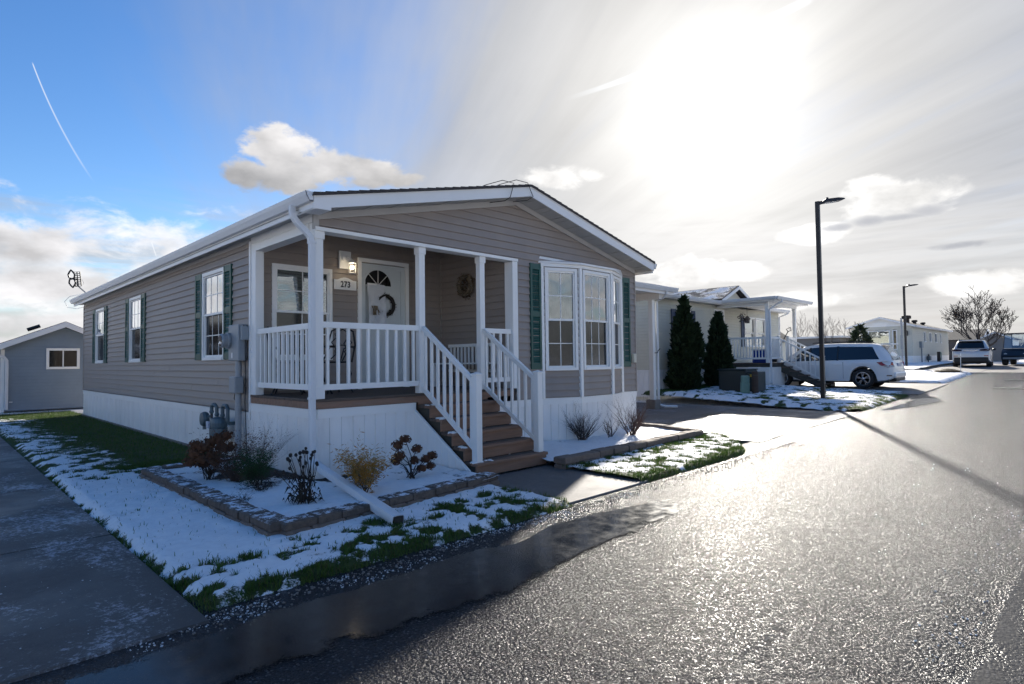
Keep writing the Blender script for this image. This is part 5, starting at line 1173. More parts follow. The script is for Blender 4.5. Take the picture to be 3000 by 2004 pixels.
MB().add([(-2.335, -.60, 1.03), (-2.335, .60, 1.03), (-2.04, .565, 1.555), (-2.04, -.565, 1.555)], [(0, 3, 2, 1)]).xf(Matrix.Translation((-.035, 0, .015))).build('rear_window', M['car_glass'], body, fix=False)
MB().bbox(-2.30, -1.96, -.58, .58, 1.60, 1.645, .02).build('spoiler', M['paint_white'], body)
MB().bbox(-2.475, -2.3, -.78, .78, .40, .60, .05).build('bumper', M['paint_white'], body); MB().bbox(-2.46, -2.2, -.72, .72, .28, .40, .03).build('bumper_lower', M['car_black'], body)
MB().box(-2.43, -2.405, -.26, .26, .80, .93).build('licence_plate', M['plate'], body); MB().bar((-2.42, .05, 1.06), (-2.36, -.35, 1.13), .02, .02).build('wiper', M['black_plastic'], body)

# silver crossover at the far drive, tail towards us
SVp = (gpt(2802, 1075)+gpt(2893, 1075))/2
SV = empty('parked_car', (SVp[0]+2.25, SVp[1]+.18, SVp[2]-.02), 'silver crossover seen from behind on the far driveway', 'car', rz=R(4), local=True)
st2 = [(-2.28, .72, .45, .80, .80, .5), (-2.24, .84, .42, .94, .96, .6), (-2.16, .89, .36, 1.04, 1.14, .66), (-1.98, .915, .30, 1.06, 1.46, .66), (-1.80, .92, .27, 1.06, 1.60, .66), (-1.4, .92, .25, 1.05, 1.655, .66), (-.3, .92, .25, 1.02, 1.68, .67), (.4, .92, .25, 1.0, 1.60, .66), (.9, .915, .25, .99, 1.30, .66), (1.2, .91, .25, 1.0, 1.04, .7), (1.9, .88, .28, .90, .90, .7), (2.25, .70, .34, .70, .70, .5)]
b2, sf2 = car_body(SV, st2, (-1.33, 1.33), .36, 'paint_silver', 60); under(SV, -2.1, 2.05, .80, .22, .62)
for wx in (-1.33, 1.33):
    for s in (-1, 1): wheel(SV, wx, s*.80, .36, .24, .23, 5, s)
for s in (-1, 1):
    side_glass(b2, sf2, -1.75, .95, .06, .90, s, .2, -.35, 12); MB().tube([(-1.5, s*.60, 1.67), (-1.4, s*.61, 1.72), (.1, s*.61, 1.72), (.2, s*.6, 1.66)], .02, 6).build('roof_rail', M['black_plastic'], b2)
    MB().add([(-2.275, s*.42, .99), (-2.20, s*.88, .98), (-2.02, s*.935, .99), (-2.02, s*.93, 1.09), (-2.19, s*.88, 1.11), (-2.24, s*.44, 1.06)], [(0, 1, 2, 3, 4, 5)]).xf(Matrix.Translation((-.02, 0, 0))).build('tail_lamp', M['tail_dark'], b2, fix=False)
    mi = MB(); mi.ball((.85, s*1.02, 1.08), .10, 8, 6, .75); mi.build('mirror', M['black_plastic'], b2)
    MB().box(-2.29, -2.26, min(s*.62, s*.82), max(s*.62, s*.82), .66, .70).build('reflector', M['tail_red'], b2)
MB().add([(-2.19, -.66, 1.13), (-2.19, .66, 1.13), (-1.94, .585, 1.54), (-1.94, -.585, 1.54)], [(0, 3, 2, 1)]).xf(Matrix.Translation((-.03, 0, .01))).build('rear_window', M['car_glass'], b2, fix=False)
MB().bbox(-2.10, -1.80, -.57, .57, 1.575, 1.625, .02).build('spoiler', M['paint_silver'], b2)
MB().bbox(-2.32, -2.1, -.82, .82, .30, .60, .04).build('bumper', M['car_black'], b2); MB().box(-2.285, -2.255, -.24, .24, .84, .97).build('licence_plate', M['plate'], b2); MB().box(-2.28, -2.25, -.36, .36, .99, 1.02).build('chrome_strip', M['chrome'], b2)

# dark golf cart with windscreen at the right edge
GC = gpt(2962, 1069)
G = empty('golf_cart', (GC[0]+.6, GC[1]-.45, GC[2]-.02), 'dark golf cart with flat roof and windscreen standing at the bend', 'golf cart', rz=R(172), local=True)
gb = MB(); prof = [(1.15, .32), (1.20, .55), (1.08, .80), (.86, .96), (.60, .98), (.55, .45), (-.10, .42), (-.15, .62), (-.75, .66), (-1.15, .60), (-1.15, .30)]
gb.prism([(x, -.58, z) for x, z in prof], (0, 1.16, 0)); gbo = gb.build('body', M['cart_dark'], G)
for s in (-1, 1):
    MB().tube([(.86, s*.55, .95), (.62, s*.53, 1.80)], .022, 6).build('roof_post', M['black_plastic'], gbo); MB().tube([(-.9, s*.55, .6), (-.75, s*.53, 1.80)], .022, 6).build('roof_post', M['black_plastic'], gbo)
    for x in (.78, -.78): wheel(G, x, s*.50, .23, .20, .13, 5, s, False)
    MB().lathe([(.085, 0), (.09, .02), (.06, .03)], (1.13, s*.40, .62), 12, 'x').build('headlamp', M['lens_clear'], gbo)
MB().bbox(-.95, .78, -.62, .62, 1.79, 1.86, .03).build('roof', M['cart_dark'], gbo)
MB().add([(.86, -.52, .97), (.86, .52, .97), (.64, .50, 1.78), (.64, -.50, 1.78)], [(0, 1, 2, 3)]).build('windscreen', M['glass'], gbo, fix=False)
MB().bbox(-.55, -.05, -.50, .50, .64, .78, .03).build('seat', M['black_plastic'], gbo); MB().bbox(-.62, -.50, -.50, .50, .78, 1.15, .03).build('backrest', M['black_plastic'], gbo)
ring = [(.42+.0*a, .25+.17*math.cos(a), 1.02+.17*math.sin(a)) for a in np.linspace(0, 2*math.pi, 18)]; MB().tube(ring, .014, 5).build('steering_wheel', M['black_plastic'], gbo)
MB().box(1.16, 1.22, -.50, .50, .36, .46).build('bumper', M['meter_grey'], gbo)
G.scale = (1.16, 1.16, 1.08)
# ------------------------------------------------------------------ trees
def bare_tree(name, label, base, h, spread, seed, lv=5, barkm='bark', leafm=None, leaves=0, r0=None, forks=3, trunk_h=.22, lean=0.0, group=None, droop=0.0, sides=5):
    rg = random.Random(seed); base = Vector(base); T = empty(name, base, label, 'tree', group)
    tr, cr, tips = MB(), MB(), []
    r0 = r0 or h*.022
    rmin = r0*.07
    def grow(p, d, ln, r, l, mb):
        n = 4 if l < 3 else 3; pts, rs = [p.copy()], [r]; q = p.copy(); dd = d.copy()
        for i in range(n):
            dd = (dd+Vector((rg.gauss(0, .13), rg.gauss(0, .13), rg.gauss(.05, .07)-droop*l*.02))).normalized(); q = q+dd*ln/n
            pts.append(q.copy()); rs.append(max(r*(1-.42*(i+1)/n), rmin))
        mb.tube(pts, rs, sides if l < 2 else (4 if l < 3 else 3), cap=(l > 2))
        if l >= lv: tips.append(q.copy()); tips.append(pts[1]); return
        k = forks if l == 0 else rg.choice((2, 3, 3))
        for c in range(k):
            t = 1.0 if c == 0 and l > 0 else rg.uniform(.35, 1.0); i = min(n, max(1, round(t*n)))
            a = rg.uniform(0, 6.283) if l else 6.283*c/k+rg.uniform(-.4, .4); sp = spread*rg.uniform(.55, 1.1)*(1.0 if l else 1.15)
            side = Vector((math.cos(a), math.sin(a), 0)); nd = (dd+side*sp+Vector((0, 0, .12))).normalized()
            grow(pts[i], nd, ln*rg.uniform(.60, .82)*((2.3 if trunk_h < .2 else 1.3) if l == 0 else 1), rs[i]*rg.uniform(.58, .75), l+1, cr)
    ln0 = h*trunk_h
    grow(base-Vector((0, 0, .1)), Vector((lean, lean*.3, 1)).normalized(), ln0, r0, 0, tr)
    tr.build('trunk', M[barkm], T); c = cr.build('crown', M[barkm], T, fix=False)
    if leafm:
        lf = MB()
        for i in range(leaves):
            p = rg.choice(tips); s = h*.010*rg.uniform(.6, 1.4); p = p+Vector((rg.gauss(0, s), rg.gauss(0, s), rg.gauss(0, s))); u = Vector((rg.gauss(0, 1), rg.gauss(0, 1), rg.gauss(0, 1))).normalized(); v = u.orthogonal().normalized()
            lf.add([p-u*s, p+v*s*.6, p+u*s, p-v*s*.6], [(0, 1, 2, 3)])
        tag(lf.build('leaves', M[leafm], T, fix=False), kind='stuff')
    return T
def at_depth(a, D): 
    d = _f+_r*(a-1500)/FPX; p = CAM_LOC+D*d; return (p[0], p[1], zg(p[0]))
bt = at_depth(2862, 47)
bare_tree('bare_tree', 'spreading bare tree with low forking trunk behind the silver crossover', (bt[0], bt[1], .85), 6.0, .74, 5, 6, 'bark', 'oak_leaf', 420, r0=.20, forks=7, trunk_h=.17, sides=6)
for i, (px, D, h, sd, lab) in enumerate(((2428, 56, 5.6, 11, 'slender bare sapling rising above the white car beside the street lamp'), (2478, 57, 5.0, 14, 'bare many-stemmed sapling in front of the low grey house'), (2345, 62, 5.2, 17, 'bare tree showing between the porch posts of the cream house'), (2395, 66, 4.4, 19, 'faint bare tree beyond the cream porch steps'))):
    p = at_depth(px, D); bare_tree('bare_sapling', lab, p, h, .40, sd, 5, 'bark_pale', None, 0, r0=.10, forks=4, trunk_h=.28, group='bare saplings beyond the cream house')
for i, (px, D, h, sd, lab) in enumerate(((150, 44, 5.6, 23, 'bare tree crown showing above the ridge of the blue-grey shed'), (215, 46, 5.2, 27, 'bare tree behind the shed roof beside the taupe house eave'), (15, 47, 4.6, 29, 'bare tree behind the dark-roofed house'), (85, 52, 4.4, 31, 'small bare tree between the dark-roofed house and the shed ridge'))):
    p = at_depth(px, D); bare_tree('bare_tree', lab, (p[0], p[1], 0), h, .45, sd, 5, 'bark_pale', None, 0, r0=.09, forks=4, trunk_h=.25, group='bare trees behind the shed')
# far woodland: one mass of leafless crowns along the horizon
def woodland(name, label, px0, px1, D, h, n, seed, matn):
    rg = random.Random(seed); mb = MB()
    for i in range(n):
        px = rg.uniform(px0, px1); p = at_depth(px, D*rg.uniform(.9, 1.15)); b = Vector((p[0], p[1], .5)); hh = h*rg.uniform(.6, 1.1); mb.tube([b, b+Vector((rg.gauss(0, .3), rg.gauss(0, .3), hh*.6))], [.12, .05], 3, False)
        for k in range(26):
            q = b+Vector((rg.gauss(0, hh*.16), rg.gauss(0, hh*.16), hh*rg.uniform(.15, .6))); e = q+Vector((rg.gauss(0, hh*.10), rg.gauss(0, hh*.10), hh*rg.uniform(.1, .36))); mb.tube([q, e], [.05, .012], 3, False)
    return tag(mb.build(name, M[matn], fix=False), label, 'woodland', kind='stuff')
woodland('woodland', 'far line of leafless trees along the horizon beyond the lane', 2310, 3060, 105, 4.6, 210, 3, 'bark_pale')
woodland('woodland', 'far leafless thicket on the horizon behind the blue-grey shed', -100, 260, 90, 3.4, 70, 5, 'bark_pale')
woodland('hedge', 'reddish leafless hedge beyond the white car', 2300, 2380, 58, 1.9, 40, 7, 'twig_red')

def conifer(name, label, base, h, r, seed, n, matn, spiky=.0, core=True, top2=None):
    rg = np.random.default_rng(seed); T = empty(name, base, label, 'tree')
    tr = MB(); tr.tube([Vector(base)-Vector((0, 0, .1)), Vector(base)+Vector((0, 0, h*.5))], [r*.09, r*.05], 6).build('trunk', M['bark'], T)
    t = rg.random(n)**1.25; a = rg.uniform(0, 2*np.pi, n)
    prof = np.where(t < .12, .72+t/.12*.28, (1-(t-.12)/.88)**.72); lump = .66+.55*vnoise(a*2.2+seed, t*11, seed)
    rad = r*prof*lump*np.sqrt(rg.uniform(.45, 1.0, n)); ox = np.zeros(n); oy = np.zeros(n)
    z = t*h
    if top2:
        sel = rg.random(n) < .22; z = np.where(sel, (.35+.36*t)*h, z); rad = np.where(sel, r*.42*(1-t)**.7*np.sqrt(rg.uniform(.3, 1, n)), rad); ox = np.where(sel, top2[0], 0); oy = np.where(sel, top2[1], 0)
    c = np.stack([base[0]+ox+rad*np.cos(a), base[1]+oy+rad*np.sin(a), base[2]+z], -1)
    out = np.stack([np.cos(a), np.sin(a), np.full(n, .9-spiky*1.0)], -1)+rg.normal(0, .35, (n, 3)); out /= np.linalg.norm(out, axis=1)[:, None]
    sd = np.cross(out, rg.normal(0, 1, (n, 3))); sd /= np.linalg.norm(sd, axis=1)[:, None]
    s = (h*.026*rg.uniform(.5, 1.4, n)*np.where(rg.random(n) < .12, 2.0, 1.0)*(1+spiky*1.6))[:, None]; w = s*(.42-.25*spiky)
    Vv = np.stack([c-out*s*.5, c+sd*w, c+out*s, c-sd*w], 1).reshape(-1, 3)-np.array(base); F = np.arange(n*4).reshape(-1, 4)
    tag(np_mesh('crown', Vv, F, M[matn], T), kind='stuff')
    if core:
        pr = [(r*.45, .02*h), (r*.66, .12*h), (r*.52, .35*h), (r*.34, .6*h), (r*.12, .88*h), (.004, .93*h)]; MB().lathe(pr, base, 12).build('crown_core', M[matn], T)
    return T
def ground2(x, y): return .02+zg(x)+.035*max(0, y+2.6)
conifer('cedar', 'tall dark columnar cedar with a second leader against the cream house', (15.55, 3.55, ground2(15.55, 3.55)), 3.25, .66, 3, 9000, 'cedar', top2=(.30, -.30))
conifer('cedar', 'shorter dark conical cedar between the tall cedar and the cream porch', (17.75, 3.35, ground2(17.75, 3.35)), 2.75, .68, 5, 8000, 'cedar')
sp = at_depth(2520, 36)
conifer('spruce', 'young spruce with loose spiky branches behind the white car', (sp[0], sp[1], zg(sp[0])-.05), 2.75, 1.15, 8, 2600, 'spruce', spiky=.55, core=False)

# ------------------------------------------------------------------ beds: edging blocks
def mat_block():
    m, nt, p, out = new_mat('block_snowy'); P = nt.pos(); n = nt.noise(P, scale=16, detail=5, rough=.65); f = nt.noise(P, scale=60, detail=4, rough=.7)
    col = nt.mix(nt.lin(n, .3, .7), (.070, .052, .041, 1), (.15, .112, .086, 1))
    nz = nt.sep(V(nt, nt.new('ShaderNodeNewGeometry').outputs['Normal']))[2]
    sn = nt.smooth(nz, .75, .95)*nt.smooth(nt.noise(P, scale=9, detail=5, rough=.7)+(f-.5)*.5, .47, .58)
    nt.put(p.inputs['Base Color'], nt.mix(sn, col, (.74, .77, .82, 1))); p.inputs['Roughness'].default_value = .85; nt.put(p.inputs['Normal'], nt.bump(n*.6+f*.6, .7, .010))
mat_block()
def edging(name, label, path, courses, matn, seed, d=.20):
    rg = random.Random(seed); E_ = empty(name, (path[0][0], path[0][1], 0), label, 'garden edging')
    for ci, (z0, z1, off, mt) in enumerate(courses):
        for a, b in zip(path[:-1], path[1:]):
            a, b = Vector((*a, 0)), Vector((*b, 0)); L_ = (b-a).length; u = (b-a)/L_; nn = Vector((-u.y, u.x, 0)); s = 0.0
            while s < L_-.05:
                ln = min(rg.choice((.17, .24, .30, .34)), L_-s)
                if L_-s-ln < .10: ln = L_-s
                g = .006; j = lambda k=.008: rg.uniform(-k, k); dn = off+j(.012); w = d+j(.012); h1 = z1+j(.006)
                rot = j(.03)
                P = []
                for (zz, ins) in ((z0, .0), (z0+.012, -.003), (h1-.014, -.002), (h1, .014)):
                    for ss, q in ((s+g+ins, -w/2+ins), (s+ln-g-ins, -w/2+ins), (s+ln-g-ins, w/2-ins), (s+g+ins, w/2-ins)): P.append(a+u*(ss+j(.003))+nn*(q+dn+j(.004)+rot*(ss-s))+Vector((0, 0, zz)))
                fs = [(3, 2, 1, 0), (12, 13, 14, 15)]+[(k*4+i, k*4+(i+1) % 4, k*4+4+(i+1) % 4, k*4+4+i) for k in range(3) for i in range(4)]
                MB().add(P, fs).build('block', M[mt], E_, fix=True); s += ln
    return E_
edging('garden_edging', 'two-course brown block edging round the bed by the porch', [(-.06, 2.06), (-1.28, 2.06), (-1.24, -1.84), (1.44, -1.60)], [(-.05, .050, .0, 'block'), (.053, .122, .012, 'block_snowy')], 'block', 4)
edging('garden_edging', 'brown block edging round the bed below the bay window', [(2.70, -1.56), (6.72, -1.50), (7.10, -.38), (7.12, .3)], [(-.05, .05, .0, 'block'), (.053, .135, .01, 'block')], 'block', 9, d=.19)

# ------------------------------------------------------------------ shrubs and dry perennials
def shrub(name, label, base, h, sp, n, seed, matn, r=.006, sub=4, cat='shrub', group=None, tilt=0.0, leafm=None, leaf=0, ls=.02, lv=2, part='stems'):
    rg = random.Random(seed); o = empty(name, base, label, cat, group); mb = MB(); tips = []
    def twig(p, d, ln, r_, l):
        pts, rs = [p], [r_]; q = p; dd = d
        for i in range(4): dd = (dd+Vector((rg.gauss(0, .12), rg.gauss(0, .12), rg.gauss(.02, .08)))).normalized(); q = q+dd*ln/4; pts.append(q); rs.append(r_*(1-.16*(i+1)))
        mb.tube(pts, rs, 4 if l == 0 else 3, False); tips.append(q); tips.append(pts[2])
        if l < lv:
            for k in range(sub):
                i = rg.randint(1, 4); a = rg.uniform(0, 6.283); nd = (dd+Vector((math.cos(a), math.sin(a), .2))*rg.uniform(.3, .75)).normalized(); twig(pts[i], nd, ln*rg.uniform(.35, .6), rs[i]*.7, l+1)
    b = Vector(base)
    for k in range(n):
        a = rg.uniform(0, 6.283); t = rg.random()**.6*sp; d = Vector((math.cos(a)*t+tilt, math.sin(a)*t, 1)).normalized()
        twig(b+Vector((rg.gauss(0, .025), rg.gauss(0, .025), -.03)), d, h*rg.uniform(.6, 1.0)*.8, r, 0)
    mb.build(part, M[matn], o, fix=False)
    if leafm:
        lf = MB()
        for i in range(leaf):
            p = rg.choice(tips)+Vector((rg.gauss(0, .03), rg.gauss(0, .03), rg.gauss(0, .04))); u = Vector((rg.gauss(0, 1), rg.gauss(0, 1), rg.gauss(.35, .8))).normalized(); v = u.orthogonal().normalized(); s = ls*rg.uniform(.6, 1.4)
            lf.add([p, p+u*s+v*s*.22, p+u*s*2.2, p+u*s-v*s*.22], [(0, 1, 2, 3)])
        tag(lf.build('leaves', M[leafm], o, fix=False), kind='stuff')
    o['_tips'] = 0; del o['_tips']
    return o, tips
def g8(a, b, z): p = on_plane(a, b, 2, z); return (p[0], p[1], z)
z_b = .075
s1_ = g8(1690, 1287, z_b); shrub('shrub', 'widest bare twiggy shrub below the bay window, with low dead stalks', (s1_[0], min(s1_[1], -.42), z_b), .62, .95, 38, 3, 'twig_brown', .006, 4, lv=2)
s2_ = g8(1788, 1282, z_b); shrub('shrub', 'smallest upright bare shrub between the two bigger ones under the bay', (s2_[0], s2_[1], z_b), .46, .5, 9, 4, 'twig_brown', .008, 3, lv=2)
s3_ = g8(1850, 1275, z_b); shrub('shrub', 'bushy reddish bare shrub at the house corner by the carport drive', (s3_[0], s3_[1], z_b), .70, .75, 36, 6, 'twig_red', .007, 4, lv=2)
def flower_heads(o, spots, rad, matn, seed, n=70, petal=.016, flat=.8):
    rg = random.Random(seed)
    for c in spots:
        mb = MB(); R_ = rad*rg.uniform(.8, 1.15)
        for k in range(n):
            u = Vector((rg.gauss(0, 1), rg.gauss(0, 1), rg.gauss(.15, 1))).normalized(); p = Vector(c)+Vector((u.x, u.y, u.z*flat))*R_*rg.uniform(.72, 1.05); t = u.orthogonal().normalized(); w = u.cross(t); s = petal*rg.uniform(.7, 1.3); e = u*s*.5
            mb.add([p-t*s+e, p-w*s, p+t*s+e, p+w*s], [(0, 1, 2, 3)])
        mb.ball(c, R_*.72, 8, 5, flat)
        mb.build('flower_head', M[matn], o, fix=False)
def hydrangea(label, base, heads, seed, rad, matn='hydrangea_dry'):
    o = empty('hydrangea', base, label, 'shrub'); mb = MB(); rg = random.Random(seed)
    for c in heads:
        b = Vector(base)+Vector((rg.gauss(0, .03), rg.gauss(0, .03), -.02)); m = (b+Vector(c))/2+Vector((rg.gauss(0, .02), rg.gauss(0, .02), .05)); mb.tube([b, m, Vector(c)], [.006, .005, .004], 4, False)
    for k in range(16):
        b = Vector(base); a = rg.uniform(0, 6.28); e = b+Vector((math.cos(a)*.14, math.sin(a)*.14, rg.uniform(.10, .22))); mb.tube([b, (b+e)/2+Vector((0, 0, .03)), e], [.004, .003, .002], 3, False)
    mb.build('stems', M['dry_stem'], o, fix=False); flower_heads(o, heads, rad, matn, seed); return o
def px_at(a, b, y): p = on_plane(a, b, 1, y); return (p[0], p[1], p[2])
def px_ax(a, b, x): p = on_plane(a, b, 0, x); return (p[0], p[1], p[2])
hb = g8(1205, 1398, .10); yh = hb[1]
hydrangea('dried hydrangea with brown globe heads beside the stair skirting', hb, [px_at(1187, 1288, yh), px_at(1164, 1305, yh+.03), px_at(1170, 1335, yh-.04), px_at(1222, 1315, yh), px_at(1215, 1348, yh-.05), px_at(1248, 1345, yh+.02), px_at(1266, 1335, yh+.05), px_at(1262, 1365, yh), px_at(1235, 1372, yh-.06), px_at(1160, 1350, yh+.04)], 5, .065)
ha = g8(615, 1400, .10); yA = ha[1]
hydrangea('rust-brown dried hydrangea in front of the gas meter', ha, [px_at(640, 1285, yA), px_at(620, 1296, yA+.05), px_at(662, 1278, yA), px_at(575, 1305, yA), px_at(600, 1312, yA-.05), px_at(570, 1330, yA), px_at(590, 1345, yA-.06), px_at(615, 1335, yA-.08), px_at(650, 1310, yA-.02), px_at(672, 1312, yA+.04), px_at(560, 1352, yA+.02), px_at(630, 1352, yA-.1), px_at(600, 1360, yA+.05)], 7, .085, 'rust_leaf')
b_ = g8(690, 1402, .10); shrub('shrub', 'rounded russet dry shrub between the hydrangea and the green clump', b_, .56, .95, 34, 12, 'twig_brown', .005, 4, leafm='hydrangea_dry', leaf=2600, ls=.014)
b_ = g8(742, 1398, .10); shrub('shrub', 'arching pale-seeded dry stems against the white skirting', (b_[0]+.05, b_[1]+.1, .1), .68, .75, 30, 15, 'bark_pale', .0035, 4, tilt=.25, leafm='oak_leaf', leaf=260, ls=.009)
b_ = g8(752, 1412, .10); shrub('shrub', 'low dark green leafy clump in the bed by the porch', b_, .38, .9, 22, 17, 'dry_stem', .004, 3, leafm='green_leaf', leaf=2600, ls=.015)
b_ = g8(770, 1435, .09); shrub('groundcover', 'low dark withered groundcover in front of the green clump', b_, .17, 1.7, 26, 19, 'dry_stem', .003, 3, leafm='dark_leaf', leaf=700, ls=.011, cat='plant')
b_ = g8(755, 1458, .09); shrub('groundcover', 'sparse dead stalks lying over the snow of the porch bed', (b_[0]-.15, b_[1], .09), .15, 1.6, 14, 20, 'dry_stem', .0025, 3, leafm='hydrangea_dry', leaf=160, ls=.008, cat='plant')
b_ = g8(1068, 1440, .10); o_, t_ = shrub('shrub', 'orange and yellow leaved low shrub in front of the porch skirting', b_, .46, .95, 24, 21, 'twig_brown', .004, 3, leafm='orange_leaf', leaf=2000, ls=.021)
rgx = random.Random(5); lf = MB()
for i in range(800):
    p = rgx.choice(t_)+Vector((rgx.gauss(0, .03), rgx.gauss(0, .03), rgx.gauss(.02, .03))); u = Vector((rgx.gauss(0, 1), rgx.gauss(0, 1), rgx.gauss(.5, .7))).normalized(); v = u.orthogonal().normalized(); s = .016*rgx.uniform(.6, 1.3); lf.add([p, p+u*s+v*s*.22, p+u*s*2.2, p+u*s-v*s*.22], [(0, 1, 2, 3)])
tag(lf.build('leaves', M['yellow_leaf'], o_, fix=False), kind='stuff')
# coneflower with black seed heads
cb = g8(893, 1468, .10); yc = cb[1]; CF = empty('coneflower', cb, 'dead coneflower with round black seed heads on stiff stalks', 'plant'); stm = MB(); rgc = random.Random(3)
for (a, b) in ((896, 1314), (851, 1334), (867, 1333), (879, 1327), (889, 1324), (899, 1325), (843, 1345), (849, 1350), (880, 1340), (877, 1348), (910, 1343), (914, 1333), (922, 1323), (917, 1325), (896, 1357), (849, 1372), (928, 1357), (930, 1361), (830, 1383), (808, 1381), (889, 1368)):
    c = Vector(px_at(a, b, yc+rgc.uniform(-.10, .10))); base_ = Vector(cb)+Vector((rgc.gauss(0, .03), rgc.gauss(0, .03), 0)); stm.tube([base_, base_*.45+c*.55+Vector((rgc.gauss(0, .01), rgc.gauss(0, .01), 0)), c], [.005, .004, .003], 4, False)
    MB().ball(c, .017*rgc.uniform(.85, 1.15), 8, 6, 1.1, .25, rgc).build('seed_head', M['wreath_dark'], CF, fix=False)
stm.build('stems', M['dry_stem'], CF, fix=False); lf = MB()
for i in range(150):
    a = rgc.uniform(0, 6.28); ln = rgc.uniform(.03, .10); p = Vector(cb)+Vector((rgc.gauss(0, .06), rgc.gauss(0, .06), rgc.uniform(0, 1)**1.8*.26)); u = Vector((math.cos(a), math.sin(a), rgc.uniform(-.5, .3))); w = u.orthogonal().normalized()*.011; lf.add([p-w*.3, p+u*ln*.5-w+Vector((0, 0, .02)), p+u*ln-Vector((0, 0, .03)), p+u*ln*.5+w+Vector((0, 0, .02))], [(0, 1, 2, 3)])
lf.build('leaves', M['dark_leaf'], CF, fix=False)
# dead ornamental mound on the far snowy lawn
mb_ = gpt(2776, 1096); sm_ = random.Random(4); MO = empty('dry_grass_mound', (mb_[0], mb_[1], mb_[2]), 'low mound of dead brown grass on the far snowy lawn', 'plant'); q = MB()
for i in range(700):
    a = sm_.uniform(0, 6.28); t = sm_.random()**.5; p = Vector((mb_[0]+math.cos(a)*.75*t, mb_[1]+math.sin(a)*.75*t, mb_[2]+.02)); h_ = .30*(1-t*t*.75)*sm_.uniform(.5, 1.1); e = p+Vector((math.cos(a)*.18*t, math.sin(a)*.18*t, h_+.05)); q.add([p+Vector((.012, 0, 0)), p-Vector((.012, 0, 0)), e], [(0, 1, 2)])
tag(q.build('blades', M['grass_dry'], MO, fix=False), kind='stuff'); MB().lathe([(.7, .0), (.66, .07), (.5, .17), (.28, .24), (.02, .28)], mb_, 14).build('mound', M['oak_leaf'], MO)
# ------------------------------------------------------------------ street lamps
def street_lamp(label, base, h, az, wd=.115):
    b = Vector(base); o = empty('street_lamp', b, label, 'street lamp', 'street lamps along the lane'); ORG[o.name] = b
    MB().bbox(b.x-wd/2, b.x+wd/2, b.y-wd/2, b.y+wd/2, b.z-.1, b.z+h, .012).build('pole', M['lamp_bronze'], o); MB().box(b.x-wd*.56, b.x+wd*.56, b.y-wd*.56, b.y+wd*.56, b.z+.22, b.z+.30).build('cover_band', M['black_plastic'], o)
    u = Vector((math.sin(R(az)), math.cos(R(az)), 0)); s = Vector((u.y, -u.x, 0)); q = MB(); t = b+Vector((0, 0, h-.05))
    P = []
    for d, w, zl, zh in ((.04, .05, -.06, .05), (.14, .05, -.03, .06), (.20, .13, .0, .10), (.55, .15, .045, .135), (.72, .13, .075, .13), (.78, .10, .10, .125)): P += [t+u*d+s*w+Vector((0, 0, zl)), t+u*d-s*w+Vector((0, 0, zl)), t+u*d-s*w*.9+Vector((0, 0, zh)), t+u*d+s*w*.9+Vector((0, 0, zh))]
    fs = [(3, 2, 1, 0), (20, 21, 22, 23)]+[(k*4+i, k*4+(i+1) % 4, k*4+4+(i+1) % 4, k*4+4+i) for k in range(5) for i in range(4)]
    q.add(P, fs).build('lamp_head', M['lamp_bronze'], o)
    MB().lathe([(.03, 0), (.035, .03), (.03, .07)], tuple(t+u*.30+Vector((0, 0, .10))), 10).build('photocell', M['black_plastic'], o)
    q = MB(); q.add([t+u*.24+s*.10+Vector((0, 0, .004)), t+u*.24-s*.10+Vector((0, 0, .004)), t+u*.56-s*.11+Vector((0, 0, .041)), t+u*.56+s*.11+Vector((0, 0, .041))], [(0, 1, 2, 3)]); q.build('lens', M['lens_clear'], o, fix=False); return o
lp = gpt(2412, 1176); street_lamp('tall bronze street lamp standing on the snowy lawn before the white car', (lp[0], lp[1], lp[2]+.02), 5.93, 135)
l2 = gpt(2656, 1076); street_lamp('farther bronze street lamp beside the cream mobile home', (l2[0], l2[1], l2[2]), 5.15, 150, .12)
# ------------------------------------------------------------------ utility boxes in front of the cedars
bx = gpt(2175, 1164); bz = ground2(15.9, 1.9)
TB = empty('transformer_box', (16.1, 1.9, bz), 'low dark green transformer box with yellow warning label', 'utility box')
x0_, y0_, y1_ = 15.9, 1.25, 2.50
MB().bbox(x0_, x0_+.95, y0_+.30, y1_, bz-.05, bz+.72, .03).build('cabinet', M['box_green'], TB); MB().bbox(x0_+.02, x0_+.90, y0_, y0_+.295, bz-.05, bz+.66, .03).build('terminal_door', M['box_green'], TB); MB().bbox(x0_-.03, x0_+.98, y0_+.28, y1_+.03, bz+.72, bz+.755, .012).build('lid', M['box_green'], TB)
emy = mat('label_yellow', (.55, .36, .03), .5); MB().box(x0_+.012, x0_+.019, y0_+.05, y0_+.17, bz+.50, bz+.58).build('warning_label', emy, TB)
p1 = gpt(2195, 1166); PD = empty('cable_pedestal', (15.45, 1.40, ground2(15.45, 1.4)), 'pale green leaning cable pedestal beside the transformer box', 'pedestal', local=True, rz=R(-6)); PD.rotation_euler = (R(6), R(0), R(-45))
MB().bbox(-.13, .13, -.08, .08, -.05, .36, .015).build('base', M['pedestal_green'], PD); MB().bbox(-.12, .12, -.075, .075, .36, .58, .02).build('cover', M['pedestal_green'], PD)
BP = empty('marker_post', (15.55, 1.10, ground2(15.55, 1.1)), 'short leaning brown post beside the pale pedestal', 'post', local=True); BP.rotation_euler = (R(7), R(-3), R(-45))
MB().lathe([(.10, -.1), (.10, .68), (.095, .72), (.07, .74)], (0, 0, 0), 14).build('shaft', M['rusty_brown'], BP); MB().lathe([(.103, .60), (.103, .64)], (0, 0, 0), 14).build('band', M['stringer_wood'], BP)
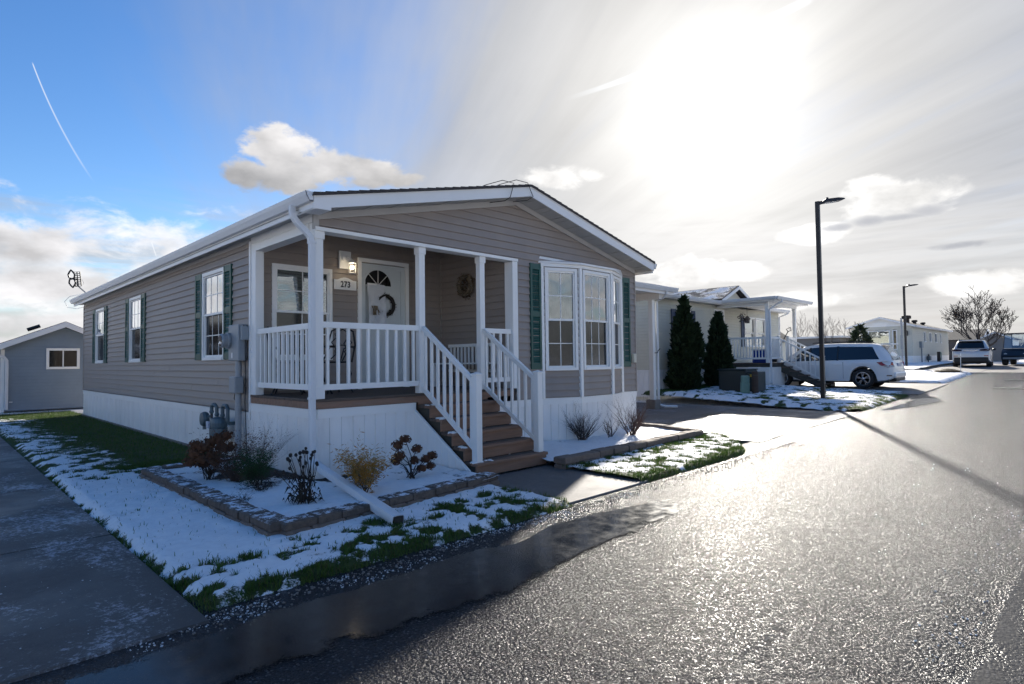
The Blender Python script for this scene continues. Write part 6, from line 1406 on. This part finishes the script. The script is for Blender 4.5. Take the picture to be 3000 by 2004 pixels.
# ------------------------------------------------------------------ driveway marker, hose post
mk = gpt(2815, 1097); MKo = empty('driveway_marker', mk, 'thin white driveway marker stake with reflector at the lawn tip', 'marker'); MB().tube([mk, mk+np.array((.02, -.02, 1.02))], .014, 5).build('stake', M['white_metal'], MKo); MB().lathe([(.05, -.008), (.05, .008)], tuple(mk+np.array((.0, 0, .85))), 10, 'x').build('reflector', M['lens_clear'], MKo)
hp_ = (56.2, 2.6, .86); HP = empty('hose_post', hp_, 'dark post with coiled hose beside the cream mobile home', 'post'); MB().box(56.05, 56.3, 2.5, 2.7, .75, 1.75).build('post', M['rusty_brown'], HP); MB().tube([(56.5+.22*math.cos(a), 2.5, 1.38+.33*math.sin(a)) for a in np.linspace(0, 6.283, 20)], .025, 5).build('hose', M['pedestal_green'], HP)
gm3 = empty('gas_meter', (53.6, 2.85, .86), 'far gas meter at the skirting of the cream mobile home', 'meter'); MB().bbox(53.6, 54.05, 2.75, 3.0, 1.05, 1.40, .04).build('case', M['gas_blue'], gm3); MB().tube([(53.35, 2.85, .85), (53.35, 2.85, 1.5), (53.5, 2.85, 1.55), (53.7, 2.85, 1.5), (53.75, 2.85, 1.4)], .035, 6).build('pipe', M['iron_pipe'], gm3)
MB_ = empty('signpost', (44.5, 2.6, .74), 'thin grey signpost on the snow before the cream mobile home', 'post'); a_ = gpt(2645, 1083); MB_.location = a_; ORG[MB_.name] = Vector(a_); MB().tube([a_, a_+np.array((0, 0, 3.0))], .05, 6).build('post', M['pipe_grey'], MB_); MB().box(a_[0]-.06, a_[0]+.06, a_[1]-.06, a_[1]+.06, a_[2]+1.2, a_[2]+2.0).build('box', M['meter_grey'], MB_)
# ------------------------------------------------------------------ porch furniture
def chair(label, x, y, z, rz):
    o = empty('patio_chair', (x, y, z), label, 'chair', 'black iron chairs on the porch', rz=rz, local=True)
    MB().lathe([(.0, .44), (.20, .44), (.21, .452), (.20, .465), (.0, .465)], (0, 0, 0), 18).build('seat', M['black_iron'], o)
    for sx, sy in ((-.16, -.16), (.16, -.16), (-.16, .16), (.16, .16)): MB().tube([(sx*.9, sy*.9, .44), (sx*1.15, sy*1.15, .28), (sx*.95, sy*.95, .12), (sx*1.3, sy*1.3, .0)], .012, 6).build('leg', M['black_iron'], o)
    b = MB(); b.tube([(-.19, .19, .45), (-.22, .24, .70), (-.17, .27, .90), (0, .28, .97), (.17, .27, .90), (.22, .24, .70), (.19, .19, .45)], .013, 6)
    for s in (-1, 1):
        b.tube([(s*.03, .20, .47), (s*.10, .23, .62), (s*.03, .25, .72), (s*.12, .265, .86), (0, .275, .93)], .009, 5); b.tube([(s*.15, .205, .50), (s*.05, .23, .60), (s*.16, .245, .74), (s*.06, .265, .84)], .009, 5)
    b.tube([(-.21, .235, .68), (0, .25, .70), (.21, .235, .68)], .009, 5); b.build('backrest', M['black_iron'], o)
    for s in (-1, 1): MB().tube([(s*.21, .22, .66), (s*.25, .05, .68), (s*.24, -.12, .66), (s*.19, -.15, .46)], .011, 6).build('armrest', M['black_iron'], o)
    return o
chair('black iron patio chair with scrolled back in front of the white door', .92, 1.28, 1.008, R(180)); chair('black iron patio chair below the porch window by the side rail', .36, 1.55, 1.008, R(60))
TT = empty('patio_table', (.52, 1.02, 1.008), 'small round black patio table between the iron chairs', 'table', local=True); MB().lathe([(.0, .66), (.27, .66), (.28, .672), (.27, .685), (.0, .685)], (0, 0, 0), 20).build('tabletop', M['black_iron'], TT)
for a in (0, 120, 240): c, s = math.cos(R(a)), math.sin(R(a)); MB().tube([(c*.20, s*.20, .66), (c*.06, s*.06, .40), (c*.12, s*.12, .2), (c*.24, s*.24, .0)], .012, 6).build('leg', M['black_iron'], TT)
BN = empty('porch_bench', (3.2, .95, 1.008), 'white slatted bench against the end wall of the porch', 'bench')
MB().bbox(3.36, 3.405, .32, 1.62, 1.70, 1.755).build('top_rail', M['white_vinyl'], BN); MB().bbox(3.36, 3.40, .32, 1.62, 1.26, 1.31).build('lower_rail', M['white_vinyl'], BN); 
for i in range(13): MB().box(3.37, 3.39, .36+i*.098, .40+i*.098, 1.305, 1.705).build('slat', M['white_vinyl'], BN)
for i in range(4): MB().bbox(2.98+i*.09, 3.06+i*.09, .33, 1.61, 1.40, 1.425, .004).build('seat_slat', M['white_vinyl'], BN)
for y in (.36, 1.58):
    for x in (3.0, 3.37): MB().bbox(x, x+.05, y-.025, y+.025, 1.009, 1.40).build('leg', M['white_vinyl'], BN)
# ------------------------------------------------------------------ wall lamp, house number, wreaths, wrapped paper
WL = empty('porch_lamp', (1.47, YD, 3.1), 'white lit porch lantern beside the front door', 'lamp')
MB().bbox(1.36, 1.575, YD-.055, YD-.026, 2.98, 3.27, .008).build('back_plate', M['white_vinyl'], WL); MB().lathe([(.06, -.0), (.065, -.02), (.03, -.03)], (1.465, YD-.055, 3.16), 14, 'y').build('mount', M['white_vinyl'], WL)
MB().tube([(1.465, YD-.075, 3.16), (1.48, YD-.16, 3.17), (1.50, YD-.19, 3.12)], .012, 6).build('arm', M['white_vinyl'], WL)
lx, ly = 1.51, YD-.20
MB().lathe([(.012, 3.12), (.075, 3.075), (.08, 3.06), (.06, 3.055)], (lx, ly, 0), 4).build('hood', M['white_vinyl'], WL); MB().lathe([(.055, 2.89), (.06, 2.90), (.05, 2.905)], (lx, ly, 0), 4).build('tray', M['white_vinyl'], WL)
for k in range(4): a = math.pi/4+k*math.pi/2-math.pi/4; MB().bar((lx+.056*math.cos(a), ly+.056*math.sin(a), 2.90), (lx+.068*math.cos(a), ly+.068*math.sin(a), 3.058), .008, .008).build('cage_bar', M['white_vinyl'], WL)
MB().ball((lx, ly, 2.99), .033, 12, 8, 1.15).build('bulb', M['bulb_lit'], WL, smooth=True)
pl_ = bpy.data.lights.new('bulb_light', 'POINT'); pl_.energy = .14; pl_.color = (1.0, .80, .52); pl_.shadow_soft_size = .035; plo = bpy.data.objects.new('bulb_light', pl_); COL.objects.link(plo); plo.location = (lx-.0, ly-.05, 2.97); plo.parent = WL; plo.location = Vector((lx, ly-.045, 2.985))-WL.location
NS = empty('house_number_sign', (1.475, YD, 2.72), 'white plaque with arched top reading 273', 'sign')
def plaque(x0, x1, z0, z1, rise, n=14): return [(x0, z0), (x1, z0), (x1, z1)]+[(x1+(x0-x1)*(i/n), z1+rise*math.sin(math.pi*min(1, max(0, (i/n-.12)/.76)))**1.3) for i in range(1, n)]+[(x0, z1)]
MB().prism([(x, YD-.028, z) for x, z in plaque(1.275, 1.675, 2.640, 2.795, .045)], (0, -.014, 0)).build('frame', M['white_vinyl'], NS)
MB().prism([(x, YD-.043, z) for x, z in plaque(1.305, 1.645, 2.665, 2.772, .038)], (0, -.003, 0)).build('panel', M['fascia_white'], NS)
tc = bpy.data.curves.new('digits', 'FONT'); tc.body = '273'; tc.size = .135; tc.align_x = 'CENTER'; tc.align_y = 'CENTER'; tc.offset = .0035; tc.extrude = .002; tc.space_character = 1.12
to = bpy.data.objects.new('digits_tmp', tc); COL.objects.link(to); bpy.context.view_layer.update(); me = bpy.data.meshes.new_from_object(to.evaluated_get(bpy.context.evaluated_depsgraph_get())); bpy.data.objects.remove(to)
me.materials.clear(); me.materials.append(M['black_plastic']); do = bpy.data.objects.new('digits', me); COL.objects.link(do); do.parent = NS; do.location = Vector((1.475, YD-.0485, 2.722))-NS.location; do.rotation_euler = (R(90), 0, 0); do.scale = (.80, 1.0, 1)
def wreath(label, c, rad, axis, mats, seed, tk=.05, n=420):
    rg = random.Random(seed); o = empty('wreath', c, label, 'wreath'); c = Vector(c); A, B = (Vector((1, 0, 0)), Vector((0, 0, 1))) if axis == 'y' else (Vector((0, 1, 0)), Vector((0, 0, 1))); Nn = A.cross(B)
    ring = [c+A*rad*math.cos(t)+B*rad*math.sin(t) for t in np.linspace(0, 6.2832, 25)]; MB().tube(ring, tk*.55, 6).build('ring', M[mats[0]], o)
    for mi_, mt in enumerate(mats):
        mb = MB()
        for i in range(n//len(mats)):
            t = rg.uniform(0, 6.283); p = c+(A*math.cos(t)+B*math.sin(t))*(rad+rg.gauss(0, tk*.4))+Nn*rg.gauss(0, tk*.3); u = (A*rg.gauss(0, 1)+B*rg.gauss(0, 1)+Nn*rg.gauss(0, .6)).normalized(); v = u.orthogonal().normalized(); s = tk*.42*rg.uniform(.5, 1.3); mb.add([p-u*s*.3, p+v*s*.4, p+u*s*1.4, p-v*s*.4], [(0, 1, 2, 3)])
        tag(mb.build('sprigs', M[mt], o, fix=False), kind='stuff')
    return o
wreath('dark twig wreath hanging on the white front door', (2.235, YD-.045, 2.43), .165, 'y', ('wreath_dark', 'dark_leaf'), 3, .055)
wreath('dry silvery wreath on the end wall of the porch', (XP-.065, 1.16, 2.79), .15, 'x', ('wreath_dry', 'oak_leaf', 'curtain'), 5, .10, 600)
PPr = empty('wrapped_flyer', (2.05, YD-.09, 2.45), 'crumpled clear plastic sleeve of papers taped to the front door', 'flyer'); rgp = np.random.default_rng(2); nx, ny = 18, 34
u, v = np.meshgrid(np.linspace(0, 1, nx), np.linspace(0, 1, ny)); xx = 1.875+.34*u+.012*(fbm(u*4, v*6, 2, 3)-.5); zz = 2.79-.68*v-.02*u; yy = YD-.055-.045*sstep(.1, .7, v)-.05*(fbm(u*5, v*7, 4, 8)-.5)*(.3+v)
np_mesh('sheet', np.stack([xx, yy, zz], -1).reshape(-1, 3)-np.array(PPr.location), gridF(nx, ny), M['paper'], PPr, smooth=False)
q = MB()
for i in range(14): a = rgp.uniform(-.9, .9); p = Vector((1.98+rgp.normal(0, .03), YD-.135, 2.40)); q.tube([p, p+Vector((math.sin(a)*.10, -.02, -abs(math.cos(a))*.16))], .006, 4)
q.build('dried_stalks', M['wreath_dry'], PPr, fix=False); MB().box(1.885, 2.04, YD-.075, YD-.055, 2.755, 2.785).build('tape', M['fascia_white'], PPr)
# ------------------------------------------------------------------ electricity meter, gas meter
EM = empty('electricity_meter', (-.12, 2.2, 1.0), 'grey electricity meter box with round glass meter and conduit', 'meter')
MB().bbox(-.16, -.03, 2.06, 2.44, 1.50, 2.03, .012).build('box', M['meter_grey'], EM); MB().lathe([(.115, -.16), (.12, -.18), (.12, -.20), (.105, -.205), (.105, -.27), (.09, -.285), (.0, -.285)], (0, 2.40, 1.80), 22, 'x').build('meter_dial', M['meter_grey'], EM)
MB().lathe([(.085, -.286), (.08, -.292), (.0, -.293)], (0, 2.40, 1.80), 20, 'x').build('glass', M['glass'], EM)
MB().box(-.167, -.161, 2.26, 2.30, 1.54, 1.62).build('sticker', M['fascia_white'], EM); MB().bbox(-.13, -.03, 1.995, 2.055, 1.80, 2.0, .006).build('side_box', M['meter_grey'], EM)
MB().tube([(-.10, 2.20, 1.50), (-.10, 2.20, .06)], .044, 12).build('conduit', M['pipe_grey'], EM)
for z in (1.40, 1.22, .80, .40): MB().tube([(-.10, 2.20, z-.015), (-.10, 2.20, z+.015)], .052, 12).build('coupling', M['pipe_grey'], EM)
MB().bbox(-.19, -.06, 2.10, 2.33, 1.03, 1.27, .012).build('junction_box', M['meter_grey'], EM)
MB().tube([(-.08, 2.06, 2.02), (-.07, 2.02, 1.85), (-.06, 2.05, 1.6), (-.05, 2.06, 1.2), (-.05, 2.09, .9), (-.04, 2.07, .5), (-.04, 2.06, .1)], .007, 5).build('cable', M['black_plastic'], EM)
MB().tube([(-.13, 2.25, 1.03), (-.14, 2.26, .95), (-.12, 2.23, .9), (-.11, 2.22, .85)], .006, 5).build('cable', M['black_plastic'], EM)
GM = empty('gas_meter', (-.2, 2.7, .05), 'blue-grey gas meter with curved pipes and round regulator', 'meter')
gy = 2.66
pr_ = [(.0, .30), (.10, .30), (.155, .34), (.165, .42), (.165, .50), (.15, .505), (.16, .52), (.165, .58), (.14, .64), (.05, .665), (.0, .665)]
cs_ = MB(); cs_.lathe(pr_, (-.22, gy, 0), 18); cs_.v = [(-.22+(x+.22)*.72, gy+(y-gy)*1.12, z) for x, y, z in cs_.v]; cs_.build('case', M['gas_blue'], GM, smooth=False)
MB().bbox(-.36, -.33, gy+.02, gy+.12, .50, .60, .006).build('index_window', M['plate'], GM)
MB().tube([(-.20, 3.02, .05), (-.20, 3.02, .74)], .020, 8).build('riser_pipe', M['iron_pipe'], GM)
MB().tube([(-.20, 3.02, .70), (-.20, 3.02, .80), (-.20, 2.98, .83), (-.20, 2.85, .83), (-.20, 2.80, .80), (-.20, 2.79, .66)], .026, 10).build('inlet_pipe', M['gas_blue'], GM)
MB().tube([(-.20, 2.55, .66), (-.20, 2.55, .80), (-.20, 2.51, .84), (-.20, 2.38, .84), (-.20, 2.34, .80), (-.20, 2.34, .62), (-.18, 2.34, .58), (-.05, 2.34, .58)], .026, 10).build('outlet_pipe', M['gas_blue'], GM)
MB().lathe([(.03, -.30), (.10, -.29), (.115, -.255), (.115, -.235), (.10, -.20), (.04, -.19)], (0, 3.20, .60), 20, 'x').build('regulator', M['gas_blue'], GM); MB().tube([(-.24, 3.20, .60), (-.22, 3.10, .64), (-.20, 3.02, .66)], .022, 8).build('regulator_pipe', M['gas_blue'], GM); MB().tube([(-.245, 3.20, .50), (-.245, 3.20, .44)], .028, 8).build('vent', M['gas_blue'], GM)
for p in ((-.20, 3.02, .72), (-.20, 2.79, .69), (-.20, 2.55, .69), (-.20, 2.90, .83)): MB().ball(p, .036, 8, 6).build('fitting', M['gas_blue'], GM)
# ------------------------------------------------------------------ aerial, loose cables
AN = empty('tv_aerial', (-.17, 13.5, 3.5), 'black figure-eight television aerial on a bent mast at the far eave', 'aerial')
MB().tube([(-.10, 13.5, 3.48), (-.17, 13.5, 3.56), (-.33, 13.5, 3.72), (-.33, 13.5, 3.9)], .018, 6).build('mast', M['pipe_grey'], AN)
A_, B_ = Vector((.62, -.78, 0)).normalized(), Vector((-.10, 0, 1)).normalized(); c0 = Vector((-.47, 13.42, 3.89))
for sgn in (1, -1):
    cc = c0+B_*.118*sgn; loop = [cc+A_*.10*x+B_*.125*y for x, y in ((-.75, -.75), (-1, 0), (-.55, .55), (0, 1), (.55, .55), (1, 0), (.75, -.75), (0, -.95), (-.75, -.75))] if sgn > 0 else [cc+A_*.10*x+B_*.125*y for x, y in ((-.75, .75), (-1, 0), (-.55, -.55), (0, -1), (.55, -.55), (1, 0), (.75, .75), (0, .95), (-.75, .75))]
    MB().tube(loop, .022, 6).build('loop', M['black_plastic'], AN)
pc = c0+A_*.17+Vector((.02, .10, .0)); g_ = MB(); g_.tube([pc+A_*x+B_*y for x, y in ((-.09, -.20), (.09, -.20), (.09, .20), (-.09, .20), (-.09, -.20))], .016, 5)
for y in (-.14, -.08, -.02, .04, .10, .15): g_.tube([pc-A_*.09+B_*y, pc+A_*.09+B_*y], .009, 4)
g_.tube([pc-B_*.2, pc+B_*.2], .014, 5); g_.build('reflector_grid', M['black_plastic'], AN); MB().tube([pc, c0], .014, 5).build('boom', M['black_plastic'], AN); MB().tube([(-.33, 13.5, 3.80), pc], .014, 5).build('clamp', M['pipe_grey'], AN)
MB().tube([pc-B_*.05+A_*.06, pc-B_*.02+A_*.13, pc-B_*.10+A_*.17, pc-B_*.16+A_*.15], .004, 4).build('lead', M['black_plastic'], AN)
cb_ = MB(); cb_.tube([(-.17, 13.3, 3.50), (-.36, 14.5, 3.50), (-.42, 14.95, 3.38), (-.34, 15.0, 3.22), (-.15, 14.8, 3.17), (-.03, 14.53, 3.20)], .007, 5); tag(cb_.build('aerial_cable', M['white_metal'], fix=False), 'pale aerial cable looping round the far gutter end', 'cable')
for k, (x0_, x1_) in enumerate(((3.05, 2.98), (3.36, 3.50))):
    zt_ = zr(x0_)+.19; c_ = MB(); c_.tube([(x0_-.35, .6, zr(x0_-.35)+.20), (x0_-.2, .0, zt_+.03), (x0_-.08, -.25, zt_+.07), (x0_, -OG-.06, zt_+.0), (x1_, -OG-.045, zr(x1_)-.02), (x1_-.02, -OG+.06, zr(x1_)-.06), (x1_-.10, -.05, zr(x1_)-.05)], .006, 5)
    tag(c_.build('roof_cable', M['black_plastic'], fix=False), ('thin black cable hanging over the fascia short of the ridge', 'thin black cable hanging over the fascia at the ridge point')[k], 'cable', 'cables over the ridge of the taupe house')
# ------------------------------------------------------------------ things on the cream porch
BB = empty('storage_tub', (20.2, 2.6, pz), 'blue plastic tub behind the railing of the cream porch', 'tub'); MB().bbox(19.95, 20.45, 2.42, 3.02, pz, pz+.50, .03).build('tub', M['bin_blue'], BB); MB().bbox(19.92, 20.48, 2.39, 3.05, pz+.50, pz+.55, .015).build('lid', M['white_metal'], BB)
HL = empty('hanging_lantern', (20.3, 3.2, 3.0), 'small bird-feeder lantern hanging from the cream porch ceiling', 'lantern'); MB().tube([(20.25, 3.3, 3.60), (20.25, 3.3, 3.15)], .006, 4).build('cord', M['black_iron'], HL); MB().lathe([(.09, 2.85), (.10, 2.87), (.10, 3.0), (.15, 3.01), (.02, 3.15)], (20.25, 3.3, 0), 8).build('lantern', M['bark_pale'], HL)
rgl = random.Random(2); q = MB()
for i in range(60): p = Vector((20.10+rgl.gauss(0, .07), 3.42+rgl.gauss(0, .07), 3.05+rgl.gauss(0, .09))); u_ = Vector((rgl.gauss(0, 1), rgl.gauss(0, 1), rgl.gauss(0, 1))).normalized()*.05; v_ = u_.orthogonal()*.6; q.add([p-u_, p+v_, p+u_, p-v_], [(0, 1, 2, 3)])
tag(q.build('ornament', M['bark_pale'], HL, fix=False), kind='stuff')
SHV = empty('snow_shovel', (21.2, 2.4, pz), 'black-handled snow shovel leaning on the cream porch rail', 'shovel'); MB().tube([(21.0, 2.55, pz+.25), (21.45, 2.15, pz+1.25)], .018, 6).build('shaft', M['black_plastic'], SHV); MB().tube([(21.45, 2.15, pz+1.25), (21.40, 2.20, pz+1.36), (21.52, 2.08, pz+1.42), (21.55, 2.06, pz+1.30), (21.45, 2.15, pz+1.25)], .018, 5).build('grip', M['black_plastic'], SHV); MB().bbox(20.85, 21.1, 2.42, 2.62, pz+.02, pz+.28, .02).build('blade', M['black_plastic'], SHV)
# ------------------------------------------------------------------ snow lying on steps and ledges
rgs = random.Random(6); q = MB()
for i in range(5):
    for k in range(7): x = 1.53+rgs.random()*.14; y = nose[i]+.04+rgs.random()*.13; q.ball((x, y, tz[i]+.0), rgs.uniform(.02, .045), 8, 5, .45, .5, rgs)
for k in range(10): q.ball((1.72+rgs.random()*.12, -1.2+rgs.random()*.12, .17), rgs.uniform(.012, .03), 7, 4, .4, .5, rgs)
tag(q.build('snow_patch', M['snow'], smooth=True, fix=False), 'small pads of snow left on the stair treads', 'snow', kind='stuff')
dr_ = gpt(2960, 1138, -.04); DRN = empty('drain_grate', dr_, 'long dark drain slot across the far lane', 'drain'); MB().box(dr_[0]-.25, dr_[0]+.25, dr_[1]-.9, dr_[1]+.45, dr_[2]-.02, dr_[2]+.012).build('grate', M['car_black'], DRN)
mh_ = gpt(2975, 1114, -.04); MH = empty('manhole_cover', mh_, 'round dark manhole cover in the far lane', 'manhole'); MB().lathe([(.36, -.02), (.36, .012), (.30, .016), (.0, .016)], mh_, 20).build('cover', M['car_black'], MH)
